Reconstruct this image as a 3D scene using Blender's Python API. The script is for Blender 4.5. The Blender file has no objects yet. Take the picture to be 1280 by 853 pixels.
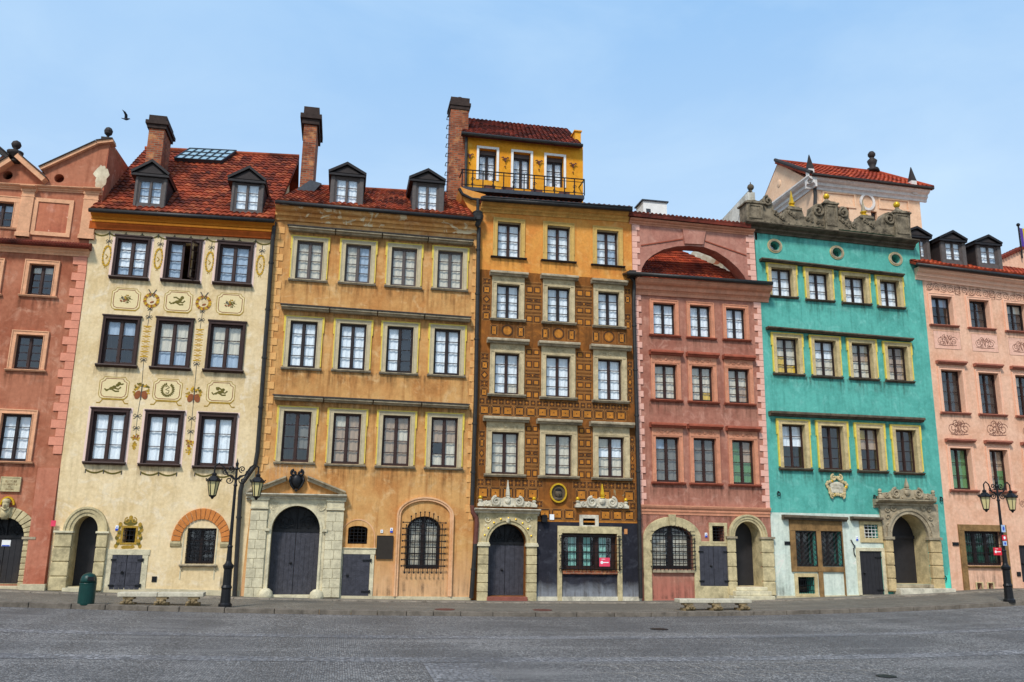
import bpy, bmesh, math, random
from mathutils import Vector, Matrix
from mathutils.geometry import tessellate_polygon
random.seed(7)
C = bpy.context.scene.collection
# ------------------------------------------------------------------ camera
D = 28.0
F, PIT, ROL, YAW = 1062.29, math.radians(12.925), math.radians(-0.903), math.radians(11.07)
CAMZ = 2.0
def _conv(v):
    t = (math.cos(YAW), 0, math.sin(YAW)); n = (-math.sin(YAW), 0, math.cos(YAW))
    return Vector((v[0]*t[0]+v[2]*t[2], v[0]*n[0]+v[2]*n[2], -v[1]))
cp, sp, cr, sr = math.cos(PIT), math.sin(PIT), math.cos(ROL), math.sin(ROL)
_right = _conv((cr, cp*sr, sp*sr)); _down = _conv((-sr, cp*cr, sp*cr)); _fwd = _conv((0, -sp, cp))
cam = bpy.data.objects.new('camera', bpy.data.cameras.new('camera')); C.objects.link(cam)
_up = -_down
m = Matrix((( _right.x, _up.x, -_fwd.x, 0), (_right.y, _up.y, -_fwd.y, -D), (_right.z, _up.z, -_fwd.z, CAMZ), (0,0,0,1)))
cam.matrix_world = m
cam.data.sensor_width = 36; cam.data.lens = F/1280*36; cam.data.clip_end = 2000; cam.data.clip_start = .1
bpy.context.scene.camera = cam
# ------------------------------------------------------------------ world, sun, exposure
SUN_EL, SUN_AZ = math.radians(47), math.radians(-148)   # azimuth measured from +Y (away from camera) towards +X
w = bpy.data.worlds.new('World'); bpy.context.scene.world = w; w.use_nodes = True
nt = w.node_tree; nt.nodes.clear()
wo = nt.nodes.new('ShaderNodeOutputWorld'); bg = nt.nodes.new('ShaderNodeBackground'); bg.inputs[1].default_value = .15
sky = nt.nodes.new('ShaderNodeTexSky'); sky.sky_type = 'NISHITA'; sky.sun_disc = False
sky.sun_elevation = SUN_EL; sky.sun_rotation = SUN_AZ; sky.air_density = 1.0; sky.dust_density = 1.2; sky.ozone_density = 1.2
tc = nt.nodes.new('ShaderNodeTexCoord'); mp = nt.nodes.new('ShaderNodeMapping'); mp.inputs['Scale'].default_value = (1, 1, 2.6)
n1 = nt.nodes.new('ShaderNodeTexNoise'); n1.inputs['Scale'].default_value = 1.9; n1.inputs['Detail'].default_value = 7; n1.inputs['Roughness'].default_value = .55; n1.inputs['Distortion'].default_value = .5
rp = nt.nodes.new('ShaderNodeValToRGB'); rp.color_ramp.elements[0].position = .42; rp.color_ramp.elements[0].color = (0,0,0,1); rp.color_ramp.elements[1].position = .80; rp.color_ramp.elements[1].color = (.55,.55,.55,1)
mx = nt.nodes.new('ShaderNodeMixRGB'); mx.inputs[2].default_value = (3.9, 4.9, 5.7, 1)
sx = nt.nodes.new('ShaderNodeSeparateXYZ'); gr = nt.nodes.new('ShaderNodeValToRGB'); m0 = nt.nodes.new('ShaderNodeMixRGB'); m0.inputs[0].default_value = .82
for i_, (p_, c_) in enumerate(((0.0, (.56,.66,.73,1)), (.66, (.20,.41,.70,1)))): gr.color_ramp.elements[i_].position = p_; gr.color_ramp.elements[i_].color = c_
mul = nt.nodes.new('ShaderNodeMixRGB'); mul.blend_type = 'MULTIPLY'; mul.inputs[0].default_value = 1; mul.inputs[2].default_value = (7.6, 7.6, 7.6, 1)
nt.links.new(tc.outputs['Generated'], sx.inputs[0]); nt.links.new(sx.outputs[2], gr.inputs[0]); nt.links.new(gr.outputs[0], mul.inputs[1]); nt.links.new(sky.outputs[0], m0.inputs[1]); nt.links.new(mul.outputs[0], m0.inputs[2])
nt.links.new(tc.outputs['Generated'], mp.inputs[0]); nt.links.new(mp.outputs[0], n1.inputs[0]); nt.links.new(n1.outputs[0], rp.inputs[0])
nt.links.new(rp.outputs[0], mx.inputs[0]); nt.links.new(m0.outputs[0], mx.inputs[1]); nt.links.new(mx.outputs[0], bg.inputs[0]); nt.links.new(bg.outputs[0], wo.inputs[0])
sl = bpy.data.lights.new('sun', 'SUN'); sl.energy = 2.6; sl.angle = math.radians(9); sl.color = (1, .95, .88)
so = bpy.data.objects.new('sun', sl); C.objects.link(so)
sd = Vector((math.sin(SUN_AZ)*math.cos(SUN_EL), math.cos(SUN_AZ)*math.cos(SUN_EL), math.sin(SUN_EL)))
so.rotation_euler = sd.to_track_quat('Z', 'Y').to_euler(); so.location = (0, -20, 40)
vs = bpy.context.scene.view_settings; vs.view_transform = 'Standard'; vs.look = 'None'; vs.exposure = 0.34; vs.gamma = 1; vs.use_curve_mapping = False
# ------------------------------------------------------------------ where a photograph point lies on a real plane of the place
ORG = Vector((0, -D, CAMZ))
def ray(px, py): return _right*((px-640)/F) + _down*((py-426.5)/F) + _fwd
def P(px, py, Y=0.0):
    d = ray(px, py); return ORG + d*((Y+D)/d.y)
def U(px, py, Y=0.0): return P(px, py, Y).x
def Z(px, py, Y=0.0): return P(px, py, Y).z
def XZ(px, py, Y=0.0):
    p = P(px, py, Y); return (p.x, p.z)
def Q(px, py, X):
    d = ray(px, py); return ORG + d*((X-ORG.x)/d.x)
def gz(x):      # the square falls slightly towards the middle of the row
    x = max(-16, min(23.5, x))
    return (.00105 if x < 8 else .0019)*(x-8)**2 - .03
def G(px, py, off=0.0):
    d = ray(px, py); p = ORG.copy(); z = 0
    for _ in range(8):
        t = (z-ORG.z)/d.z; p = ORG + d*t; z = gz(p.x)+off
    return p
def s2l(c): return c/12.92 if c <= .04045 else ((c+.055)/1.055)**2.4
def rgb(r, g, b, k=1.0): return tuple(min(1, s2l(v/255)*k) for v in (r, g, b)) + (1,)
# ------------------------------------------------------------------ materials
class N:
    def __init__(s, name):
        s.m = bpy.data.materials.new(name); s.m.use_nodes = True; s.t = s.m.node_tree; s.b = s.t.nodes['Principled BSDF']; s.o = s.t.nodes['Material Output']
    def n(s, k, **kw):
        x = s.t.nodes.new(k)
        for a, v in kw.items():
            if a.startswith('_'): setattr(x, a[1:], v)
            else:
                x.inputs[int(a[1:]) if a[0] == 'i' and a[1:].isdigit() else a].default_value = v
        return x
    def l(s, a, b): s.t.links.new(a, b)
    def obj(s, scale=(1,1,1)):
        t = s.n('ShaderNodeTexCoord'); mm = s.n('ShaderNodeMapping'); mm.inputs['Scale'].default_value = scale; s.l(t.outputs['Object'], mm.inputs[0]); return mm.outputs[0]
    def noise(s, vec, scale, det=5, ro=.55, dist=0):
        x = s.n('ShaderNodeTexNoise'); x.inputs['Scale'].default_value = scale; x.inputs['Detail'].default_value = det; x.inputs['Roughness'].default_value = ro; x.inputs['Distortion'].default_value = dist
        s.l(vec, x.inputs['Vector']); return x.outputs[0]
    def ramp(s, f, a, b, ca=(0,0,0,1), cb=(1,1,1,1)):
        x = s.n('ShaderNodeValToRGB'); x.color_ramp.elements[0].position = a; x.color_ramp.elements[1].position = b; x.color_ramp.elements[0].color = ca; x.color_ramp.elements[1].color = cb
        s.l(f, x.inputs[0]); return x.outputs[0]
    def mix(s, f, a, b, mode='MIX'):
        x = s.n('ShaderNodeMixRGB'); x.blend_type = mode
        for i, v in ((0, f), (1, a), (2, b)):
            if isinstance(v, (tuple, float, int)): x.inputs[i].default_value = v
            else: s.l(v, x.inputs[i])
        return x.outputs[0]
    def bump(s, h, st=.3, d=.02):
        x = s.n('ShaderNodeBump'); x.inputs['Strength'].default_value = st; x.inputs['Distance'].default_value = d; s.l(h, x.inputs['Height']); s.l(x.outputs[0], s.b.inputs['Normal'])
    def fin(s, col=None, rough=.85, metal=0, spec=.3):
        if col is not None:
            if isinstance(col, tuple): s.b.inputs['Base Color'].default_value = col
            else: s.l(col, s.b.inputs['Base Color'])
        s.b.inputs['Roughness'].default_value = rough; s.b.inputs['Metallic'].default_value = metal; s.b.inputs['Specular IOR Level'].default_value = spec
        return s.m
def sc(c, k): return (min(1, c[0]*k), min(1, c[1]*k), min(1, c[2]*k), 1)
def plaster(name, c, c2=None, c3=None, streak=.5, patch=None, seed=0, low=None):
    """c base, c2 darker mottling, c3 pale worn patches, patch = exposed old render, low = (z, colour) base zone"""
    n = N(name); c2 = c2 or sc(c, .62); c3 = c3 or sc(c, 1.35)
    o = n.obj(); off = n.n('ShaderNodeVectorMath'); off.inputs[1].default_value = (seed*7.1, seed*3.3, seed*5.7); n.l(o, off.inputs[0]); o = off.outputs[0]
    a = n.noise(o, .8, 9, .66, .5); col = n.mix(n.ramp(a, .44, .62), c, c2)
    b = n.noise(o, 2.3, 6, .65, .8); col = n.mix(n.ramp(b, .53, .68, (0,0,0,1), (.85,.85,.85,1)), col, c3)
    st = n.n('ShaderNodeMapping'); st.inputs['Scale'].default_value = (4.5, 4.5, .35); n.l(o, st.inputs[0])
    s1 = n.noise(st.outputs[0], 1.6, 5, .6); col = n.mix(n.ramp(s1, .50, .70, (0,0,0,1), (min(1, streak*1.3),)*3+(1,)), col, sc(c2, .70))
    s2 = n.noise(o, 9, 5, .7); col = n.mix(.35, col, n.ramp(s2, .3, .7, sc(c, .62), sc(c, 1.3)), 'MIX')
    fi = n.noise(o, 46, 4, .7)
    if low:
        sx = n.n('ShaderNodeSeparateXYZ'); n.l(n.obj(), sx.inputs[0]); ad = n.n('ShaderNodeMath'); ad.operation = 'MULTIPLY_ADD'; n.l(b, ad.inputs[0]); ad.inputs[1].default_value = low[2]; n.l(sx.outputs[2], ad.inputs[2])
        mr = n.n('ShaderNodeMapRange'); n.l(ad.outputs[0], mr.inputs[0]); mr.inputs[1].default_value = low[0]+low[2]*.5; mr.inputs[2].default_value = low[0]+low[2]*.5+low[3]; mr.inputs[3].default_value = 1; mr.inputs[4].default_value = 0; col = n.mix(mr.outputs[0], col, low[1])
    if patch:
        p = n.noise(o, 1.7, 7, .6, 1.2); pf = n.ramp(p, patch[1], patch[1]+.015); col = n.mix(pf, col, patch[0])
    n.l(col, n.b.inputs['Base Color'])
    bb = n.mix(.5, s2, fi); n.bump(bb, .35, .03)
    return n.fin(None, .92, 0, .15)
def stone(name, c, dark=.5, joints=None):
    n = N(name); o = n.obj()
    a = n.noise(o, 3.2, 8, .68, .3); col = n.mix(n.ramp(a, .38, .66), c, sc(c, dark))
    b = n.noise(o, 14, 5, .7); col = n.mix(n.ramp(b, .5, .8, (0,0,0,1), (.6,.6,.6,1)), col, sc(c, 1.3))
    n.l(col, n.b.inputs['Base Color']); n.bump(n.mix(.5, b, n.noise(o, 50, 4)), .5, .03)
    return n.fin(None, .9, 0, .2)
def flat(name, c, rough=.7, metal=0, var=.75, scale=6, spec=.3, bump=.15):
    n = N(name); o = n.obj(); a = n.noise(o, scale, 6, .65); col = n.mix(n.ramp(a, .35, .68), c, sc(c, var)); n.l(col, n.b.inputs['Base Color'])
    if bump: n.bump(n.noise(o, 30, 4), bump, .02)
    return n.fin(None, rough, metal, spec)
def brickmat(name, c1, c2, mortar):
    n = N(name); t = n.n('ShaderNodeTexCoord'); sx = n.n('ShaderNodeSeparateXYZ'); n.l(t.outputs['Object'], sx.inputs[0])
    ad = n.n('ShaderNodeMath'); n.l(sx.outputs[0], ad.inputs[0]); n.l(sx.outputs[1], ad.inputs[1]); cb = n.n('ShaderNodeCombineXYZ'); n.l(ad.outputs[0], cb.inputs[0]); n.l(sx.outputs[2], cb.inputs[1])
    br = n.n('ShaderNodeTexBrick'); n.l(cb.outputs[0], br.inputs['Vector']); br.inputs['Scale'].default_value = 1; br.inputs['Brick Width'].default_value = .24; br.inputs['Row Height'].default_value = .08; br.inputs['Mortar Size'].default_value = .012
    br.inputs['Color1'].default_value = c1; br.inputs['Color2'].default_value = c2; br.inputs['Mortar'].default_value = mortar
    nz = n.noise(t.outputs['Object'], 1.7, 7, .7); col = n.mix(n.ramp(nz, .46, .66, (0,0,0,1), (.8,.8,.8,1)), br.outputs[0], sc(c1, .3)); nz2 = n.noise(t.outputs['Object'], 2.6, 5, .7); col = n.mix(n.ramp(nz2, .54, .66, (0,0,0,1), (.7,.7,.7,1)), col, rgb(196,140,92))
    n.l(col, n.b.inputs['Base Color']); n.bump(br.outputs[1], -.6, .02); return n.fin(None, .9, 0, .2)
def tilemat(name, cols):
    n = N(name); t = n.n('ShaderNodeTexCoord'); fl = n.n('ShaderNodeVectorMath'); fl.operation = 'FLOOR'; n.l(t.outputs['UV'], fl.inputs[0])
    wn = n.n('ShaderNodeTexWhiteNoise'); wn.noise_dimensions = '2D'; n.l(fl.outputs[0], wn.inputs[0])
    r = n.n('ShaderNodeValToRGB'); n.l(wn.outputs[0], r.inputs[0]); el = r.color_ramp.elements
    el[0].color = cols[0]; el[1].color = cols[-1]; 
    for i, cc in enumerate(cols[1:-1]): e = el.new((i+1)/(len(cols)-1)); e.color = cc
    o = t.outputs['Object']; g = n.noise(o, 1.1, 7, .65, .5); col = n.mix(n.ramp(g, .42, .66, (0,0,0,1), (.8,.8,.8,1)), r.outputs[0], sc(cols[0], .32))
    g2 = n.noise(o, 11, 4, .7); col = n.mix(n.ramp(g2, .55, .75, (0,0,0,1), (.5,.5,.5,1)), col, sc(cols[0], .5))
    n.l(col, n.b.inputs['Base Color']); n.bump(g2, .3, .02); return n.fin(None, .85, 0, .25)
M = {}
M['frame_brown'] = flat('dark_brown_wood', rgb(62, 40, 34), .55, var=.6)
M['frame_black'] = flat('blackened_wood', rgb(46, 34, 32), .5, var=.6)
M['frame_grey'] = flat('grey_painted_wood', rgb(92, 82, 78), .6)
M['iron'] = flat('black_iron', rgb(34, 34, 36), .45, .3, var=.6)
M['door'] = flat('slate_steel_door', rgb(74, 73, 80), .5, .2, var=.55, scale=7, bump=.5)
M['door_dark'] = flat('black_door', rgb(48, 46, 48), .5, .1)
M['zinc'] = flat('grey_zinc', rgb(74, 76, 80), .45, .5, var=.7)
M['pipe'] = flat('dark_pipe_metal', rgb(58, 56, 54), .45, .4, var=.6)
M['rust'] = flat('rusted_pipe', rgb(110, 66, 56), .7, .1, var=.6)
M['gold'] = flat('gilding', rgb(226, 178, 40), .35, .35, var=.65, scale=14)
M['goldpaint'] = flat('yellow_gold_paint', rgb(234, 204, 84), .5, 0, var=.75, scale=10)
M['brick'] = brickmat('chimney_brick', rgb(178, 96, 60), rgb(112, 56, 40), rgb(134, 112, 92))
M['soot'] = flat('sooted_brick', rgb(66, 52, 46), .9, 0, var=.5)
M['tile'] = tilemat('red_roof_tiles', [rgb(88, 40, 28), rgb(148, 62, 36), rgb(172, 80, 46), rgb(134, 54, 32), rgb(186, 100, 62)])
M['tile_dark'] = tilemat('weathered_roof_tiles', [rgb(70, 36, 30), rgb(116, 52, 38), rgb(150, 66, 46), rgb(96, 42, 32)])
M['tile_bright'] = tilemat('bright_red_roof_tiles', [rgb(124, 46, 28), rgb(174, 68, 36), rgb(194, 88, 50), rgb(152, 54, 30)])
M['slate'] = flat('blackened_roof_metal', rgb(44, 40, 40), .5, .3, var=.6)
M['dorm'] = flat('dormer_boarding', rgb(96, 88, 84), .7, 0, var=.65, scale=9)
M['dormdk'] = flat('dark_shaded_dormer_boarding', rgb(52, 44, 42), .7, 0, var=.6, scale=9)
M['stone'] = stone('pale_limestone', rgb(218, 206, 172), .6)
M['stone_y'] = stone('yellow_sandstone', rgb(206, 188, 144), .5)
M['stone_g'] = stone('grey_weathered_stone', rgb(176, 160, 132), .42)
M['stone_w'] = stone('whitish_stone', rgb(218, 208, 184), .5)
M['stone_dk'] = stone('blackened_sandstone', rgb(100, 88, 72), .35)
M['stone_br'] = stone('brown_sandstone', rgb(150, 116, 74), .42)
M['plinth'] = stone('plinth_stone', rgb(206, 192, 158), .7)
M['lead'] = flat('dark_lead_capping', rgb(60, 52, 48), .7, .1, var=.5, scale=8)
M['white'] = flat('white_paint', rgb(236, 232, 224), .6, 0, var=.85)
M['whitewall'] = plaster('weathered_white_render', rgb(214, 210, 198), rgb(150, 140, 120), streak=.8, seed=4)
def curtain(name, c, em=0):
    n = N(name); o = n.obj((1,1,.25)); wv = n.noise(o, 14, 3, .5); col = n.mix(n.ramp(wv, .35, .7), c, sc(c, .93)); n.l(col, n.b.inputs['Base Color']); n.bump(wv, .6, .05); return n.fin(None, .9, 0, .1)
CUR = {'w': curtain('white_curtain', rgb(244, 248, 250)), 'c': curtain('cream_blind', rgb(216, 206, 184)), 't': curtain('tan_blind', rgb(176, 150, 124)), 'g': curtain('green_curtain', rgb(92, 140, 88)),
       'b': curtain('blue_grey_sheer', rgb(170, 186, 202)), 'y': curtain('yellow_paper', rgb(226, 186, 60)), 'm': curtain('mint_curtain', rgb(150, 206, 190)), 's': curtain('grey_sheer', rgb(120, 116, 108)), 'k': curtain('painted_dark_room', rgb(30, 26, 26)),  # 'k' is no cloth: a near-black sheet that paints the unlit room behind glass
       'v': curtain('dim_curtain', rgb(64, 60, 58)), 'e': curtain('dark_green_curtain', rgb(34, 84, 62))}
def glassmat():
    n = N('window_glass'); t = n.n('ShaderNodeBsdfTransparent'); g = n.n('ShaderNodeBsdfGlossy'); g.inputs['Roughness'].default_value = .03; g.inputs['Color'].default_value = (.9,.95,1,1)
    fr = n.n('ShaderNodeLayerWeight'); pw = n.n('ShaderNodeMath'); pw.operation = 'POWER'; pw.inputs[1].default_value = 4; n.l(fr.outputs['Facing'], pw.inputs[0]); ma = n.n('ShaderNodeMath'); ma.operation = 'MULTIPLY_ADD'; ma.inputs[1].default_value = .9; ma.inputs[2].default_value = .09; n.l(pw.outputs[0], ma.inputs[0])
    o = n.obj(); nz = n.noise(o, 1.6, 2, .5); bp = n.n('ShaderNodeBump'); bp.inputs['Strength'].default_value = .35; bp.inputs['Distance'].default_value = .04; n.l(nz, bp.inputs['Height']); n.l(bp.outputs[0], g.inputs['Normal'])
    mm = n.n('ShaderNodeMixShader'); n.l(ma.outputs[0], mm.inputs[0]); n.l(t.outputs[0], mm.inputs[1]); n.l(g.outputs[0], mm.inputs[2]); n.l(mm.outputs[0], n.o.inputs[0]); t.inputs[0].default_value = (.97,.99,1,1)
    return n.m
M['glass'] = glassmat()
# ------------------------------------------------------------------ mesh builder
class MB:
    def __init__(s): s.v = []; s.f = []; s.mi = []; s.uv = {}
    def add(s, vs, fs, m=0):
        b = len(s.v); s.v += [tuple(v) for v in vs]
        for f in fs: s.f.append(tuple(b+i for i in f)); s.mi.append(m)
        return s
    def box(s, x0, x1, y0, y1, z0, z1, m=0):
        return s.add([(x0,y0,z0),(x1,y0,z0),(x1,y1,z0),(x0,y1,z0),(x0,y0,z1),(x1,y0,z1),(x1,y1,z1),(x0,y1,z1)], [(0,1,5,4),(1,2,6,5),(2,3,7,6),(3,0,4,7),(4,5,6,7),(3,2,1,0)], m)
    def prism(s, poly, y0, y1, m=0):     # poly in (x, z)
        n = len(poly); vs = [(x,y0,z) for x,z in poly]+[(x,y1,z) for x,z in poly]
        return s.add(vs, [tuple(range(n)), tuple(range(2*n-1, n-1, -1))]+[(i,i+n,(i+1)%n+n,(i+1)%n) for i in range(n)], m)
    def prism_yz(s, poly, x0, x1, m=0):
        n = len(poly); vs = [(x0,y,z) for y,z in poly]+[(x1,y,z) for y,z in poly]
        return s.add(vs, [tuple(range(n)), tuple(range(2*n-1, n-1, -1))]+[(i,i+n,(i+1)%n+n,(i+1)%n) for i in range(n)], m)
    def mold(s, p0, p1, prof, m=0):      # closed (y, dz) profile carried from p0 to p1, both (x, z)
        n = len(prof); vs = [(p0[0],y,p0[1]+z) for y,z in prof]+[(p1[0],y,p1[1]+z) for y,z in prof]
        return s.add(vs, [tuple(range(n)), tuple(range(2*n-1, n-1, -1))]+[(i,i+n,(i+1)%n+n,(i+1)%n) for i in range(n)], m)
    def tube(s, pts, r, n=6, m=0, closed=False):
        pts = [Vector(p) for p in pts]; k = len(pts); vs = []; rs = r if isinstance(r, (list, tuple)) else [r]*k
        for i, p in enumerate(pts):
            a = pts[(i-1) % k] if (closed or i) else p; b = pts[(i+1) % k] if (closed or i < k-1) else p
            d = (b-a).normalized() if (b-a).length > 1e-9 else Vector((0,0,1)); h = Vector((0,1,0)) if abs(d.y) < .9 else Vector((1,0,0))
            e1 = d.cross(h).normalized(); e2 = d.cross(e1)
            for j in range(n):
                t = 2*math.pi*j/n; vs.append(p+(e1*math.cos(t)+e2*math.sin(t))*rs[i])
        fs = []
        for i in range(k if closed else k-1):
            for j in range(n): fs.append((i*n+j, i*n+(j+1)%n, ((i+1)%k)*n+(j+1)%n, ((i+1)%k)*n+j))
        if not closed: fs += [tuple(range(n-1,-1,-1)), tuple(range((k-1)*n, k*n))]
        return s.add(vs, fs, m)
    def lathe(s, c, prof, n=12, m=0, rot=0):
        vs = []; fs = []; k = len(prof)
        for r, z in prof:
            for j in range(n):
                t = 2*math.pi*j/n+rot; vs.append((c[0]+r*math.cos(t), c[1]+r*math.sin(t), c[2]+z))
        for i in range(k-1):
            for j in range(n): fs.append((i*n+j, i*n+(j+1)%n, (i+1)*n+(j+1)%n, (i+1)*n+j))
        fs += [tuple(range(n-1,-1,-1)), tuple(range((k-1)*n, k*n))]
        return s.add(vs, fs, m)
    def ball(s, c, r, n=10, m=0, sx=1, sy=1, sz=1):
        k = max(4, n//2); vs = [(c[0], c[1], c[2]-r*sz)]; fs = []
        for i in range(1, k):
            a = -math.pi/2+math.pi*i/k
            for j in range(n):
                t = 2*math.pi*j/n; vs.append((c[0]+r*sx*math.cos(a)*math.cos(t), c[1]+r*sy*math.cos(a)*math.sin(t), c[2]+r*sz*math.sin(a)))
        vs.append((c[0], c[1], c[2]+r*sz)); T = len(vs)-1
        for j in range(n): fs.append((0, 1+(j+1)%n, 1+j)); fs.append((T, 1+(k-2)*n+j, 1+(k-2)*n+(j+1)%n))
        for i in range(k-2):
            for j in range(n): fs.append((1+i*n+j, 1+i*n+(j+1)%n, 1+(i+1)*n+(j+1)%n, 1+(i+1)*n+j))
        return s.add(vs, fs, m)
    def ribbon(s, pts, wd, y=-.006, m=0, closed=False):   # flat painted line in the wall plane
        k = len(pts); vs = []; fs = []
        for i in range(k):
            a = pts[(i-1)%k] if (closed or i) else pts[i]; b = pts[(i+1)%k] if (closed or i < k-1) else pts[i]
            dx, dz = b[0]-a[0], b[1]-a[1]; L = math.hypot(dx, dz) or 1; nx, nz = -dz/L*wd/2, dx/L*wd/2
            vs += [(pts[i][0]+nx, y, pts[i][1]+nz), (pts[i][0]-nx, y, pts[i][1]-nz)]
        for i in range(k if closed else k-1):
            j = (i+1)%k; fs.append((2*i, 2*i+1, 2*j+1, 2*j))
        return s.add(vs, fs, m)
    def disc(s, cx, cz, rx, rz, y=-.006, m=0, n=12, a=0):
        ca, sa = math.cos(a), math.sin(a)
        vs = [(cx+rx*math.cos(2*math.pi*j/n)*ca-rz*math.sin(2*math.pi*j/n)*sa, y, cz+rx*math.cos(2*math.pi*j/n)*sa+rz*math.sin(2*math.pi*j/n)*ca) for j in range(n)]
        return s.add(vs, [tuple(range(n))], m)
    def rect(s, x0, x1, z0, z1, y=-.006, m=0): return s.add([(x0,y,z0),(x1,y,z0),(x1,y,z1),(x0,y,z1)], [(0,1,2,3)], m)
    def build(s, name, mats, parent=None, smooth=False, bevel=0, norm=True):
        me = bpy.data.meshes.new(name); root = parent
        while root is not None and root.parent: root = root.parent
        o = root.location if root is not None else Vector((0,0,0))
        me.from_pydata([(v[0]-o[0], v[1]-o[1], v[2]-o[2]) for v in s.v], [], s.f)
        if not isinstance(mats, (list, tuple)): mats = [mats]
        for mm in mats: me.materials.append(mm)
        me.polygons.foreach_set('material_index', s.mi)
        if s.uv:
            ul = me.uv_layers.new(name='UVMap'); i = 0
            for fi, p in enumerate(me.polygons):
                q = s.uv.get(fi, [(0,0)]*p.loop_total)
                for k in range(p.loop_total): ul.data[p.loop_start+k].uv = q[k]
        if norm:
            bm = bmesh.new(); bm.from_mesh(me); bmesh.ops.recalc_face_normals(bm, faces=bm.faces); bm.to_mesh(me); bm.free()
        if smooth: me.polygons.foreach_set('use_smooth', [True]*len(me.polygons))
        me.update(); ob = bpy.data.objects.new(name, me); C.objects.link(ob)
        if parent is not None: ob.parent = parent
        if bevel:
            b = ob.modifiers.new('bevel', 'BEVEL'); b.width = bevel; b.segments = 2; b.limit_method = 'ANGLE'
        return ob
def tag(o, label, cat, group=None, kind=None):
    if label: o['label'] = label
    if cat: o['category'] = cat
    if group: o['group'] = group
    if kind: o['kind'] = kind
    return o
def thing(name, loc, label, cat, group=None):
    o = bpy.data.objects.new(name, None); C.objects.link(o); o.location = loc; o.empty_display_size = .3; return tag(o, label, cat, group)
def arch(xl, xr, zb, zs, zt, n=18):
    cx, rx, rz = (xl+xr)/2, (xr-xl)/2, zt-zs
    return [(xl, zb), (xr, zb)] + [(cx+rx*math.cos(math.pi*i/n), zs+rz*math.sin(math.pi*i/n)) for i in range(n+1)]
def circle(cx, cz, rx, rz, n=24): return [(cx+rx*math.cos(2*math.pi*i/n), cz+rz*math.sin(2*math.pi*i/n)) for i in range(n)]
def corn(out, h, b=.03): return [(b,0),(-out,0),(-out,-.13*h),(-.93*out,-.17*h),(-.86*out,-.26*h),(-.70*out,-.35*h),(-.48*out,-.40*h),(-.42*out,-.46*h),(-.42*out,-.66*h),(-.30*out,-.70*h),(-.16*out,-.82*h),(-.14*out,-h),(b,-h)]
def slab(out, h, b=.03): return [(b,0),(-out*.92,0),(-out,-.25*h),(-out,-.55*h),(-.7*out,-.65*h),(-.62*out,-h),(b,-h)]
def simple(out, h, b=.03): return [(b,0),(-out,0),(-out,-h),(b,-h)]
def ring(mb, inner, outer, y0, y1, m=0):   # flat ring between two loops of equal length, y0 front
    n = len(inner); vs = [(x,y0,z) for x,z in inner]+[(x,y0,z) for x,z in outer]+[(x,y1,z) for x,z in inner]+[(x,y1,z) for x,z in outer]
    fs = []
    for i in range(n):
        j = (i+1)%n; fs += [(i,j,n+j,n+i), (2*n+i,2*n+j,j,i), (n+i,n+j,3*n+j,3*n+i), (3*n+i,3*n+j,2*n+j,2*n+i)]
    mb.add(vs, fs, m)
def arcstrip(mb, cx, zs, rx, rz, w, y0, y1, zb, m=0, n=22, foot=True):   # arched band with legs (open at the bottom)
    inn = [(cx+rx*math.cos(math.pi*i/n), zs+rz*math.sin(math.pi*i/n)) for i in range(n+1)]; out = [(cx+(rx+w)*math.cos(math.pi*i/n), zs+(rz+w)*math.sin(math.pi*i/n)) for i in range(n+1)]
    if foot and zb < zs: inn = [(cx+rx, zb)]+inn+[(cx-rx, zb)]; out = [(cx+rx+w, zb)]+out+[(cx-rx-w, zb)]
    k = len(inn); poly = inn+out[::-1]
    mb.add([(x,y0,z) for x,z in inn]+[(x,y0,z) for x,z in out]+[(x,y1,z) for x,z in inn]+[(x,y1,z) for x,z in out],
           [(i,i+1,k+i+1,k+i) for i in range(k-1)]+[(2*k+i,2*k+i+1,i+1,i) for i in range(k-1)]+[(k+i,k+i+1,3*k+i+1,3*k+i) for i in range(k-1)]+[(3*k+i,3*k+i+1,2*k+i+1,2*k+i) for i in range(k-1)]+[(0,k,3*k,2*k),(k-1,2*k-1,4*k-1,3*k-1)], m)
def spiral(cx, cz, r, turns=1.6, d=1, a0=0, n=22): return [(cx+r*(1-.85*i/n)*math.cos(a0+d*turns*2*math.pi*i/n), cz+r*(1-.85*i/n)*math.sin(a0+d*turns*2*math.pi*i/n)) for i in range(n+1)]
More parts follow.
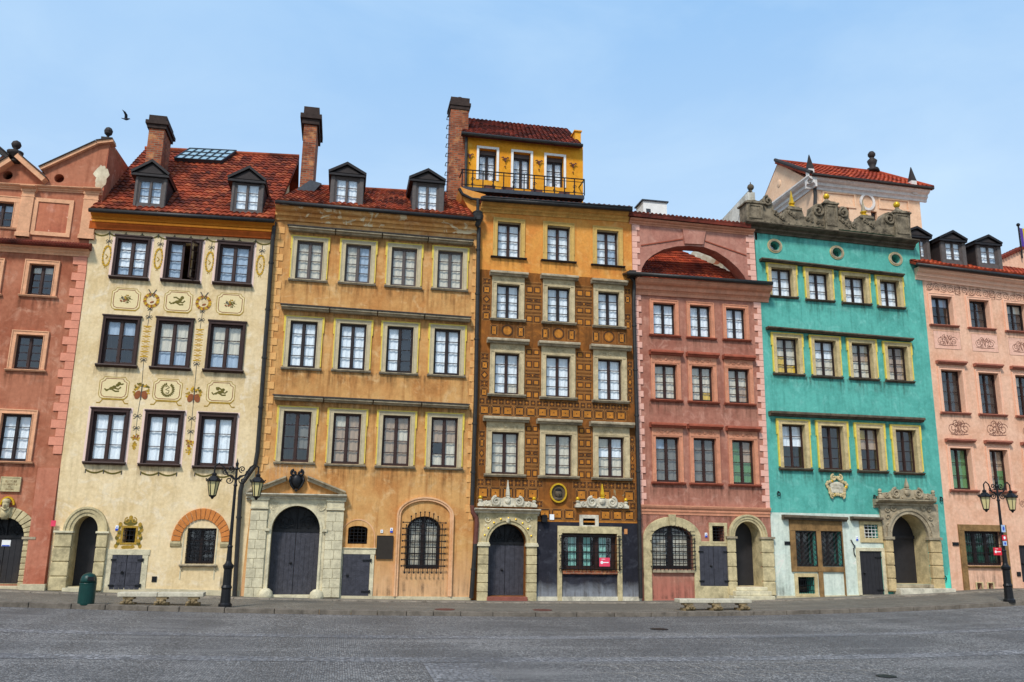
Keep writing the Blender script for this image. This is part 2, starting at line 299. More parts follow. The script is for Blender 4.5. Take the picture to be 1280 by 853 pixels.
# ------------------------------------------------------------------ roof of real tiles
def tileroof(name, mat, parent, EL, ER, RL, RR, tw=.2, tl=.3, hgt=.045, under=True):
    EL, ER, RL, RR = map(Vector, (EL, ER, RL, RR)); nu = max(2, round(((ER-EL).length)/tw)); nv = max(2, round(((RL-EL).length+(RR-ER).length)/2/tl))
    nrm = (ER-EL).cross(RL-EL if (RL-EL).length > .01 else RR-ER).normalized(); nrm = nrm if nrm.z > 0 else -nrm
    prof = [0, .62, 1, .62]; mb = MB(); rnd = random.Random(3)
    for r in range(nv):
        a, b = r/nv, min(1, (r+1.12)/nv); base = len(mb.v); cols = nu*4+1; row = []
        jit = [rnd.uniform(-.006, .006) for _ in range(nu+1)]
        for c in range(cols):
            u = c/(cols-1); h = prof[c % 4]*hgt+jit[c//4]
            lo = EL.lerp(ER, u).lerp(RL.lerp(RR, u), a); hi = EL.lerp(ER, u).lerp(RL.lerp(RR, u), b)
            row += [lo+nrm*(h+.035), hi+nrm*(h*.8+.0), lo+nrm*(-.01)]
        mb.v += [tuple(v) for v in row]
        for c in range(cols-1):
            i = base+c*3; mb.uv[len(mb.f)] = [((c+.5)/4, r+.1), ((c+.5)/4, r+.1), ((c+.5)/4, r+.9), ((c+.5)/4, r+.9)]; mb.f.append((i, i+3, i+4, i+1)); mb.mi.append(0)
            mb.uv[len(mb.f)] = [((c+.5)/4, r+.5)]*4; mb.f.append((i+2, i+5, i+3, i)); mb.mi.append(0)
    if under:
        q = [EL, ER, RR, RL]; mb.add([v-nrm*.02 for v in q]+[v-nrm*.12 for v in q], [(0,1,2,3),(7,6,5,4),(0,4,5,1),(1,5,6,2),(2,6,7,3),(3,7,4,0)])
    return mb.build(name, mat, parent, norm=False)
# ------------------------------------------------------------------ house and its openings
class House:
    def __init__(s, name, x, label, cat='house'):
        s.root = thing(name, (x, 0, gz(x)), label, cat); s.holes = []; s.ex = []; s.hoods = []
    def wall(s, outer, mat, yb=8.0, name='wall', y0=0.0, reveal=None, back=True):
        mb = MB(); loops = [[Vector((x, z, 0)) for x, z in outer]]+[[Vector((x, z, 0)) for x, z in h] for h, *d in s.holes]
        pts = [p for l in loops for p in l]; tris = tessellate_polygon(loops)
        mb.add([(p.x, y0, p.y) for p in pts], [tuple(t) for t in tris])
        n = len(outer); mb.add([(x,y0,z) for x,z in outer]+[(x,yb,z) for x,z in outer], [(i,i+n,(i+1)%n+n,(i+1)%n) for i in range(n)]+([tuple(range(2*n-1,n-1,-1))] if back else []))
        for hh in s.holes:
            h, d = hh[0], hh[1]; k = len(h); mb.add([(x,y0,z) for x,z in h]+[(x,y0+d,z) for x,z in h], [(i,(i+1)%k,(i+1)%k+k,i+k) for i in range(k)], hh[2] if len(hh) > 2 else 0)
        return mb.build(name, mat if reveal is None else [mat, reveal, M['stone_y']], s.root, norm=False)
    def band(s, name, a, b, prof, mat, Y=0.0, out=None):
        o = out if out is not None else max(-p[0] for p in prof); mb = MB(); mb.mold(XZ(a[0], a[1], Y-o), XZ(b[0], b[1], Y-o), [(Y+p[0], p[1]) for p in prof]); return mb.build(name, mat, s.root)
def rect_px(xl, xr, yt, yb, Y=0.0):
    xm, ym = (xl+xr)/2, (yt+yb)/2; return U(xl, ym, Y), U(xr, ym, Y), Z(xm, yb, Y), Z(xm, yt, Y)
def make_glazing(root, name, x0, x1, z0, z1, y, rows, cur, fm, fw=.06, mw=.08, bar=.022, rise=0, label=None, cols=2, parent=None):
    """joinery with its glass and curtain as pieces; rise > 0 gives an arched head. returns the window object"""
    fmb = MB(); g = MB(); c = MB(); ms = []
    if rise: out = arch(x0, x1, z0, z1-rise, z1, 14); inn = arch(x0+fw, x1-fw, z0+fw, z1-rise, z1-fw, 14)
    else: out = [(x0,z0),(x1,z0),(x1,z1),(x0,z1)]; inn = [(x0+fw,z0+fw),(x1-fw,z0+fw),(x1-fw,z1-fw),(x0+fw,z1-fw)]
    ring(fmb, inn, out, y, y+.07)
    xs = [x0+fw+(x1-x0-2*fw)*i/cols for i in range(cols+1)]; gz0, gz1 = z0+fw, z1-fw
    def top(x):
        if not rise: return gz1
        t = (x-(x0+x1)/2)/((x1-x0)/2-fw); return z1-rise+(rise-fw)*math.sqrt(max(0, 1-t*t))
    for x in xs[1:-1]: fmb.box(x-mw/2, x+mw/2, y-.012, y+.06, gz0, top(x))
    for i in range(cols):
        a, b = xs[i]+(mw/2 if i else 0), xs[i+1]-(mw/2 if i < cols-1 else 0); st = .022
        fmb.box(a, a+st, y+.01, y+.05, gz0, top(a+st)); fmb.box(b-st, b, y+.01, y+.05, gz0, top(b-st)); fmb.box(a+st, b-st, y+.01, y+.05, gz0, gz0+st*1.6)
        if not rise: fmb.box(a+st, b-st, y+.01, y+.05, gz1-st, gz1)
        for r in range(1, rows):
            zz = gz0+(gz1-gz0)*r/rows; fmb.box(a+st, b-st, y+.012, y+.046, zz-bar/2, zz+bar/2)
    if rise: g.add([(a, y+.032, b) for a, b in inn], [tuple(range(len(inn)))])
    else:
        for i in range(cols):
            j = [random.uniform(-.012, .012) for _ in range(3)]; g.add([(xs[i], y+.032+j[0], gz0), (xs[i+1], y+.032+j[1], gz0), (xs[i+1], y+.032+j[1]+j[2], gz1), (xs[i], y+.032+j[0]+j[2], gz1)], [(0,1,2,3)])
    lines = cur.split('/'); nr = len(lines)
    for r, L in enumerate(lines):
        za, zb = gz1-(gz1-gz0)*(r+1)/nr, gz1-(gz1-gz0)*r/nr
        L = L if len(L) > 1 else L*cols
        for i, ch in enumerate(L):
            if ch == 'd': continue
            if ch not in ms: ms.append(ch)
            k = ms.index(ch); xa = x0+.01+(x1-x0-.02)*i/len(L); xb = x0+.01+(x1-x0-.02)*(i+1)/len(L); nn = 8; ph = random.random()*6; vs = []
            if rise: zb = min(zb, max(za+.02, top((xa+xb)/2)))
            for q in range(nn+1):
                xx = xa+(xb-xa)*q/nn; yy = y+.085+.010*math.sin(q*1.9+ph); vs += [(xx, yy, za), (xx, yy, zb)]
            c.add(vs, [(2*q, 2*q+2, 2*q+3, 2*q+1) for q in range(nn)], k)
    w_ = fmb.build(name, fm, parent or root)
    if label: w_['label'] = label
    if parent is None:
        g.build('glass', M['glass'], w_, norm=False)
        if c.v: c.build('curtain', [CUR[q] for q in ms], w_, norm=False)
        else: pass
    else:
        g.build('glass', M['glass'], parent, norm=False); 
        if c.v: c.build('curtain', [CUR[q] for q in ms], parent, norm=False)
    return w_
def window(h, px, rows=4, cur='w', fm='frame_black', fw=.05, mw=.07, rec=.12, sur=None, sill=None, hood=None, rise=0, label=None, cols=2, Y=0.0, bar=.022, gold=None, frieze=None, deep=.16):
    x0, x1, z0, z1 = rect_px(*px, Y); h.holes.append((arch(x0, x1, z0, z1-rise, z1, 14) if rise else [(x0,z0),(x1,z0),(x1,z1),(x0,z1)], rec+deep, 1))
    w_ = make_glazing(h.root, 'window', x0, x1, z0, z1, Y+rec, rows, cur, M[fm], fw, mw, bar, rise, label, cols)
    ex = [x0, x1, z0, z1]
    if sur:
        ws, wt, mt, out = sur; mb = MB(); xa, xb, zt = x0-ws, x1+ws, z1+wt
        mb.box(xa, x0-.002, Y-out, Y+.03, z0, z1); mb.box(x1+.002, xb, Y-out, Y+.03, z0, z1); mb.box(xa, xb, Y-out, Y+.03, z1+.002, zt)
        e = .018; mb.box(x0-.03, x0-.004, Y-out-e, Y-out+.002, z0, z1+.03); mb.box(x1+.004, x1+.03, Y-out-e, Y-out+.002, z0, z1+.03); mb.box(x0-.004, x1+.004, Y-out-e, Y-out+.002, z1+.004, z1+.03)
        if ws > .1: mb.box(xa, xa+.035, Y-out-e, Y-out+.002, z0+(.25 if ws > .15 else 0), zt); mb.box(xb-.035, xb, Y-out-e, Y-out+.002, z0+(.25 if ws > .15 else 0), zt); mb.box(xa+.035, xb-.035, Y-out-e, Y-out+.002, zt-.035, zt)
        mb.build('surround', M[mt], w_, bevel=.006); ex = [xa, xb, z0, zt]
    if gold:      # gilded line round the architrave, with small ears
        gmb = MB(); a, b, t, gw = ex[0], ex[1], ex[3], gold; yy = Y-(sur[3] if sur else 0)-.02
        gmb.box(a-gw, a-.003, yy, Y+.02, z0+.04, t); gmb.box(b+.003, b+gw, yy, Y+.02, z0+.04, t); gmb.box(a-gw, b+gw, yy, Y+.02, t+.003, t+gw)
        zz = t-.3*(t-z0); gmb.box(a-gw-.03, a-gw-.002, yy, Y+.02, zz, t+gw); gmb.box(b+gw+.002, b+gw+.03, yy, Y+.02, zz, t+gw)
        gmb.build('gilt_moulding', M['goldpaint'], w_)
        ex = [a-gw-.03, b+gw+.03, z0, t+gw]
    if frieze:
        fh, fmt = frieze; fb = MB(); fb.box(ex[0], ex[1], Y-.05, Y+.03, ex[3]+.004, ex[3]+fh); cx = (x0+x1)/2; zc = ex[3]+fh/2
        fb.ball((cx, Y-.05, zc), fh*.32, 8, sy=.5)
        for sg in (-1, 1):
            fb.tube([(cx+sg*(.08+abs(q[0])), Y-.06, q[1]) for q in spiral(.12, zc, fh*.3, 1.3, sg, 0, 12)], .014, 5)
            fb.tube([(cx+sg*(.14+.028*i*(x1-x0)), Y-.058, zc+.25*fh*math.sin(i*1.1)) for i in range(12)], .013, 5)
        fb.build('frieze', M[fmt], w_); ex[3] += fh
    if hood:
        out, hh, mt, exx = hood; mb = MB(); mb.mold((ex[0]-exx, ex[3]+hh), (ex[1]+exx, ex[3]+hh), [(Y+p[0], p[1]) for p in slab(out, hh)]); mb.build('hood', M[mt], w_); h.hoods.append([ex[0]-exx, ex[1]+exx, ex[3], ex[3]+hh])
    if sill:
        out, hh, mt, exx = sill; mb = MB(); a = (x0 if not sur else x0-sur[0])-exx; b = (x1 if not sur else x1+sur[0])+exx
        mb.mold((a, z0), (b, z0), [(Y+rec-.003, .01), (Y-out, -.012), (Y-out, -.45*hh), (Y-out*.75, -.55*hh), (Y-out*.65, -hh), (Y+.02, -hh), (Y+.02, -.02)] if False else [(Y+.02, -.003), (Y-out, -.014), (Y-out, -.5*hh), (Y-out*.72, -.6*hh), (Y-out*.6, -hh), (Y+.02, -hh)])
        mb.build('sill', M[mt], w_); ex[2] -= hh
    h.ex.append(ex); return w_
def grille(mb, x0, x1, z0, z1, y, nx, nz, r=.012, rise=0, out=.0, studs=False, ext=0):
    def top(x):
        if not rise: return z1
        t = (x-(x0+x1)/2)/((x1-x0)/2); return z1-rise+rise*math.sqrt(max(0, 1-t*t))
    for i in range(nx):
        x = x0+(x1-x0)*(i+.5)/nx if not ext else x0+(x1-x0)*i/(nx-1)*.999
        a, b = z0-ext, top(x)+ext; mb.tube([(x,y,a),(x,y,b)], r, 6)
        if studs: mb.ball((x,y,a), r*2.2, 6); mb.ball((x,y,b), r*2, 6)
    for i in range(nz):
        z = z0+(z1-rise*.3-z0)*(i+.5)/nz; mb.tube([(x0-ext,y-.01,z),(x1+ext,y-.01,z)], r, 6)
        if studs: mb.ball((x0-ext,y-.01,z), r*2.2, 6); mb.ball((x1+ext,y-.01,z), r*2.2, 6)
def quoins(h, name, line, side, wd, mat, h1=.22, alt=.6, y=-.02, z_lo=None, z_hi=None, gap=.012):
    """line = list of (x,z) of the house edge bottom to top, side +1 = quoins to the right of it"""
    mb = MB(); i = 0; z = z_lo
    def X(zz):
        for (xa, za), (xb, zb) in zip(line, line[1:]):
            if za <= zz <= zb: return xa+(xb-xa)*(zz-za)/(zb-za)
        return line[-1][0] if zz > line[-1][1] else line[0][0]
    while z < z_hi-.05:
        zt = min(z+h1, z_hi); ww = wd if i % 2 else wd*alt; a, b = X(z), X(zt); pts = [(a+side*.01, z+gap/2), (a+side*ww, z+gap/2), (b+side*ww, zt-gap/2), (b+side*.01, zt-gap/2)]
        mb.prism(pts, y, .02); z = zt; i += 1
    return mb.build(name, mat, h.root, bevel=.004)
def pipe(h, pts, r=.055, Y=-.1, mat='pipe', name='downpipe', parts=None):
    w = [P(a, b, Y) for a, b in pts]; mb = MB(); mb.tube(w, r, 8)
    for a, b in zip(w, w[1:]):
        L = (b-a).length
        for k in range(int(L/1.6)):
            p = a.lerp(b, (k+.5)*1.6/L); mb.tube([p+Vector((0,0,.03)), p-Vector((0,0,.03))], r*1.3, 8); mb.box(p.x-.015, p.x+.015, Y, .02, p.z-.015, p.z+.015)
    return mb.build(name, M[mat], h.root, smooth=False)
def dormer(h, body, win, peak, eave, Yf, back=1.6, rows=3, cur='w', m1='dorm', m2='dormdk', label=None, cols=2):
    """body/win = xl,xr,yt,yb ; peak=(x,y), eave=(xl,xr,y) of the gable roof"""
    x0, x1, z0, z1 = rect_px(*body, Yf); a0, a1, b0, b1 = rect_px(*win, Yf); pk = P(peak[0], peak[1], Yf-.1); e0 = U(eave[0], eave[2], Yf-.1); e1 = U(eave[1], eave[2], Yf-.1); ez = Z((eave[0]+eave[1])/2, eave[2], Yf-.1)
    zb = z0-.06; mb = MB(); t = .05
    mb.box(x0, a0, Yf, Yf+t, zb, z1); mb.box(a1, x1, Yf, Yf+t, zb, z1); mb.box(a0, a1, Yf, Yf+t, b1, z1); mb.box(a0, a1, Yf, Yf+t, zb, b0)
    mb.box(x0+.02, a0-.03, Yf-.025, Yf, z0, z1-.04); mb.box(a1+.03, x1-.02, Yf-.025, Yf, z0, z1-.04)
    mb.box(x0+.03, x1-.03, Yf+back, Yf+back+t, zb, z1)
    mb.box(x0, x0+t, Yf+t, Yf+back, zb, z1, 1); mb.box(x1-t, x1, Yf+t, Yf+back, zb, z1, 1)  # cheeks in darker boarding than the front: their shade is put into the colour
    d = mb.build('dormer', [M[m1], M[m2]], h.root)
    if label: d['label'] = label
    rf = MB(); xm = pk.x; th = .07; Y0 = Yf-.16; Y1 = Yf+back
    rf.prism([(e0, ez-.02), (xm, pk.z), (e1, ez-.02), (e1-.03, ez-.1), (xm, pk.z-.1), (e0+.03, ez-.1)], Y0, Y1, 0)
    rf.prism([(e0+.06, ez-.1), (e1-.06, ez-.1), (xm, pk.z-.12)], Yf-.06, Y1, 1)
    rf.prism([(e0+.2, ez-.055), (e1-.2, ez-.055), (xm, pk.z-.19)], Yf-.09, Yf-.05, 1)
    rf.box(e0+.02, e1-.02, Y0+.03, Y1-.01, ez-.17, ez-.095, 0)
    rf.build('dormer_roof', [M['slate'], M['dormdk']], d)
    make_glazing(h.root, 'dormer_window', a0, a1, b0, b1, Yf+.02, rows, cur, M['frame_grey' if m1 == 'dorm' else 'frame_black'], .04, .05, .02, 0, None, cols, parent=d)
    return d
def chimney(h, xl, xr, yt, yb, Y, depth, capout=.1, caph=.35, label=None):
    x0, x1, z0, z1 = U(xl, (yt+yb)/2, Y), U(xr, (yt+yb)/2, Y), Z((xl+xr)/2, yb, Y), Z((xl+xr)/2, yt, Y)
    mb = MB(); mb.box(x0, x1, Y, Y+depth, z0-1, z1-caph); mb.box(x0-capout*.5, x1+capout*.5, Y-capout*.5, Y+depth+capout*.5, z1-caph, z1-caph*.72, 1)
    mb.box(x0-capout, x1+capout, Y-capout, Y+depth+capout, z1-caph*.72, z1-caph*.45, 1); mb.box(x0-capout*.3, x1+capout*.3, Y-capout*.3, Y+depth+capout*.3, z1-caph*.45, z1, 1)
    c = mb.build('chimney', [M['brick'], M['soot']], h.root, bevel=.01)
    if label: c['label'] = label
    n = max(2, int(depth/.5)); pm = MB()
    for i in range(n): pm.lathe(((x0+x1)/2, Y+depth*(i+.5)/n, z1), [(.09,-.02),(.09,.08),(.07,.08),(.07,.0)], 8)
    pm.build('flue', M['soot'], c)
    return c

def stainmat(name, c, amt=.6):
    n = N(name); t = n.n('ShaderNodeTexCoord'); sx = n.n('ShaderNodeSeparateXYZ'); n.l(t.outputs['UV'], sx.inputs[0])
    mm = n.n('ShaderNodeMapping'); mm.inputs['Scale'].default_value = (9, 9, .5); n.l(t.outputs['Object'], mm.inputs[0]); s1 = n.noise(mm.outputs[0], 1.0, 5, .65); s2 = n.noise(t.outputs['Object'], 3.1, 6, .7)
    a = n.mix(1.0, n.ramp(s1, .42, .66), n.ramp(s2, .34, .62), 'MULTIPLY'); a = n.mix(1.0, a, n.ramp(sx.outputs[1], .05, 1.0), 'MULTIPLY'); a = n.mix(1.0, a, (amt, amt, amt, 1), 'MULTIPLY')
    tr = n.n('ShaderNodeBsdfTransparent'); ms = n.n('ShaderNodeMixShader'); n.l(a, ms.inputs[0]); n.l(tr.outputs[0], ms.inputs[1]); n.l(n.b.outputs[0], ms.inputs[2]); n.l(ms.outputs[0], n.o.inputs[0]); return n.fin(c, .95, 0, .1)
M['stain'] = stainmat('rain_streak_stain', rgb(70, 54, 40), .75); M['splash'] = stainmat('ground_splash_stain', rgb(84, 72, 60), .8); M['wash'] = stainmat('pale_wash_streak', rgb(226, 214, 190), .55)
def stains(h, ledges=(), splash=None, y=-.0085, pale=False, L=.55):
    r = random.Random(len(h.ex)*7+1)
    def q(x0, x1, za, zb, dep, m=0):
        mb = MB(); mb.uv[len(mb.f)] = [(0,0),(1,0),(1,1),(0,1)]; mb.add([(x0,y,za-dep),(x1,y,zb-dep),(x1,y,zb),(x0,y,za)], [(0,1,2,3)], 0); mb.build('rain_stain', M['wash'] if m == 2 else M['stain'], h.root, norm=False)
    for e_ in h.ex: q(e_[0]-.1, e_[1]+.1, e_[2]+.02, e_[2]+.02, L*r.uniform(.7,1.3), 2 if pale and r.random() < .35 else 0)
    for a, b in ledges: p, s_ = XZ(a[0], a[1], -.1), XZ(b[0], b[1], -.1); q(p[0], s_[0], p[1]-.12, s_[1]-.12, L*1.1)
    if splash:
        mb = MB(); x0, x1 = splash; n_ = 8
        for i in range(n_):
            a, b = x0+(x1-x0)*i/n_, x0+(x1-x0)*(i+1)/n_; mb.uv[len(mb.f)] = [(0,1),(1,1),(1,0),(0,0)]; mb.add([(a,y,gz(a)+.05),(b,y,gz(b)+.05),(b,y,gz(b)+.95),(a,y,gz(a)+.95)], [(0,1,2,3)])
        mb.build('splash_stain', M['splash'], h.root, norm=False)
def door_leaf(h, name, x0, x1, z0, z1, y, mat='door', planks=0, studs=0, leaves=1, hinges=True, label=None, knob=True):
    mb = MB(); g = .012
    for i in range(leaves):
        a = x0+(x1-x0)*i/leaves+(g/2 if i else 0); b = x0+(x1-x0)*(i+1)/leaves-(g/2 if i < leaves-1 else 0); mb.box(a, b, y+.008, y+.06, z0, z1); nb_ = max(2, round((b-a)/.15))
        for q_ in range(nb_): mb.box(a+(b-a)*q_/nb_+.004, a+(b-a)*(q_+1)/nb_-.004, y-random.uniform(0,.004), y+.0079, z0+.002, z1-.002)
        if planks:
            for k in range(planks): zz = z0+(z1-z0)*(k+.5)/planks; mb.box(a+.03, b-.03, y-.012, y, zz-.035, zz+.035)
        if studs:
            nx = max(3, int((b-a)/.13)); nz = max(4, int((z1-z0)/.13))
            for u in range(nx):
                for v in range(nz): mb.ball((a+(b-a)*(u+.5)/nx, y, z0+(z1-z0)*(v+.5)/nz), .016, 6)
    d = mb.build(name, M[mat], h.root); hb = MB()
    if label: d['label'] = label
    if hinges:
        for zz in (z0+(z1-z0)*.12, z0+(z1-z0)*.86):
            hb.box(x1-.28*(x1-x0)/leaves, x1+.03, y-.03, y-.002, zz-.025, zz+.025); hb.lathe((x1+.03, y-.02, zz-.05), [(.02,0),(.02,.1)], 6)
            if leaves > 1: hb.box(x0-.03, x0+.28*(x1-x0)/leaves, y-.03, y-.002, zz-.025, zz+.025)
        hb.build('hinge', M['iron'], d)
    if knob:
        kb = MB(); kx = (x0+.16) if leaves == 1 else (x0+x1)/2-.1; kz = z0+min(1.05, (z1-z0)*.5); kb.lathe((kx, y-.01, kz), [(.03,-.03),(.05,0),(.03,.03)], 8); kb.tube([(kx,y-.02,kz+.04),(kx+.03,y-.06,kz),(kx,y-.06,kz-.06),(kx-.03,y-.06,kz),(kx,y-.02,kz+.04)], .009, 5); kb.build('handle', M['iron'], d)
    return d
def studded_arch(h, name, x0, x1, zb, zs, zt, y, mat, light=True, label=None, hinges=False):
    """arched doorway: door leaf up to the spring line, lattice fanlight above"""
    ztop = zs if light else zt
    if light: d = door_leaf(h, name, x0, x1, zb, zs-.05, y, mat, 0, 0, 2, False, label)
    else:
        mb = MB(); mb.prism(arch(x0, x1, zb, zs, zt), y, y+.06); d = mb.build(name, M[mat], h.root)
        if label: d['label'] = label
    mb = MB(); mb.box(x0, x1, y-.03, y+.05, zs-.05, zs+.03); cx, rx, rz = (x0+x1)/2, (x1-x0)/2, zt-zs
    mb.tube([(cx+rx*.96*math.cos(math.pi*i/16), y, zs+rz*.96*math.sin(math.pi*i/16)) for i in range(17)], .02, 6)
    if light:
        mb.tube([(cx,y,zs),(cx,y,zt)], .018, 6)
        for sg in (-1, 1):
            for cxx, rr in ((.5, .3), (.72, .16), (.25, .2)): mb.tube([(p[0], y, p[1]) for p in spiral(cx+sg*rx*cxx, zs+rz*.34, rx*rr, 1.7, sg, 0)], .010, 5)
            mb.tube([(cx+sg*rx*.1, y, zs), (cx+sg*rx*.35, y, zs+rz*.8)], .01, 5); mb.tube([(cx+sg*rx*.45, y, zs+.02), (cx+sg*rx*.62, y, zs+rz*.72)], .01, 5)
        fl = mb.build('fanlight_grille', M['iron'], d); bk = MB(); bk.prism(arch(x0, x1, zs, zs+.01, zt), y+.05, y+.055); bk.build('fanlight', M['iron'], d)  # opaque dark sheet behind the grille stands in for the unlit interior
    return d
def pale_join(h, pts, name, mat, y0=-.01, y1=.02):
    mb = MB(); mb.prism(pts, y0, y1); return mb.build(name, mat, h.root)
def rust_block(h, name, x0, x1, z0, z1, n, y, mat, gap=.025, bevel=.015, y1=.03):
    mb = MB()
    for i in range(n):
        a = z0+(z1-z0)*i/n; b = z0+(z1-z0)*(i+1)/n; mb.box(x0, x1, y, y1, a+gap/2, b-gap/2)
    mb.box(x0+.02, x1-.02, y+.03, y1+.002, z0, z1); return mb.build(name, mat, h.root, bevel=bevel)
B01 = [XZ(57.2,760), XZ(57.7,738), XZ(76,580), XZ(108.3,340), XZ(113,280)]
B12 = [XZ(297,765), XZ(300,745), XZ(322,565), XZ(343,277), XZ(344,262)]
B23 = [XZ(588,765), XZ(588.6,750), XZ(592,640), XZ(601,290), XZ(602,250)]
B34 = [XZ(802,765), XZ(801.6,751), XZ(796,580), XZ(790.5,345), XZ(788.8,262)]
B45 = [XZ(968.5,765), XZ(967.7,747), XZ(950.5,370), XZ(946.3,352), XZ(941,280)]
B56 = [XZ(1192,760), XZ(1190,738), XZ(1148,300), XZ(1147,290)]
# ================================================================== house: salmon red gabled
pl0 = plaster('red_salmon_render', rgb(178, 114, 86), rgb(146, 78, 54), rgb(204, 152, 124), .5, (rgb(206, 150, 126), .70), 1)
pl0up = plaster('pale_salmon_render', rgb(190, 116, 86), rgb(160, 84, 64), rgb(212, 150, 126), .5, (rgb(222, 178, 154), .66), 2)
tr0 = stone('salmon_trim', rgb(228, 170, 130), .74)
h = House('gabled_house', U(10, 740), 'salmon red house with two roof gables at the left edge, beside the cream house')
XL = U(-128, 500)
for px, cur, rw in (((-34,-3,327.5,366), 'd', 3), ((35.3,66.5,331,369.5), 'cc/dd/dd', 4)): window(h, px, 4, cur, 'frame_brown', .05, .06, .12, (.15,.14,tr0.name and 'tr0',.05) if 0 else None)
h.root  # (surrounds are added below with their own stone)
M['tr0'] = tr0
h.holes = []; h.ex = []
for o in [o for o in bpy.data.objects if o.parent == h.root]:
    for q in list(o.children): bpy.data.objects.remove(q)
    bpy.data.objects.remove(o)
T0 = (.15, .14, 'tr0', .05)
window(h, (-34,-3,327.5,366), 4, 'dd', 'frame_brown', .05, .06, .1, T0, (.1,.07,'tr0',.05))
window(h, (35.3,66.5,331,369.5), 4, 'cc/dd/dd/dd', 'frame_brown', .05, .06, .1, T0, (.1,.07,'tr0',.05))
window(h, (-52,-18,415,458), 4, 'dd', 'frame_brown', .05, .06, .1, T0, (.1,.07,'tr0',.05))
window(h, (18.7,52.3,419.2,462), 4, 'dd', 'frame_brown', .05, .06, .1, T0, (.1,.07,'tr0',.05))
window(h, (-1,37,517.6,576.6), 4, 'ww', 'frame_black', .05, .06, .1, T0, (.1,.07,'tr0',.05))
window(h, (-14,16.5,252.7,284), 3, 'bb/dd/dd', 'frame_brown', .05, .06, .1, (.2,.2,'tr0',.05), (.06,.06,'tr0',.02))
# arched door
dx1 = U(26.5, 700); dx0 = dx1-1.2; zs = Z(20, 671); zt = Z(12, 647); zb = gz(dx1)+.14
h.holes.append((arch(dx0, dx1, zb, zs, zt), .5, 2)); studded_arch(h, 'door', dx0, dx1, zb, zs, zt, .3, 'door_dark')
# round holes in the gables
c1 = XZ(73.9,223); h.holes.append((circle(c1[0], c1[1], .15, .15, 16), .3))
c2 = XZ(9.5,219); h.holes.append((circle(c2[0], c2[1], .15, .15, 16), .3))
outer = [(XL, -.5)]+[(B01[0][0], -.5)]+B01[1:4]+[XZ(112,300), XZ(124,234), XZ(138,178), XZ(122,177.5), XZ(49,208), XZ(57,219), XZ(22,190), XZ(8,190), XZ(-30,222), (XL, Z(-62,226))]
h.wall(outer, pl0, 7.0, reveal=M['tr0'], y0=.004)
# pale zone above the string course: thin render coat, pilasters, mouldings
zc = Z(60, 300); up = MB()
def zline(px, ya, yb_): return Z(px, ya+(yb_-ya)*px/110)
A, Bp = XZ(0,294), XZ(112,303); sl0 = (Bp[1]-A[1])/(Bp[0]-A[0])
def on(p, q, x): return p[1]+(q[1]-p[1])*(x-p[0])/(q[0]-p[0])
h.band('tiled_string_course', (-104,288.6), (112,302.5), [(.02,0),(-.10,-.02),(-.32,-.16),(-.32,-.2),(.02,-.2)], M['tile_dark'])
st = MB(); 
for k in range(56):
    xx = XL+(B01[3][0]+.12-XL)*k/56; zz = on(XZ(-104,288.6,-.32), XZ(112,302.5,-.32), xx); st.tube([(xx,-.05,zz-.0),(xx,-.36,zz-.15)], .045, 6)
st.build('cover_tiles', M['tile_dark'], h.root)
h.band('string_moulding', (-104,294.6), (110.5,309), corn(.2,.28), M['tr0'])
for px0, px1, yt, yb in ((22,42,236,297), (100,122,240,300), (-28,-12,230,291)):
    a, b, z0, z1 = rect_px(px0+3, px1-1, yt, yb); mb = MB(); mb.box(a, b, -.09, .03, z0, z1); mb.box(a-.03, b+.03, -.11, .03, z0, z0+.14); mb.box(a-.03, b+.03, -.11, .03, z1-.12, z1-.06); mb.box(a-.02, b+.02, -.1, .03, z1-.3, z1-.26); mb.build('pilaster', M['tr0'], h.root, bevel=.006)
h.band('gable_cornice', (-96,223), (124,235), corn(.16,.16), M['tr0'])
for px0, px1, y in ((25,44,230.5), (104,126,233.5)): h.band('pilaster_capital', (px0,y), (px1,y+1), corn(.26,.18), M['tr0'])
for a, b, z0, z1 in (rect_px(46,85,254,291),):
    mb = MB(); t = .13; ring(mb, [(a,z0),(b,z0),(b,z1),(a,z1)], [(a-t,z0-t),(b+t,z0-t),(b+t,z1+t),(a-t,z1+t)], -.045, .02); mb.build('blind_panel_frame', M['tr0'], h.root, bevel=.006)
    mb = MB(); mb.box(a+.01, b-.01, -.014, .02, z0+.01, z1-.01); mb.build('blind_panel', pl0up, h.root)
# raking copings, side wall, roof behind
def rake(h, a, b, Y0, Y1, th, mat, name='coping', dz=.0):
    p, q = XZ(*a, Y0), XZ(*b, Y0); d = Vector((q[0]-p[0], q[1]-p[1])).normalized(); n_ = Vector((-d.y, d.x)); n_ = n_ if n_.y > 0 else -n_
    mb = MB(); mb.prism([p, q, (q[0]+n_.x*-th, q[1]-n_.y*th), (p[0]-n_.x*th, p[1]-n_.y*th)], Y0, Y1, 0)
    mb.prism([(p[0]+n_.x*.03, p[1]+n_.y*.03), (q[0]+n_.x*.03, q[1]+n_.y*.03), (q[0]+n_.x*.002, q[1]+n_.y*.002), (p[0]+n_.x*.002, p[1]+n_.y*.002)], Y0-.04, Y1, 1)
    return mb.build(name, [mat, M['lead']], h.root)
rake(h, (48.5,209), (120,176.5), -.12, .3, .1, M['tr0']); rake(h, (120,176), (141,173.5), -.12, .3, .1, M['tr0'])
rake(h, (22.5,191.5), (57,222), -.3, .3, .16, M['tr0']); rake(h, (10,196), (-32,222), -.3, .3, .16, M['tr0']); rake(h, (-22,166), (11,194), -.3, .25, .12, M['lead'], 'broken_pediment')
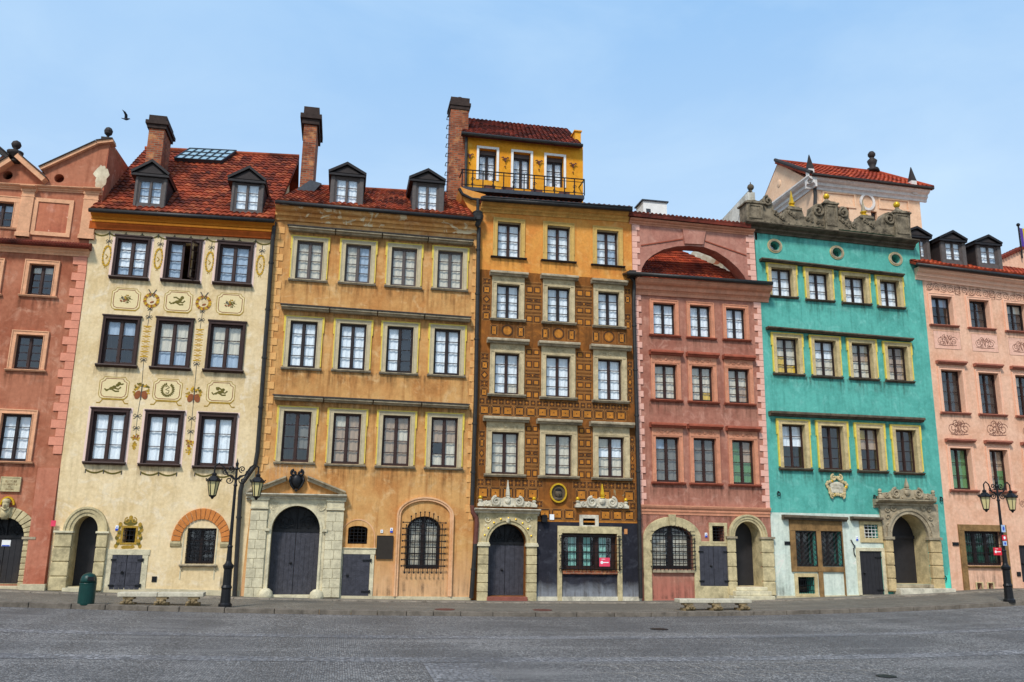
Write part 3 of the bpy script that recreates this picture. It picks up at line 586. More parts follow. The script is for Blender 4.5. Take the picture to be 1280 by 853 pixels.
def urn(root, px, py, s, Y=0, mat='lead', name='urn_finial', tall=False):
    p = P(px, py, Y); mb = MB()
    prof = [(.16,0),(.2,.04),(.16,.08),(.07,.12),(.07,.18),(.24,.3),(.26,.4),(.1,.44),(.06,.5),(.12,.56),(.16,.66),(.12,.76),(.02,.82)]
    mb.lathe((p.x, Y, p.z), [(r*s, z*s) for r, z in prof], 12); return mb.build(name, M[mat], root, smooth=True)
urn(h.root, 17, 204, .95, -.05); 
p = P(134,176,.1); mb = MB(); mb.box(p.x-.17, p.x+.17, 0, .3, p.z, p.z+.09); mb.lathe((p.x,.12,p.z+.09), [(.05,0),(.04,.08),(.12,.16),(.14,.26),(.09,.36),(.02,.4)], 10); mb.build('ball_finial', M['lead'], h.root, smooth=False)
X0 = U(137,180); top0 = Z(138,175); 
q = Q(166,218,X0); mb = MB(); mb.prism_yz([(.01,1),(.01,top0),(min(q.y,7),q.z+.02),(min(q.y,7)+.3,q.z-1.2),(7,1)], X0-.25, X0, 0); mb.build('side_wall', pl0up, h.root)
# back roof of the gabled house
zr = top0-.15; mb = MB(); xv = U(49,209); zv = Z(49,209)
mb.prism([(xv,zv-.05),(X0-.25,zr),(X0-.25,zr-1.5),(xv,zv-1.5)], .3, 7); mb.build('rear_roof', M['tile_dark'], h.root)
# worn patch by the corner
mb = MB(); c = XZ(128,221); mb.add([(c[0]+.24*(1+.2*math.sin(5*t)+.1*math.sin(11*t))*math.cos(t)*(1 if math.cos(t) < 0 else .72), -.005, c[1]+.4*(1+.12*math.sin(3*t+1)+.08*math.cos(9*t))*math.sin(t)) for t in [i*math.pi/18 for i in range(36)]], [tuple(range(36))]); mb.build('bare_render_patch', plaster('bare_render', rgb(214,200,170), rgb(170,140,110), seed=9), h.root)
# quoins and leaning buttress
M['q0'] = stone('salmon_quoins', rgb(222, 146, 118), .85)
quoins(h, 'quoins', B01, -1, .42, M['q0'], .26, .62, -.03, Z(75,568), Z(110,312))
a0, a1 = XZ(30.5,731), XZ(56.8,733); mb = MB(); b0, b1 = XZ(48,585), XZ(74.5,585)
vs = [(a0[0],-.16,gz(a0[0])-.2),(a1[0],-.16,gz(a1[0])-.2),(b1[0],-.03,b1[1]),(b0[0],-.03,b0[1])]; mb.add(vs+[(v[0],.03,v[2]) for v in vs], [(0,1,2,3),(7,6,5,4),(0,4,5,1),(1,5,6,2),(2,6,7,3),(3,7,4,0)])
mb.build('corner_buttress', plaster('pink_red_render', rgb(186, 118, 92), rgb(160, 84, 60), rgb(204,148,122), .3, (rgb(216,176,150), .70), 12), h.root)
mb = MB(); mb.box(a0[0]-.06, a1[0]+.05, -.22, .02, -.3, gz(a0[0])+.16); mb.box(XL, a0[0]-.06, -.08, .02, -.3, gz(a0[0])+.1); mb.build('plinth', M['plinth'], h.root, bevel=.01)
# door case: rusticated jamb and arch with a carved keystone head
mb = MB(); cx = (dx0+dx1)/2; r0 = .02; nv = 15
for i in range(nv):
    t0, t1 = math.pi*i/nv+.012, math.pi*(i+1)/nv-.012; R0, R1 = (dx1-dx0)/2, (dx1-dx0)/2+.34; k = (zt-zs)/R0
    pts = [(cx+R0*math.cos(t0), zs+k*R0*math.sin(t0)), (cx+R1*math.cos(t0), zs+k*R1*math.sin(t0)), (cx+R1*math.cos(t1), zs+k*R1*math.sin(t1)), (cx+R0*math.cos(t1), zs+k*R0*math.sin(t1))]; mb.prism(pts, -.08 if i % 2 else -.06, .03)
mb.build('arch_voussoirs', M['stone_y'], h.root, bevel=.012)
for xa, xb in ((dx1, dx1+.30), (dx0-.3, dx0)):
    rust_block(h, 'jamb', xa+.005, xb, zb-.1, zs-.07, 8, -.07, M['stone_y']); mb = MB(); mb.box(xa-.03, xb+.04, -.12, .03, zs-.07, zs); mb.build('impost', M['stone_g'], h.root)
kx, kz = XZ(8.5,640); mb = MB(); mb.prism([(kx-.07,kz-.22),(kx+.07,kz-.22),(kx+.12,kz+.1),(kx-.12,kz+.1)], -.16, .02); mb.ball((kx,-.16,kz+.2), .1, 10, sz=1.3); mb.ball((kx,-.14,kz+.3), .12, 10, sz=.7); mb.ball((kx,-.27,kz+.19), .025, 6, sz=1.6); mb.tube([(kx-.1,-.17,kz+.12),(kx,-.2,kz+.05),(kx+.1,-.17,kz+.12)], .03, 6); mb.build('carved_head', M['stone_y'], h.root, smooth=True)
mb = MB(); arcstrip(mb, kx, kz+.2, .15, .2, .05, -.08, .02, kz+.15, 0, 12, False); mb.build('head_niche', M['gold'], h.root)
a, b, z0, z1 = rect_px(2.2,25,597.5,613.5); mb = MB(); mb.box(a, b, -.05, .02, z0, z1); ring(mb, [(a,z0),(b,z0),(b,z1),(a,z1)], [(a-.03,z0-.03),(b+.03,z0-.03),(b+.03,z1+.03),(a-.03,z1+.03)], -.065, .02)
pl = mb.build('inscribed_tablet', M['stone_y'], h.root); tm = MB()
def fake_glyphs(tm, a, b, z, hh, n, y, seed=1):      # worn incised lettering, too small to read
    r = random.Random(seed); w_ = (b-a)/n
    for i in range(n):
        x = a+w_*(i+.2); k = r.choice('IOVMLE'); ww = w_*.6
        if k == 'O': tm.ribbon(circle(x+ww/2, z+hh/2, ww/2, hh/2, 8), .009, y, 0, True)
        elif k == 'V': tm.ribbon([(x,z+hh),(x+ww/2,z),(x+ww,z+hh)], .009, y)
        elif k == 'M': tm.ribbon([(x,z),(x+ww*.2,z+hh),(x+ww/2,z+hh*.3),(x+ww*.8,z+hh),(x+ww,z)], .009, y)
        else:
            tm.ribbon([(x,z),(x,z+hh)], .009, y)
            if k != 'I': tm.ribbon([(x,z+.004),(x+ww,z+.004)], .009, y)
            if k == 'E': tm.ribbon([(x,z+hh),(x+ww,z+hh)], .009, y); tm.ribbon([(x,z+hh/2),(x+ww*.8,z+hh/2)], .009, y)
fake_glyphs(tm, a+.1, b-.08, z1-.14, .07, 7, -.053, 1); fake_glyphs(tm, a+.05, b-.06, z1-.22, .05, 11, -.053, 2); fake_glyphs(tm, (a+b)/2-.05, (a+b)/2+.05, z1-.28, .035, 2, -.053, 3); fake_glyphs(tm, a+.14, b-.14, z1-.36, .04, 6, -.053, 4)
tm.build('incised_lettering', M['stone_br'], pl)
stains(h, (((-104,297),(110,309)),), (XL, a0[0]-.1))
# ================================================================== house: cream with painted ornament
cream = rgb(226, 200, 140)
pl1 = plaster('cream_render', rgb(232, 206, 162), rgb(210, 178, 126), rgb(238, 222, 196), .4, (rgb(230, 196, 170), .74), 3)
h = House('cream_house', U(185, 742), 'cream yellow house with painted garlands and dark framed windows, under a red tiled roof', )
h1 = h
M['fw1'] = M['frame_brown']
pinkpale = flat('pale_pink_band', rgb(236, 206, 190), .9, 0, .93)
S1 = [((141.7,187,296.6,349.2), 'ww/ww/ww/bb', 4), ((205.6,251.1,300,352.8), None, 4), ((270,315.5,303.9,356.8), 'bb', 4),
      ((125.7,173.5,396.2,458.7), 'bb/dd/dd', 3), ((192.4,239.9,398.8,462), 'cc/cc/bb', 3), ((258.2,305.4,403,465.1), 'cc/cc/bb', 3),
      ((110.4,159,511.8,580.1), 'ww', 3), ((178.6,227,515,582.3), 'ww', 3), ((245.9,293.6,517.9,585.4), 'ww', 3)]
for i, (px, cur, rw) in enumerate(S1):
    x0, x1, z0, z1 = rect_px(*px); fr = .085; mb = MB()
    a, b, c_, d_ = x0+fr, x1-fr, z0+fr*.8, z1-fr; h.holes.append(([(a,c_),(b,c_),(b,d_),(a,d_)], .3))
    if cur: w_ = make_glazing(h.root, 'window', a, b, c_, d_, .05, rw, cur, M['frame_brown'], .055, .075, .02)
    else:     # one casement swung open
        w_ = make_glazing(h.root, 'window', a, a+(b-a)*.52, c_, d_, .05, rw, 'b/b/b/b', M['frame_brown'], .055, .075, .02, 0, 'window with its right casement open', cols=1)
        cs = MB(); hx = b-.03; ang = math.radians(68); L = (b-a)*.48
        def sw(u): return (hx-u*math.cos(ang), .04-u*math.sin(ang))
        def bar3(u0, u1, z0_, z1_, th=.02):
            p, q_ = sw(u0), sw(u1); nx, ny = math.sin(ang)*th, -math.cos(ang)*th
            cs.add([(p[0],p[1],z0_),(q_[0],q_[1],z0_),(q_[0]+nx,q_[1]+ny,z0_),(p[0]+nx,p[1]+ny,z0_),(p[0],p[1],z1_),(q_[0],q_[1],z1_),(q_[0]+nx,q_[1]+ny,z1_),(p[0]+nx,p[1]+ny,z1_)], [(0,1,5,4),(1,2,6,5),(2,3,7,6),(3,0,4,7),(4,5,6,7),(3,2,1,0)])
        bar3(0, .05, c_, d_); bar3(L-.05, L, c_, d_); bar3(.05, L-.05, c_, c_+.06); bar3(.05, L-.05, d_-.06, d_)
        for k in (1, 2, 3): zz = c_+(d_-c_)*k/4; bar3(.05, L-.05, zz-.01, zz+.01)
        co = cs.build('open_casement', M['frame_brown'], w_); 
        gl = MB(); p, q_ = sw(.05), sw(L-.05); gl.add([(p[0],p[1],c_+.06),(q_[0],q_[1],c_+.06),(q_[0],q_[1],d_-.06),(p[0],p[1],d_-.06)], [(0,1,2,3)]); gl.build('casement_glass', M['glass'], w_, norm=False)
    mb.box(x0, a+.002, -.06, .06, z0, z1); mb.box(b-.002, x1, -.06, .06, z0, z1); mb.box(a+.002, b-.002, -.06, .06, d_-.002, z1); mb.box(x0-.03, x1+.03, -.085, .02, z1+.002, z1+.05)
    for e_, f_ in ((x0+.02, x0+.045), (x1-.045, x1-.02)): mb.box(e_, f_, -.075, -.058, z0+.05, z1-.03)
    mb.build('casing', M['frame_brown'], w_, bevel=.005)
    sb = MB(); sb.mold((x0-.05, z0+.07), (x1+.05, z0+.07), [(.02,0),(-.15,-.015),(-.16,-.05),(-.1,-.07),(-.07,-.1),(.02,-.1)]); sb.build('sill', M['frame_brown'], w_)
    if i in (0,1,2,6,7,8):
        fb = MB(); t = .075; fb.rect(x0-t-.01, x0-.001, z0-.02, z1+t, -.003); fb.rect(x1+.001, x1+t+.01, z0-.02, z1+t, -.003); fb.rect(x0, x1, z1+.05, z1+t, -.003); fb.build('painted_margin', pinkpale, w_)
# ground floor openings
x0, x1 = U(87.5, 700), U(118.5, 700); zs, zt = Z(105, 664), Z(107, 645); zb = gz(x0)+.12
h.holes.append((arch(x0, x1, zb, zs, zt), .8, 2)); studded_arch(h, 'door', x0, x1, zb, zs, zt, .55, 'door_dark', False)
mb = MB(); cx = (x0+x1)/2; arcstrip(mb, cx, zs, (x1-x0)/2, zt-zs, .10, -.07, .02, zs, 0, 24, False); arcstrip(mb, cx, zs, (x1-x0)/2+.1, zt-zs+.1, .11, -.1, .02, zs, 0, 24, False); arcstrip(mb, cx, zs, (x1-x0)/2+.21, zt-zs+.21, .06, -.13, .02, zs, 0, 24, False); mb.build('door_arch', M['stone_y'], h.root)
xa = U(65.5, 700); rust_block(h, 'jamb', xa, x0, zb-.12, zs-.06, 4, -.12, M['stone_y'], .03, .02); rust_block(h, 'jamb', x1, x1+.30, zb-.12, zs-.06, 4, -.12, M['stone_y'], .03, .02)
mb = MB(); mb.box(xa-.03, x0+.03, -.17, .02, zs-.06, zs+.0); mb.build('impost', M['stone'], h.root, bevel=.008); mb = MB(); mb.box(x1-.03, x1+.34, -.17, .02, zs-.06, zs); mb.build('impost', M['stone'], h.root, bevel=.008); mb = MB(); mb.box(x0-.05, x1+.1, -.25, .6, gz(x0)-.1, gz(x0)+.1); mb.build('door_step', M['stone'], h.root, bevel=.008)
a, b, z0, z1 = rect_px(138.6,176,694,737.2); h.holes.append(([(a,z0),(b,z0),(b,z1),(a,z1)], .12)); door_leaf(h, 'cellar_hatch', a, b, z0, z1, -.03, 'door', 3, 0, 2)
mb = MB(); mb.box(a-.22, a-.004, -.025, .02, z0-.1, z1); mb.box(b+.004, b+.17, -.025, .02, z0-.1, z1); mb.box(a-.22, b+.2, -.03, .02, z1+.004, z1+.17); mb.build('hatch_surround', M['stone'], h.root, bevel=.006)
a, b, z0, z1 = rect_px(153.6,169.3,660,678.5); h.holes.append(([(a,z0),(b,z0),(b,z1),(a,z1)], .5)); mb = MB(); grille(mb, a, b, z0, z1, .06, 3, 3, .012); mb.build('small_window_grille', M['iron'], h.root)
g1 = MB(); cx, cz = (a+b)/2, (z0+z1)/2; pp = M['gold']
ochre = flat('ochre_paint', rgb(178, 140, 50), .85, 0, .6, 12); olive = flat('olive_paint', rgb(112, 100, 44), .9, 0, .6, 12); rust = flat('rust_red_paint', rgb(150, 86, 50), .9, 0, .7, 12); inkgrey = flat('grey_ink_paint', rgb(84, 82, 76), .9, 0, .7, 12); goldyel = flat('amber_paint', rgb(214, 164, 44), .9, 0, .7, 12); fleshy = flat('light_ochre_paint', rgb(230, 208, 158), .9, 0, .9, 12)
PAINT = [ochre, olive, rust, inkgrey, goldyel, fleshy]
hw, hh = (b-a)/2+.1, (z1-z0)/2+.1
ring(g1, [(a,z0),(b,z0),(b,z1),(a,z1)], [(a-.06,z0-.06),(b+.06,z0-.06),(b+.06,z1+.06),(a-.06,z1+.06)], -.012, .01, 0)
for sg in (-1, 1):
    for k in range(9): t = -1+k*.25; g1.disc(cx+sg*(hw+.03+.03*math.cos(k*2)), cz+t*hh, .055, .07, -.006-.001*k, k % 2, 8)
    g1.ribbon(spiral(cx+sg*.09, cz+hh+.12, .09, 1.3, -sg, math.pi/2), .03, -.009, 0); g1.ribbon(spiral(cx+sg*.12, cz-hh-.03, .06, 1.2, sg), .025, -.009, 0)
g1.disc(cx, cz+hh+.05, .2, .09, -.005, 1, 14); g1.disc(cx, cz+hh+.2, .06, .07, -.007, 0, 10); g1.disc(cx, cz-hh-.03, .2, .05, -.005, 0, 12)
g1.build('painted_cartouche', PAINT, h.root)
# blind arch with grated window
cxp = XZ(251, 677); cx, zs = cxp; rx = U(281,665)-cx; zt = Z(256,632.5); R = rx+.0; kk = (zt-zs)/(rx+.30)
mb = MB(); nv = 17
for i in range(nv):
    t0, t1 = math.pi*(i+.06)/nv, math.pi*(i+.94)/nv; R0, R1 = rx-.08, rx+.18
    mb.prism([(cx+R0*math.cos(t0), zs+kk*1.02*R0*math.sin(t0)), (cx+R1*math.cos(t0), zs+kk*1.06*R1*math.sin(t0)), (cx+R1*math.cos(t1), zs+kk*1.06*R1*math.sin(t1)), (cx+R0*math.cos(t1), zs+kk*1.02*R0*math.sin(t1))], -.05, .02)
mb.build('brick_relieving_arch', stone('orange_brick_voussoirs', rgb(206, 128, 66), .75), h.root, bevel=.006)
mb = MB()
for sg in (-1, 1): mb.mold((cx+sg*(rx+.05)-.15, zs-.01), (cx+sg*(rx+.05)+.15, zs-.01), [(.02,0),(-.08,0),(-.08,-.06),(-.04,-.14),(.02,-.18)])
mb.build('arch_bracket', M['stone_y'], h.root)
mb = MB(); zn = Z(251,661); arcstrip(mb, cx-.02, zn, rx*.70, .42, .035, -.014, .01, zn-1.5, 0, 20, True); mb.build('niche_moulding', M['stone'], h.root)
a, b, z0, z1 = rect_px(232.6,269.1,660.4,705.2); h.holes.append(([(a,z0),(b,z0),(b,z1),(a,z1)], .5)); w_ = make_glazing(h.root, 'barred_window', a, b, z0, z1, .2, 3, 'kk', M['frame_black'], .05, .06, .02)
mb = MB(); grille(mb, a, b, z0, z1, .03, 6, 9, .011); mb.build('window_grille', M['iron'], w_)
mb = MB(); mb.mold((a-.14, z0-.01), (b+.1, z0-.01), slab(.12, .07)); mb.box(a-.1, a-.05, -.06, .02, z0-.16, z0-.09); mb.box(b+.02, b+.07, -.06, .02, z0-.16, z0-.09); mb.build('sill', M['stone_g'], w_)
a, b, z0, z1 = rect_px(189.8,196,720.7,727.7); mb = MB(); mb.box(a, b, -.02, .02, z0, z1); mb.build('vent_plate', M['iron'], h.root)
outer = [(B01[0][0],-.5),(B12[0][0],-.5)]+B12[1:4]+[XZ(343.6,273), XZ(113.2,266)]+B01[:0:-1]
h.wall(outer, pl1, 8.0, reveal=M['stone_y'])
mb = MB(); mb.mold((B01[1][0], gz(B01[1][0])+.12), (B12[1][0], gz(B12[1][0])+.16), simple(.03, .5)); mb.build('plinth', M['plinth'], h.root)
oc = stone('ochre_cornice', rgb(216, 136, 44), .8); oc2 = stone('red_ochre_cornice', rgb(176, 84, 30), .7)
h.band('eaves_cornice', (113,263), (343.5,277), corn(.30,.30), oc); h.band('frieze_band', (112.3,275.8), (343,289.5), simple(.105,.26), oc2); h.band('frieze_moulding', (115,274), (343,287.5), simple(.13,.07), oc)
# gutter, roof
def gutter(h, a, b, Y, r=.07):
    p, q = P(a[0], a[1], Y), P(b[0], b[1], Y); mb = MB(); mb.tube([p, q], r, 10); mb.box(min(p.x,q.x), max(p.x,q.x), Y+.03, Y+.12, p.z-.02, p.z+.03) if abs(p.z-q.z) < .02 else None; return mb.build('gutter', M['pipe'], h.root, smooth=True)
gutter(h, (111,262.5), (343,276.5), -.42)
e0, e1 = P(113,260.5,-.36), P(342,274,-.36); YR = 4.2; r1 = P(374,197.5,YR); r0 = P(213.7,189,YR); r0 = r1+(r0-r1)*((r1.x-(X0+.05))/(r1.x-r0.x))
tileroof('roof', M['tile'], h.root, e0, e1, r0, r1, .19, .27)
print('roof1 slope', math.degrees(math.atan2(r1.z-e1.z, YR)), r0, r1, e0, e1)
mb = MB(); mb.add([r0, r1, (r1.x,8,r1.z-4), (r0.x,8,r0.z-4)], [(0,1,2,3)]); mb.build('rear_roof', M['tile_dark'], h.root, norm=False)
mb = MB(); mb.tube([r0+Vector((0,0,.05)), r1+Vector((0,0,.05))], .09, 8); mb.build('ridge_tiles', M['tile'], h.root)
mb = MB(); zz1 = e1.z; mb.prism_yz([(.03,e1.z-1),(.03,e1.z-.05),(YR,r1.z-.1),(8,r1.z-4),(8,e1.z-1)], e1.x-.2, e1.x-.02); mb.build('gable_wall', pl1, h.root)
def roofY(px, py):   # where the ray through a point meets the roof plane
    n_ = (e1-e0).cross(r1-e1); d = ray(px, py); return ORG+d*((e0-ORG).dot(n_)/d.dot(n_))
pts = [roofY(*p) for p in ((218,202),(277,205.5),(295.5,192.6),(237.5,189.8))]; nn = (pts[1]-pts[0]).cross(pts[3]-pts[0]).normalized(); nn = nn if nn.z > 0 else -nn
mb = MB(); gl = MB(); up_ = [p+nn*.14 for p in pts]; lo_ = [p-nn*.02 for p in pts]
mb.add(lo_+[p+nn*.12 for p in pts], [(0,1,2,3),(7,6,5,4),(0,4,5,1),(1,5,6,2),(2,6,7,3),(3,7,4,0)])
gl.add([p+nn*.125 for p in pts], [(0,1,2,3)])
for i in range(7): mb.tube([up_[0].lerp(up_[1], i/6), up_[3].lerp(up_[2], i/6)], .028, 5)
for i in range(4): mb.tube([up_[0].lerp(up_[3], i/3), up_[1].lerp(up_[2], i/3)], .024, 5)
sk = mb.build('skylight', M['zinc'], h.root); gm = flat('skylight_glass', rgb(150,178,190), .12, 0, .9, spec=.9, bump=0); gl.build('skylight_glass', gm, sk, norm=False)
dormer(h, (167.9,208,219,259), (172.4,203,224.8,256.5), (191.2,199.6), (163.5,213,214.5), -.17, 2.5, 3, 'bb/bb/ww'); 
dormer(h, (289,329.6,225.5,266), (293.3,324.8,229.2,264.2), (312.1,207.7), (284,333.5,222), -.17, 2.4, 3, 'ww')
chimney(h, 184, 204, 144.5, 215, 1.4, 1.15, .12, .5)
chimney(h, 377.5, 394, 134, 250, 1.6, 1.7, .15, .7, 'tall brown brick chimney standing where two roofs meet')
# painted ornament --------------------------------------------------
def pxl(pts, Y=0): return [XZ(a, b, Y) for a, b in pts]
def plaque(cxp, cyp, wp, hp, motif, legs=False):
    cx, cz = XZ(cxp, cyp); hw, hh = wp*.0118, hp*.0125; g = MB(); n_ = .12
    def octo(k): 
        w_, q_, c_ = hw*k, hh*k, n_
        return [(cx-w_+c_, cz-q_), (cx+w_-c_, cz-q_), (cx+w_-c_*.3, cz-q_+c_*.3), (cx+w_, cz-q_+c_), (cx+w_, cz+q_-c_), (cx+w_-c_*.7, cz+q_-c_*.6), (cx+w_-c_, cz+q_), (cx-w_+c_, cz+q_), (cx-w_+c_*.7, cz+q_-c_*.6), (cx-w_, cz+q_-c_), (cx-w_, cz-q_+c_), (cx-w_+c_*.3, cz-q_+c_*.3)]
    o_ = octo(1.0); g.add([(x, -.003, z) for x, z in o_], [tuple(range(len(o_)))], 5)
    g.ribbon(octo(.86), .022, -.005, 2, True); g.ribbon(octo(1.0), .02, -.0045, 0, True); g.ribbon([(cx-hw+.1, cz-hh-.02), (cx+hw-.1, cz-hh-.02), (cx+hw, cz-hh+.1)], .035, -.006, 0)
    if legs: g.ribbon([(cx-hw-.04, cz-hh-.14), (cx-hw+.06, cz-hh-.14), (cx-hw+.14, cz-hh-.03), (cx+hw-.14, cz-hh-.03), (cx+hw-.06, cz-hh-.14), (cx+hw+.04, cz-hh-.14)], .035, -.0065, 0)
    s = .1
    if motif == 'flowers':
        for k in range(13): t = k*2.4; r_ = .02+.012*k; g.disc(cx+r_*math.cos(t), cz+r_*math.sin(t)*.8, .035, .028, -.007-.0005*k, (1,0,2,1,3)[k % 5], 7)
        for k in range(8): t = k*.8; g.ribbon([(cx, cz), (cx+.2*math.cos(t), cz+.15*math.sin(t))], .014, -.0068, 1)
    elif motif == 'wreath':
        for k in range(20): t = math.pi*.6+k*math.pi*1.8/20; g.disc(cx+.17*math.cos(t), cz+.19*math.sin(t), .045, .025, -.007-.0003*k, 1, 7, t)
        g.ribbon([(cx-.07, cz+.09), (cx-.02, cz+.13), (cx+.05, cz+.08), (cx-.06, cz), (cx+.05, cz-.03), (cx+.03, cz-.11), (cx-.05, cz-.1)], .028, -.0078, 1)
    else:
        d = {'rider': 1, 'horn': -1, 'fiddler': 1}[motif]; P_ = [(-.2,-.08),(-.08,-.02),(.0,.02),(.1,.09)] if motif == 'horn' else [(-.14,-.06),(-.05,-.02),(.03,0),(.06,.06)]
        for (x, z), r_ in zip(P_, (.035,.05,.055,.05)): g.disc(cx+x, cz+z, r_*1.25, r_, -.0072-r_*.01, 1, 9, .5)
        hx, hz = (cx+.14, cz+.14) if motif == 'horn' else ((cx+.11, cz+.13) if motif == 'rider' else (cx-.1, cz+.09)); g.disc(hx, hz, .055, .055, -.008, 1, 10)
        for L in ([(0,0),(.13,-.04),(.2,.03)], [(-.1,-.03),(-.22,-.09),(-.27,-.03)], [(-.05,-.05),(.05,-.11),(.16,-.1)], [(.05,.05),(-.08,.13),(-.16,.12)] if motif != 'horn' else [(.14,.12),(.24,.12),(.26,.15)]): g.ribbon([(cx+x, cz+z) for x, z in L], .045, -.0076, 1)
    g.build('painted_plaque', PAINT, h.root, norm=False)
plaque(157.5,374,36,28,'flowers'); plaque(223,377,36,28,'rider'); plaque(288,380,36,28,'flowers')
plaque(142.5,485,36,27,'horn',True); plaque(209.5,487.5,36,27,'wreath',True); plaque(276,490,36,27,'fiddler',True)
def cluster(g, cx, cz, w_, hh, ms, n=26, seed=1):
    r = random.Random(seed)
    for k in range(n):
        t, q = r.uniform(0, 6.28), r.random()**.6; g.disc(cx+w_*q*math.cos(t), cz+hh*q*math.sin(t), r.uniform(.025,.05), r.uniform(.02,.035), -.007-.0002*k, r.choice(ms), 6, t)
def bow(g, cx, cz, s, m=3):
    for sg in (-1, 1): g.ribbon([(cx,cz),(cx+sg*s*.7,cz+s*.5),(cx+sg*s,cz),(cx+sg*s*.6,cz-s*.3),(cx,cz)], .018, -.008, m); g.ribbon([(cx,cz),(cx+sg*s*.5,cz-s*.6),(cx+sg*s*.9,cz-s*.8)], .016, -.0082, m)
for wr, ls, lt, cl, b2, c3, sd_ in (((189.4,375.6),(184.5,408),(180,446),(176.8,490),(171.8,520),(169.3,550),5), ((254.4,378.8),(250,412),(246.2,451),(242.6,494),(240,523),(236.8,556),6)):
    g = MB(); x, z = XZ(*wr)
    for k in range(26): t = k*6.283/26; g.disc(x+.2*math.cos(t), z+.2*math.sin(t), .055, .04, -.006-.0003*k, (0,4,2)[k % 3], 7, t)
    bow(g, x, z+.17, .09); g.disc(x+.02, z-.06, .07, .03, -.008, 2, 8, .4); g.ribbon([(x-.12,z+.36),(x-.06,z+.26),(x,z+.18),(x+.06,z+.26),(x+.12,z+.36)], .03, -.0084, 3)
    L = [XZ(*q) for q in (wr, ls, lt, cl, b2, c3)]; g.ribbon([(L[0][0], L[0][1]-.2)]+L[1:2], .016, -.005, 3); g.ribbon(L[2:], .016, -.005, 3)
    n_ = 6; (xa, za), (xb, zb_) = L[1], L[2]
    for s_ in (-1, 1):
        for ph in (0, 1): 
            pts = [(xa+(xb-xa)*i/(2*n_)+s_*(.10 if (i+ph) % 2 else -.10), za+(zb_-za)*i/(2*n_)) for i in range(2*n_+1)]
            if s_ == 1: g.ribbon(pts, .02, -.007-.0004*ph, 4)
    for i in range(0, 2*n_+1, 2): g.ribbon([(xa+(xb-xa)*i/(2*n_)-.12, za+(zb_-za)*i/(2*n_)), (xa+(xb-xa)*i/(2*n_)+.12, za+(zb_-za)*i/(2*n_))], .026, -.0085, 4)
    bow(g, L[0][0]-.01, L[0][1]-.28, .08); bow(g, (L[0][0]+L[1][0])/2, (L[0][1]+L[1][1])/2-.12, .1); bow(g, xb, zb_-.1, .1)
    cx, cz = L[3]; cluster(g, cx, cz+.18, .25, .08, (0,1,4), 22, sd_); cluster(g, cx-.18, cz, .06, .15, (0,4), 12, sd_+1); cluster(g, cx+.18, cz, .06, .15, (0,4), 12, sd_+2)
    g.disc(cx-.1, cz-.1, .09, .14, -.0135, 2, 12, -.3); g.disc(cx+.1, cz-.1, .09, .14, -.0135, 2, 12, .3); g.ribbon([(cx,cz+.2),(cx,cz-.25)], .03, -.0145, 3)
    bow(g, L[4][0], L[4][1]+.0, .12); bow(g, (L[4][0]+L[5][0])/2, (L[4][1]+L[5][1])/2, .1); cx, cz = L[5]; cluster(g, cx, cz+.05, .12, .12, (0,4,2), 20, sd_+3); cluster(g, cx-.02, cz-.2, .07, .14, (0,4), 14, sd_+4)
    g.build('painted_hanging_ornament', PAINT, h.root, norm=False)
g = MB(); a, b = (117,290.5), (340,303)
for k in range(11):
    p0 = XZ(a[0]+(b[0]-a[0])*k/11, a[1]+(b[1]-a[1])*k/11); p1 = XZ(a[0]+(b[0]-a[0])*(k+1)/11, a[1]+(b[1]-a[1])*(k+1)/11)
    up_ = [(p0[0]+(p1[0]-p0[0])*i/8, p0[1]+(p1[1]-p0[1])*i/8-.10*math.sin(math.pi*i/8)**.8) for i in range(9)]; g.ribbon(up_, .05, -.006, 1); g.ribbon([(p0[0],p0[1]+.06),(p0[0],p0[1]-.08)], .03, -.008, 3)
g.build('painted_garland', PAINT, h.root, norm=False)
for cp_ in ((133.5,320), (198,323.5), (262,327.5), (325.5,331.5)):
    g = MB(); cx, cz = XZ(*cp_)
    for k in range(30):
        t = k*6.283/30; xx = .115*math.sin(t); zz = .33*math.cos(t); g.disc(cx+xx+.012*zz, cz+zz, .038, .028, -.006-.0003*k, (0,4)[k % 2], 6, t)
    bow(g, cx+.02, cz+.5, .1); g.ribbon([(cx+.02,cz+.68),(cx+.01,cz+.32)], .018, -.006, 3); g.ribbon([(cx-.04,cz+.05),(cx+.03,cz-.02),(cx-.02,cz-.1)], .03, -.0075, 0); g.ribbon([(cx-.04,cz-.42),(cx,cz-.33),(cx+.03,cz-.42)], .025, -.0078, 0)
    g.build('painted_pendant', PAINT, h.root, norm=False)
for a, b in (((107,587.5),(152,589.8)), ((176,590.5),(221,592)), ((243.5,592),(289,594.5))):
    g = MB(); 
    for k in range(2):
        p0 = XZ(a[0]+(b[0]-a[0])*k/2, a[1]+(b[1]-a[1])*k/2); p1 = XZ(a[0]+(b[0]-a[0])*(k+1)/2, a[1]+(b[1]-a[1])*(k+1)/2)
        g.ribbon([(p0[0]+(p1[0]-p0[0])*i/8, p0[1]-.08*math.sin(math.pi*i/8)) for i in range(9)], .05, -.006, 1)
    for t in (0, .5, 1): q = XZ(a[0]+(b[0]-a[0])*t, a[1]+(b[1]-a[1])*t); g.ribbon([(q[0],q[1]+.03),(q[0],q[1]-.09)], .03, -.008, 3)
    g.build('painted_swag', PAINT, h.root, norm=False)
h.ex = [list(rect_px(*q_[0])) for q_ in S1]
for e_ in h.ex: e_[2] -= .03
stains(h, (), (xa+1.3, B12[1][0]), L=.4)
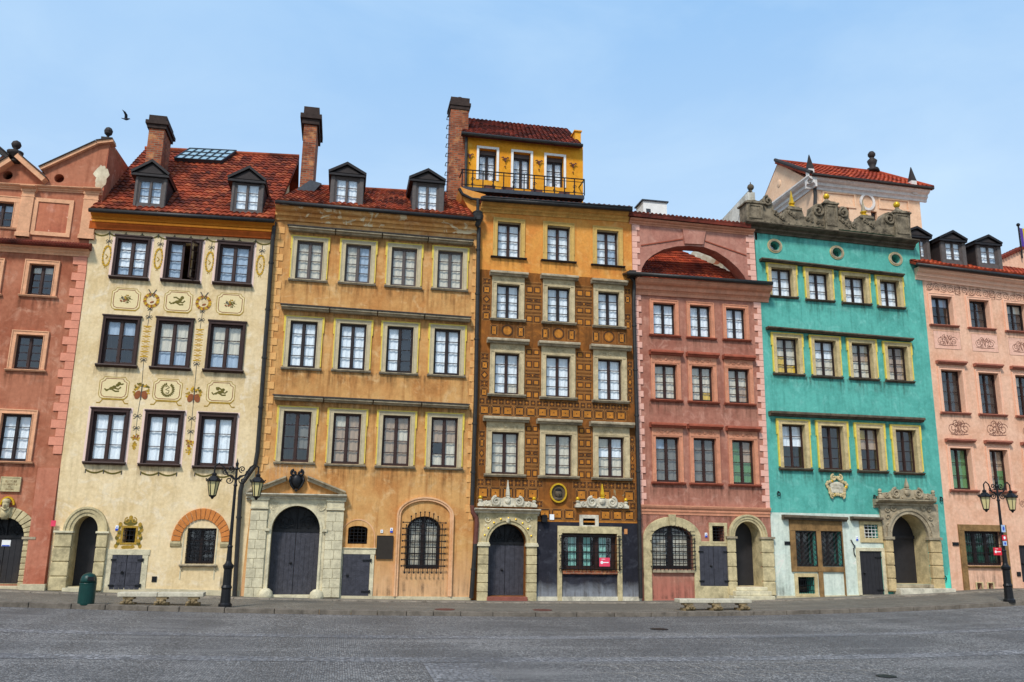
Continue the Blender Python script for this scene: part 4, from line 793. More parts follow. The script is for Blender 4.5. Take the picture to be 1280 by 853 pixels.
# ================================================================== house: ochre with stone portal
pl2 = plaster('ochre_render', rgb(206, 156, 96), rgb(182, 116, 60), rgb(220, 184, 134), .7, None, 5, (.3, rgb(214, 168, 122), 1.8, 1.2))
h = House('ochre_house', U(445, 748), 'ochre orange house with gilt framed windows and a stone portal under a broken pediment'); h2 = h
M['sur2'] = stone('greyish_cream_surround', rgb(196, 180, 146), .82)
W2 = [((370.3,403.1,301.8,349.9),'cc'), ((431.5,463,306.2,353.9),'cb'), ((489,520.7,310.4,358),'cc'), ((546.9,578.2,314.3,361.5),'cc'),
      ((361.5,395.5,401.9,459.9),'ww'), ((423.6,457,405.2,462.7),'ww'), ((483.1,516,408.6,466.1),'wk/wk/wk/wk'), ((542.4,574.9,411.8,468.9),'ww'),
      ((352.8,387.7,514.5,577.7),'dd/ds/ds/dd'), ((415.7,450.3,517.3,580.2),'ct/tt/tt/tt'), ((477.8,511.9,519.8,582.5),'tt/tc/tt/tt'), ((538.6,571.6,522.4,584.5),'tt/tt/dc/cc')]
for i, (px, cur) in enumerate(W2):
    window(h, px, 4 if i < 8 else 4, cur, 'frame_brown' if i > 7 else 'frame_grey' if i < 4 else 'frame_black', .05, .07, .07, (.15,.13,'sur2',.03), (.1,.08,'stone_g',.06), gold=.035)
# portal
x0, x1 = U(336.6, 700), U(397.6, 700); zs, zt = Z(368, 663), Z(370, 632.5); zb = gz(x0)+.04
h.holes.append((arch(x0, x1, zb, zs, zt, 24), .45, 2)); studded_arch(h, 'door', x0, x1, zb, zs, zt, .28, 'door')
cx = (x0+x1)/2; rx = (x1-x0)/2; rz = zt-zs
mb = MB(); arcstrip(mb, cx, zs, rx, rz, .07, -.13, .02, zb, 0, 30); mb.build('portal_arch_moulding', M['stone'], h.root)
mb = MB(); arcstrip(mb, cx, zs, rx+.07, rz+.07, .10, -.1, .02, zb, 0, 30); mb.build('portal_archivolt', M['stone'], h.root)
pa, pb, pc, pd = U(312.5,700), U(330.5,700), U(404.8,700), U(424,700); ze = Z(370,624)
for a, b in ((U(309,700), pb), (pc, pd+.06)):
    mb = MB(); n_ = 9
    for k in range(n_):
        z0, z1 = zb-.05+(ze-.35-zb)*k/n_, zb-.05+(ze-.35-zb)*(k+1)/n_; m_ = a+(b-a)*(.4 if k % 2 else .55)
        mb.box(a, m_-.005, -.16, .02, z0+.006, z1-.006); mb.box(m_+.005, b, -.16, .02, z0+.006, z1-.006)
    mb.box(a+.01, b-.01, -.14, .03, zb-.05, ze-.35); mb.box(a-.02, b+.02, -.19, .02, ze-.33, ze-.26); mb.box(a, b, -.16, .02, ze-.26, ze-.06); mb.box(a-.03, b+.03, -.2, .02, ze-.06, ze)
    mb.build('portal_pier', M['stone'], h.root, bevel=.008)
sp_ = [(pb, zs)]+[(cx-(rx+.17)*math.cos(math.pi*i/20), zs+(rz+.17)*math.sin(math.pi*i/20)) for i in range(21)]+[(pc, zs),(pc, ze),(pb, ze)]
mb = MB(); mb.prism(sp_, -.08, .02)
for xx in (pb+.18, pc-.18):
    mb.tube([(p_[0], -.085, p_[1]) for p_ in circle(xx, ze-.22, .13, .13, 14)], .02, 5, closed=True)
    for k in range(8): t = k*math.pi/4; mb.tube([(xx,-.085,ze-.22),(xx+.12*math.cos(t),-.085,ze-.22+.12*math.sin(t))], .012, 5)
mb.build('portal_spandrel', M['stone'], h.root)
mb = MB(); mb.box(pb-.05, pb+.1, -.2, .02, zs-.03, zs+.05); mb.box(pc-.1, pc+.05, -.2, .02, zs-.03, zs+.05); mb.build('impost', M['stone'], h.root)
for sg, bx in ((1, x0), (-1, x1)): mb = MB(); mb.lathe((bx-sg*.02, -.16, gz(bx)-.05), [(.22,0),(.22,.1),(.19,.22),(.1,.3),(.01,.32)], 12); mb.build('wheel_guard', M['stone'], h.root, smooth=True)
mb = MB(); mb.box(x0+.01, x1-.01, -.12, .3, gz(x0)-.2, zb+.012); mb.build('threshold', M['stone'], h.root, bevel=.008)
h.band('portal_entablature', (307.5,616), (433.5,618.5), corn(.34,.22), M['stone_w'])
zE = ze; mb = MB(); mb.box(pa-.1, pd+.1, -.12, .02, ze, Z(370,622)+.06); mb.build('portal_frieze', M['stone'], h.root)
def rakebeam(h, name, p, q, out, th, mat):
    a, b = XZ(*p, -out), XZ(*q, -out); d = Vector((b[0]-a[0], b[1]-a[1])).normalized(); nx, nz = (-d.y, d.x) if d.x > 0 else (d.y, -d.x)
    mb = MB(); poly = [(.02,0),(-out,0),(-out,-.3*th),(-.7*out,-.5*th),(-.6*out,-th),(.02,-th)]; k = len(poly)
    mb.mold(a, b, poly); return mb.build(name, mat, h.root)
rakebeam(h, 'raking_cornice', (308,613.5), (357.5,595), .28, .16, M['stone_g']); rakebeam(h, 'raking_cornice', (384.5,594.5), (432,614), .28, .16, M['stone_g'])
cx_, cz_ = XZ(370.8, 601, -.2); mb = MB(); mb.add([], [])
sh = [(-.17,.2),(-.2,.05),(-.15,-.12),(-.08,-.24),(.08,-.24),(.15,-.12),(.2,.05),(.17,.2)]; mb.prism([(cx_+a, cz_+b) for a, b in sh], -.16, .02); mb.ball((cx_,-.16,cz_), .15, 12, sy=.5, sz=1.3)
for sg in (-1, 1): mb.tube([(q[0],-.15,q[1]) for q in spiral(cx_+sg*.1, cz_+.24, .1, 1.2, -sg, math.pi/2)], .04, 6); mb.tube([(cx_+sg*.18,-.14,cz_+.14),(cx_+sg*.22,-.16,cz_),(cx_+sg*.15,-.14,cz_-.16),(cx_+sg*.05,-.14,cz_-.27)], .035, 6)
mb.ball((cx_,-.14,cz_-.3), .05, 8); mb.build('black_cartouche', M['iron'], h.root, smooth=True)
# cellar door, small window, plaque, grated window
a, b, z0, z1 = rect_px(427.6,461.5,693.1,746.3); h.holes.append(([(a,z0),(b,z0),(b,z1),(a,z1)], .1)); door_leaf(h, 'cellar_door', a, b, z0+.01, z1, -.04, 'door', 0, 1)
mb = MB(); mb.box(a-.16, a-.004, -.03, .02, z0-.05, z1); mb.box(b+.004, b+.13, -.03, .02, z0-.05, z1); mb.box(a-.16, b+.16, -.035, .02, z1+.004, z1+.16); mb.mold((a-.18, z1+.2), (b+.18, z1+.2), slab(.07,.04)); mb.build('cellar_door_surround', M['stone'], h.root, bevel=.006)
x0, x1, z0, z1 = rect_px(435,459.3,657.5,680.2); h.holes.append((arch(x0, x1, z0, z1-.1, z1), .5)); mb = MB(); grille(mb, x0, x1, z0, z1-.02, .05, 5, 5, .010, .1); mb.build('small_window_grille', M['iron'], h.root)
pinkr = plaster('pinkish_render', rgb(224, 176, 134), rgb(206, 146, 92), rgb(232, 186, 142), .15, None, 8)
mb = MB(); cx = (x0+x1)/2; arcstrip(mb, cx, z1-.38, .52, .56, .035, -.012, .01, z0-.2, 0, 20, True); mb.build('niche_moulding', pinkr, h.root)
a, b, z0, z1 = rect_px(470.5,491.1,669.7,699); mb = MB(); mb.box(a, b, -.04, .02, z0, z1); ring(mb, [(a+.02,z0+.02),(b-.02,z0+.02),(b-.02,z1-.02),(a+.02,z1-.02)], [(a,z0),(b,z0),(b,z1),(a,z1)], -.05, -.035)
for k in range(9): mb.box(a+.06+.02*(k % 3), b-.06-.03*(k % 2), -.0425, -.0395, z1-.1-.07*k, z1-.08-.07*k)
mb.build('bronze_plaque', flat('dark_bronze', rgb(64,56,48), .5, .5, .8), h.root)
x0, x1, z0, z1 = rect_px(508,550.5,645.5,711.5); rise = .42; h.holes.append((arch(x0, x1, z0, z1-rise, z1, 14), .5))
w_ = make_glazing(h.root, 'barred_window', x0, x1, z0, z1, .2, 4, 'ccscc', M['frame_black'], .09, .1, .025, rise, 'arched window behind a spiked basket grille', cols=2)
mb = MB(); grille(mb, x0-.03, x1+.03, z0, z1+.02, -.14, 9, 8, .014, rise, studs=True, ext=.11); mb.build('spiked_grille', M['iron'], w_)
cx = (x0+x1)/2; nx0, nx1 = U(497.5,720), U(560,720); nr = (nx1-nx0)/2; ncx = (nx0+nx1)/2; nzs = Z(529,645)
mb = MB(); arcstrip(mb, ncx, nzs, nr, .48, .07, -.07, .02, gz(ncx)+.1, 0, 24); arcstrip(mb, ncx, nzs, nr+.07, .55, .05, -.1, .02, gz(ncx)+.1, 0, 24); mb.build('niche_arch', pinkr, h.root)
outer = [(B12[0][0],-.5),(B23[0][0],-.5)]+B23[1:4]+[XZ(601,272), XZ(345,256)]+B12[3:0:-1]
h.wall(outer, pl2, 8.0, reveal=M['sur2'], y0=.004)
mb = MB(); mb.mold((pd+.1, gz(pd)+.08), (B23[1][0], gz(B23[1][0])+.1), simple(.05, .5)); mb.build('plinth', M['plinth'], h.root)
corn2 = plaster('peeling_cream_cornice', rgb(216, 158, 92), rgb(176, 104, 48), rgb(230, 196, 146), .3, (rgb(228, 204, 162), .56), 77)
h.band('eaves_cornice', (344.5,255.5), (600,276), corn(.36,.42), corn2)
for (a, b) in (((360,281), (592,300.3)), ((351,379.8), (588.8,396.6)), ((341.5,493.5), (586.7,505.8))):
    mb = MB(); p, q = XZ(*a, -.3), XZ(*b, -.3)
    for k in range(4):
        s0, s1 = k/4+.003, (k+1)/4-.003; mb.mold((p[0]+(q[0]-p[0])*s0, p[1]+(q[1]-p[1])*s0), (p[0]+(q[0]-p[0])*s1, p[1]+(q[1]-p[1])*s1), slab(.3,.13))
    mb.build('ledge', M['stone_g'], h.root)
    mb = MB(); mb.mold((p[0]-.02,p[1]+.02), (q[0]+.02,q[1]+.02), [(.02,.05),(-.32,.0),(-.33,-.035),(.02,.01)]); mb.build('ledge_flashing', M['lead'], h.root)
stains(h, (((360,281), (592,300.3)), ((351,379.8), (588.8,396.6)), ((341.5,493.5), (586.7,505.8))), (pd+.2, B23[1][0]-.1), pale=True, L=.7)
M['q2'] = stone('ochre_quoins', rgb(228, 172, 106), .88)
quoins(h, 'quoins', B12, 1, .36, M['q2'], .24, .62, -.02, Z(330,590), Z(345,283)); quoins(h, 'quoins', B23, -1, .26, M['q2'], .24, .62, -.02, Z(588,650), Z(600,300))
gutter(h, (344,252.5), (594,274), -.44)
e0, e1 = P(346,250,-.38), P(592,271,-.38); r0, r1 = P(378,233,2.2), P(578,244.5,2.2)
tileroof('roof', M['tile'], h.root, e0, e1, r0, r1, .19, .27); print('roof2 slope', math.degrees(math.atan2(r1.z-e1.z, 2.6)))
mb = MB(); mb.add([r0, r1, (r1.x,8,r1.z-1.5), (r0.x,8,r0.z-1.5)], [(0,1,2,3)]); mb.build('rear_roof', M['tile_dark'], h.root, norm=False)
mb = MB(); mb.tube([r0+Vector((0,0,.04)), r1+Vector((0,0,.04))], .07, 8); mb.build('ridge_tiles', M['tile'], h.root)
mb = MB(); p = P(388,228,1.55); mb.prism([XZ(366,243,1.5), XZ(388,228,1.5), XZ(402,232,1.5), XZ(392,243,1.5), XZ(374,252,1.5)], 1.3, 1.6); mb.build('chimney_flashing', M['zinc'], h.root)
dormer(h, (412.7,454.7,217.5,259.5), (418.8,448.3,223.1,256.9), (434.6,203), (410.5,458.5,214.5), -.2, 1.5, 3, 'ww'); 
dormer(h, (515.3,555.3,226,267), (520.7,547.6,231,265), (535.5,211), (511.3,557.8,222.3), -.2, 1.5, 3, 'ww')
pipe(h1, [(343.5,278),(341,300),(322,565),(319,582),(303,604),(300.5,614),(293,747)], .07, -.14)
# ================================================================== house: brown sgraffito house with rooftop pavilion
pl3 = plaster('brown_sgraffito_render', rgb(138, 84, 38), rgb(92, 62, 34), rgb(176, 110, 46), .7, (rgb(150, 132, 96), .69), 11)
pl3o = plaster('orange_upper_render', rgb(218, 150, 72), rgb(204, 120, 54), rgb(228, 176, 108), .4, None, 13)
pl3b = plaster('black_ground_render', rgb(46, 46, 54), rgb(30, 30, 36), rgb(74, 76, 84), .3, (rgb(150, 152, 156), .72), 14, (.25, rgb(132, 134, 138), .6, .35))
h = House('sgraffito_house', U(695, 750), 'tall brown house covered in square patterned plaster with a yellow rooftop storey and chimney'); h3 = h
M['sur3'] = stone('worn_cream_surround', rgb(206, 186, 146), .6); M['sur3o'] = stone('ochre_surround', rgb(206, 168, 96), .8)
for px, cur in (((621.7,650.5,278.5,321.8),'ww'), ((683.9,712.4,283.4,326.2),'ww'), ((746,772.9,289,331.8),'ww/ww/wb/wb')): window(h, px, 4, cur, 'frame_brown', .04, .06, .16, (.16,.15,'sur3o',.04), (.12,.06,'lead',.07))
for px, cur in (((620.6,649.1,355.9,398.8),'ww'), ((684.2,712.2,359.8,402.8),'ww'), ((747.5,774,365.5,407.7),'ww')): window(h, px, 4, cur, 'frame_black', .035, .06, .12, (.17,.07,'sur3',.05), (.13,.09,'stone_g',.05), frieze=(.2,'sur3'), hood=(.26,.15,'stone_g',.10))
for px, cur in (((618.1,648.9,441.7,492.8),'ww/ww/ww/wc'), ((682.4,712.8,445.4,496.5),'ww'), ((747.3,777.3,449.4,500.6),'ww')): window(h, px, 4, cur, 'frame_brown', .035, .06, .12, (.17,.07,'sur3',.05), (.14,.1,'stone_g',.06), frieze=(.24,'sur3'), hood=(.28,.16,'stone_g',.13))
for px, cur in (((614.3,648,540.5,592.6),'cc'), ((681.3,714.5,543.7,594.8),'cc'), ((747.8,780.1,546.7,597),'cw/ww/cc/cc')): window(h, px, 4, cur, 'frame_brown', .035, .07, .12, (.19,.08,'sur3',.05), (.14,.1,'stone_g',.06), frieze=(.26,'sur3'), hood=(.28,.16,'stone_g',.13))
rows = [h.ex[3*k:3*k+3] for k in range(4)]
# portal
x0, x1 = U(609.3,715), U(657,715); zs, zt = Z(633,679.2), Z(633,655); zb = gz(x0)+.13
h.holes.append((arch(x0, x1, zb, zs, zt, 24), .5)); studded_arch(h, 'door', x0, x1, zb, zs, zt, .32, 'door')
cx, rx, rz = (x0+x1)/2, (x1-x0)/2, zt-zs
mb = MB(); arcstrip(mb, cx, zs, rx, rz, .10, -.12, .02, zs, 0, 26, False); arcstrip(mb, cx, zs, rx+.1, rz+.1, .16, -.16, .02, zs, 0, 26, False)
ab = mb.build('portal_arch', M['stone_y'], h.root); mb = MB()
for k in range(1, 10): t = math.pi*k/10; mb.ball((cx+(rx+.18)*math.cos(t), -.17, zs+(rz+.18)*math.sin(t)), .035, 8)
mb.build('gilt_rosettes', M['gold'], ab)
pa, pd = U(596.5,700), U(669.8,700); ze = Z(634,642)
for a, b in ((pa, x0-.005), (x1+.005, pd)):
    rust_block(h, 'portal_pier', a, b, zb-.15, zs-.1, 6, -.16, M['stone_y'], .022, .012); mb = MB(); mb.box(a-.04, b+.04, -.21, .02, zs-.1, zs-.03); mb.box(a-.02, b+.02, -.19, .02, zs-.03, zs+.02); mb.build('impost', M['stone'], h.root, bevel=.006)
sp_ = [(pa, zs+.02),(x0-.18, zs+.02)]+[(cx-(rx+.25)*math.cos(math.pi*i/20), zs+.02+(rz+.24)*math.sin(math.pi*i/20)) for i in range(21)]+[(x1+.18, zs+.02),(pd, zs+.02),(pd+.02, ze),(pa-.02, ze)]
mb = MB(); mb.prism(sp_, -.1, .02); s_ = mb.build('portal_spandrel', M['stone_y'], h.root); mb = MB()
for sg in (-1, 1):
    mb.tube([(p_[0],-.11,p_[1]) for p_ in spiral(cx+sg*(rx+.05), ze-.2, .11, 1.2, sg)], .022, 5); mb.ball((cx+sg*(rx+.1),-.11,ze-.4), .05, 8, sy=.5)
mb.tube([(cx-.02,-.16,zt+.05),(cx,-.2,zt+.18)], .06, 8); mb.build('carved_leaves', M['stone'], s_)
h.band('portal_entablature', (594,635), (676.5,637), corn(.36,.2), M['stone_w']); mb = MB(); mb.box(pa-.02, pd+.04, -.14, .02, ze, Z(634,640)+.0); mb.build('portal_frieze', M['stone'], h.root)
mb = MB(); mb.box(x0-.03, x1+.03, -.22, .5, gz(x0)-.1, gz(x0)+.12); mb.build('red_step', stone('red_sandstone_step', rgb(150,90,76), .7), h.root, bevel=.01)
def crest(h, cxp, base_y, wpx, hpx, ob_top, gold=True, mat='stone_w', Y=-.12, balls=True):
    """scrolled crest with a central obelisk; widths in photo pixels at the wall"""
    cx, z0 = XZ(cxp, base_y, Y); sx = U(cxp+wpx/2, base_y, Y)-cx; H_ = Z(cxp, base_y-hpx, Y)-z0; zt = Z(cxp, ob_top, Y); mb = MB(); y = Y
    sil = [(-sx, 0)]+[(-sx*(1-t), H_*(.30+.55*math.sin(t*math.pi*.5)+.08*math.sin(t*14))) for t in [i/12 for i in range(12)]]+[(0, H_*.95)]+[(sx*t, H_*(.30+.55*math.cos(t*math.pi*.5)+.08*math.sin((1-t)*14))) for t in [i/12 for i in range(1, 13)]]+[(sx, 0)]
    mb.prism([(cx+a, z0+b) for a, b in sil], y+.03, .02)
    for sg in (-1, 1):
        mb.tube([(q[0],y+.01,q[1]) for q in spiral(cx+sg*sx*.42, z0+H_*.48, H_*.42, 1.8, -sg, math.pi/2)], [.05*(1-.5*i/22) for i in range(23)], 6)
        mb.tube([(q[0],y+.02,q[1]) for q in spiral(cx+sg*sx*.76, z0+H_*.24, H_*.22, 1.5, -sg, math.pi/2)], .03, 6)
        for k in range(5): mb.ball((cx+sg*sx*(.2+.12*k), y+.01, z0+H_*(.12+.1*(k % 2))), .035, 6)
        mb.box(cx+sg*sx-.09, cx+sg*sx+.09, y-.02, .02, z0, z0+.09); mb.lathe((cx+sg*sx, y+.05, z0+.09), [(.07,0),(.05,.06),(.08,.1),(.03,.14)], 8)
    mb.ball((cx,y,z0+H_*.55), H_*.28, 10, sy=.5); c = mb.build('carved_crest', M[mat], h.root, smooth=False)
    mb = MB(); mb.lathe((cx, y+.02, z0+H_*.8), [(.10,0),(.07,.04),(.10,.09),(.06,.12)], 4, 0, math.pi/4); mb.lathe((cx, y+.02, z0+H_*.8+.12), [(.085,0),(.015,zt-z0-H_*.8-.12)], 4, 0, math.pi/4); mb.build('obelisk', M['gold' if gold == 2 else mat], c)
    if balls:
        mb = MB()
        for sg in (-1, 1): mb.ball((cx+sg*sx, y+.05, z0+.28), .07, 10)
        mb.build('gilt_ball', M['gold'] if gold else M[mat], c, smooth=True)
    return c
crest(h, 634.5, 633.5, 67, 14, 600.5, 1); crest(h, 753, 635, 60, 15, 605, 2)
# medallion
mx_, mz_ = XZ(697.4, 616.5); mb = MB(); mb.lathe((0,0,0), [(.01,0)], 3) if 0 else None
ring(mb, circle(mx_, mz_, .24, .27, 28), circle(mx_, mz_, .29, .325, 28), -.09, .02, 1); mb.prism(circle(mx_, mz_, .24, .27, 28), -.03, .02, 0); mb.ball((mx_,-.06,mz_-.02), .12, 12, 0, 1, .8, 1.25); mb.ball((mx_,-.03,mz_-.2), .16, 12, 0, 1.1, .5, .5); mb.ball((mx_,-.08,mz_+.09), .11, 10, 2, 1, .7, .6); mb.ball((mx_,-.17,mz_-.03), .02, 6, 0, 1, 1, 1.8)
mb.build('bust_medallion', [M['stone_dk'], M['gold'], M['iron']], h.root, smooth=False)
# shop window with iron cage
X0, X1, z0, z1 = rect_px(702.4,771,667.3,713); h.holes.append(([(X0,z0),(X1,z0),(X1,z1),(X0,z1)], .5))
w_ = make_glazing(h.root, 'shop_window', X0+.02, X1-.02, z0+.02, z1-.02, .2, 4, 'kmkmkmk/kmkmkmk/kmkmkmk/kmkmkmk', M['frame_brown'], .08, .12, .02, cols=3)
mb = MB(); oz = Z(737,658.2); fx0, fx1 = U(696.6,700), U(777.2,700); mb.box(fx0, X0-.004, -.06, .02, gz(fx0)-.1, z1); mb.box(X1+.004, fx1, -.06, .02, gz(fx1)-.1, z1); mb.box(fx0, fx1, -.06, .02, z1+.004, oz); mb.build('window_surround', M['stone_y'], w_, bevel=.01)
mb = MB(); mb.box(X0+.01, X1-.01, -.09, .05, z0-.12, z0-.01); mb.build('brick_sill', M['brick'], w_)
mb = MB()
for k in range(15): xx = X0-.04+(X1-X0+.08)*k/14; mb.tube([(xx,-.13,z0-.02),(xx,-.13,z1-.04)], .010 if k % 7 else .02, 5)
for k in range(5): zz = z0+.04+(z1-z0-.12)*k/4; mb.tube([(X0-.12,-.14,zz),(X1+.12,-.14,zz)], .012, 5); mb.tube([(X0-.11,-.14,zz),(X0-.11,.0,zz)], .012, 5); mb.tube([(X1+.11,-.14,zz),(X1+.11,0,zz)], .012, 5)
for sg, xx in ((-1, X0-.06), (1, X1+.06)): 
    for zz in (z0+.1, z0+.45, z1-.2): mb.tube([(q[0],-.15,q[1]) for q in spiral(xx, zz, .06, 1.3, sg)], .012, 5)
mb.build('window_grille', M['iron'], w_)
a, b, c_, d_ = rect_px(728.4,743.6,648.5,656.8); h.holes.append(([(a,c_),(b,c_),(b,d_),(a,d_)], .5)); mb = MB(); t = .12; ring(mb, [(a,c_),(b,c_),(b,d_),(a,d_)], [(a-t,c_-.04),(b+t,c_-.04),(b+t,d_+t),(a-t,d_+t)], -.05, .02); v_ = mb.build('vent_window_surround', M['stone_w'], h.root, bevel=.006); mb = MB(); grille(mb, a, b, c_, d_, .05, 4, 2, .01); mb.build('vent_bars', M['iron'], v_)
a, b, c_, d_ = rect_px(676.2,682.2,646,652.8); mb = MB(); mb.box(a, b, -.2, .02, c_, d_); mb.prism([(a-.02,d_),(b+.02,d_),(b-.03,d_+.06),(a+.03,d_+.06)], -.22, .02); mb.build('wall_box', M['iron'], h.root)
outer = [(B23[0][0],-.5),(B34[0][0],-.5)]+B34[1:]+[XZ(788.5,266), XZ(602,256)]+B23[3:0:-1]
zsg = Z(700, 652.6); zup = XZ(602,337)[1]
h.wall(outer, pl3, 8.0, reveal=M['sur3'])
# flush coats: orange zone above, black zone below, cut round the openings
def strip_with_holes(h, name, mat, poly, y, skip=()):
    hs = [hh[0] for hh in h.holes]; mb = MB(); xs = sorted(set([p[0] for p in poly])); loops = [[Vector((x,z,0)) for x, z in poly]]
    zmin, zmax = min(p[1] for p in poly), max(p[1] for p in poly)
    for hh in hs:
        a, b = min(p[1] for p in hh), max(p[1] for p in hh)
        if a > zmin+.01 and b < zmax-.01 and max(p[0] for p in hh) < max(p[0] for p in poly) and min(p[0] for p in hh) > min(p[0] for p in poly): loops.append([Vector((x,z,0)) for x, z in hh])
    pts = [p for l in loops for p in l]; mb.add([(p.x, y, p.y) for p in pts], [tuple(t) for t in tessellate_polygon(loops)]); return mb.build(name, mat, h.root, norm=False)
e = .004
L_, R_ = B23, B34
def ex(line, z):
    for (xa, za), (xb, zb) in zip(line, line[1:]):
        if za <= z <= zb: return xa+(xb-xa)*(z-za)/(zb-za)
    return line[-1][0] if z > line[-1][1] else line[0][0]
zL, zR = XZ(602,337)[1], XZ(790,351)[1]
strip_with_holes(h, 'orange_upper_wall', pl3o, [(ex(L_,zL), zL), (ex(R_,zR), zR), XZ(788.7,268), XZ(602,258)], -e)
mb = MB(); xm0, xm1 = pd+.02, ex(R_, 1.5)
for a, b, c_, d_ in ((xm0, fx0-.004, gz(9)+.12, zsg), (fx1+.004, ex(R_,1), gz(9)+.12, zsg), (X0+.0, X1-.0, gz(9)+.12, z0-.125), (fx0-.004, fx1+.004, oz+.004, zsg)):
    if (a, b) == (fx0-.004, fx1+.004):
        va, vb, vc, vd = rect_px(728.4,743.6,648.5,656.8); mb.rect(a, va-.12, c_, d_, -e); mb.rect(vb+.12, b, c_, d_, -e)
    else: mb.rect(a, b, c_, d_, -e)
mb.rect(X0-.0, X1+.0, oz, oz+.001, -e); mb.build('black_ground_wall', pl3b, h.root, norm=False)
mb = MB(); mb.mold((pd+.02, gz(8)+.13), (ex(R_,.2), gz(9)+.13), simple(.05,.5)); mb.build('plinth', M['stone_w'], h.root)
# sgraffito motifs
ok = flat('sgraffito_ochre', rgb(200, 128, 46), .9, 0, .5, 5); okd = flat('sgraffito_dark', rgb(62, 44, 32), .9, 0, .9, 5); okl = flat('sgraffito_line', rgb(182, 128, 70), .9, 0, .6, 5)
EXC = [list(e_) for e_ in h.ex]+h.hoods
va = [pa-.05, pd+.02, -1, ze+.12]; EXC += [va, [mx_-.28, mx_+.28, mz_-.31, mz_+.31], [fx0, fx1, -1, oz]]
EXC.append([U(728.4,652)-.13, U(743.6,652)+.13, Z(736,657)-.1, Z(736,648)+.14])
def free(a, b, c_, d_): return all(b <= e_[0]+.0 or a >= e_[1] or d_ <= e_[2] or c_ >= e_[3] for e_ in EXC)
rr = random.Random(11)
class Sg:
    def __init__(s): s.m = MB()
    def sq(s, x, z, w, hh, kind):
        if not free(x, x+w, z, z+hh) or x < ex(L_, z)+.06 or x+w > ex(R_, z)-.03 or rr.random() < .03: return
        g = s.m; o = .015; j = lambda v: v+rr.uniform(-.004, .004)
        g.ribbon([(x+o,z+o),(x+w-o,z+o),(x+w-o,z+hh-o),(x+o,z+hh-o)], .014, -.005, 2, True)
        if kind == 'panel':
            i = .055; g.ribbon([(x+i,z+i),(x+w-i,z+i),(x+w-i,z+hh-i),(x+i,z+hh-i)], .045, -.006, 1, True); i = .08
            g.rect(x+i, x+w-i, z+i, z+hh-i, -.007, 0)
            for a, b, c_, d_ in ((x+o,z+o,x+i,z+i),(x+w-o,z+o,x+w-i,z+i),(x+w-o,z+hh-o,x+w-i,z+hh-i),(x+o,z+hh-o,x+i,z+hh-i)): g.ribbon([(a,b),(c_,d_)], .014, -.0075, 2)
            g.disc(x+w/2, z+hh/2, .022, .022, -.008, 1, 8)
        elif kind == 'x':
            g.ribbon(circle(x+w/2, z+hh/2, w*.36, hh*.36, 12), .016, -.006, 1, True); g.ribbon([(x+.03,z+.03),(x+w-.03,z+hh-.03)], .022, -.007, 1); g.ribbon([(x+.03,z+hh-.03),(x+w-.03,z+.03)], .022, -.0074, 1); g.disc(x+w/2, z+hh/2, .03, .03, -.008, 0, 8)
        elif kind == 'vbars':
            for k in (0, 1): a = x+w*(.10+.45*k); g.rect(a, a+w*.35, z+.05, z+hh-.05, -.006, 1); g.rect(a+.03, a+w*.35-.03, z+.08, z+hh-.08, -.007, 0)
        elif kind == 'hbar': g.rect(x+.05, x+w-.05, z+.045, z+hh-.045, -.006, 1); g.rect(x+.08, x+w-.08, z+.07, z+hh-.07, -.007, 0)
        elif kind == 'lozenge': cx, cz = x+w/2, z+hh/2; g.add([(cx-w*.4,-.006,cz),(cx,-.006,cz-hh*.4),(cx+w*.4,-.006,cz),(cx,-.006,cz+hh*.4)], [(0,1,2,3)], 1); g.add([(cx-w*.26,-.007,cz),(cx,-.007,cz-hh*.26),(cx+w*.26,-.007,cz),(cx,-.007,cz+hh*.26)], [(0,1,2,3)], 0)
        elif kind == 'round': cx, cz = x+w/2, z+hh/2; g.ribbon(circle(cx, cz, w*.4, w*.4, 18), .03, -.006, 1, True); g.disc(cx, cz, w*.3, w*.3, -.007, 0, 16)
sg = Sg()
# piers between windows in three storeys
for r, row in enumerate(rows[1:]):
    xsL = [(ex(L_, row[0][2])+.10, row[0][0]-.02), (row[0][1]+.02, row[1][0]-.02), (row[1][1]+.02, row[2][0]-.02), (row[2][1]+.02, ex(R_, row[2][2])-.08)]
    ztop, zbot = max(q[3] for q in row)-.05, min(q[2] for q in row)
    for (a, b) in xsL:
        if b-a < .12: continue
        z = zbot; k = 0; seq = [('vbars',.32),('hbar',.13),('vbars',.28),('x',.2),('hbar',.13)] if b-a > .42 else [('panel',.34),('x',.26),('lozenge',.34)]
        aa, bb = (a, b)
        while z < ztop+.1:
            kd, hh = seq[k % len(seq)]; sg.sq(aa, z, bb-aa, hh, kd); z += hh; k += 1
def bandrow(zlo, hh, w, kind, slope=0, phase=0):
    a = ex(L_, zlo)+.08+phase
    while a+w < ex(R_, zlo): sg.sq(a, zlo+slope*(a-L_[0][0]), w, hh, kind); a += w
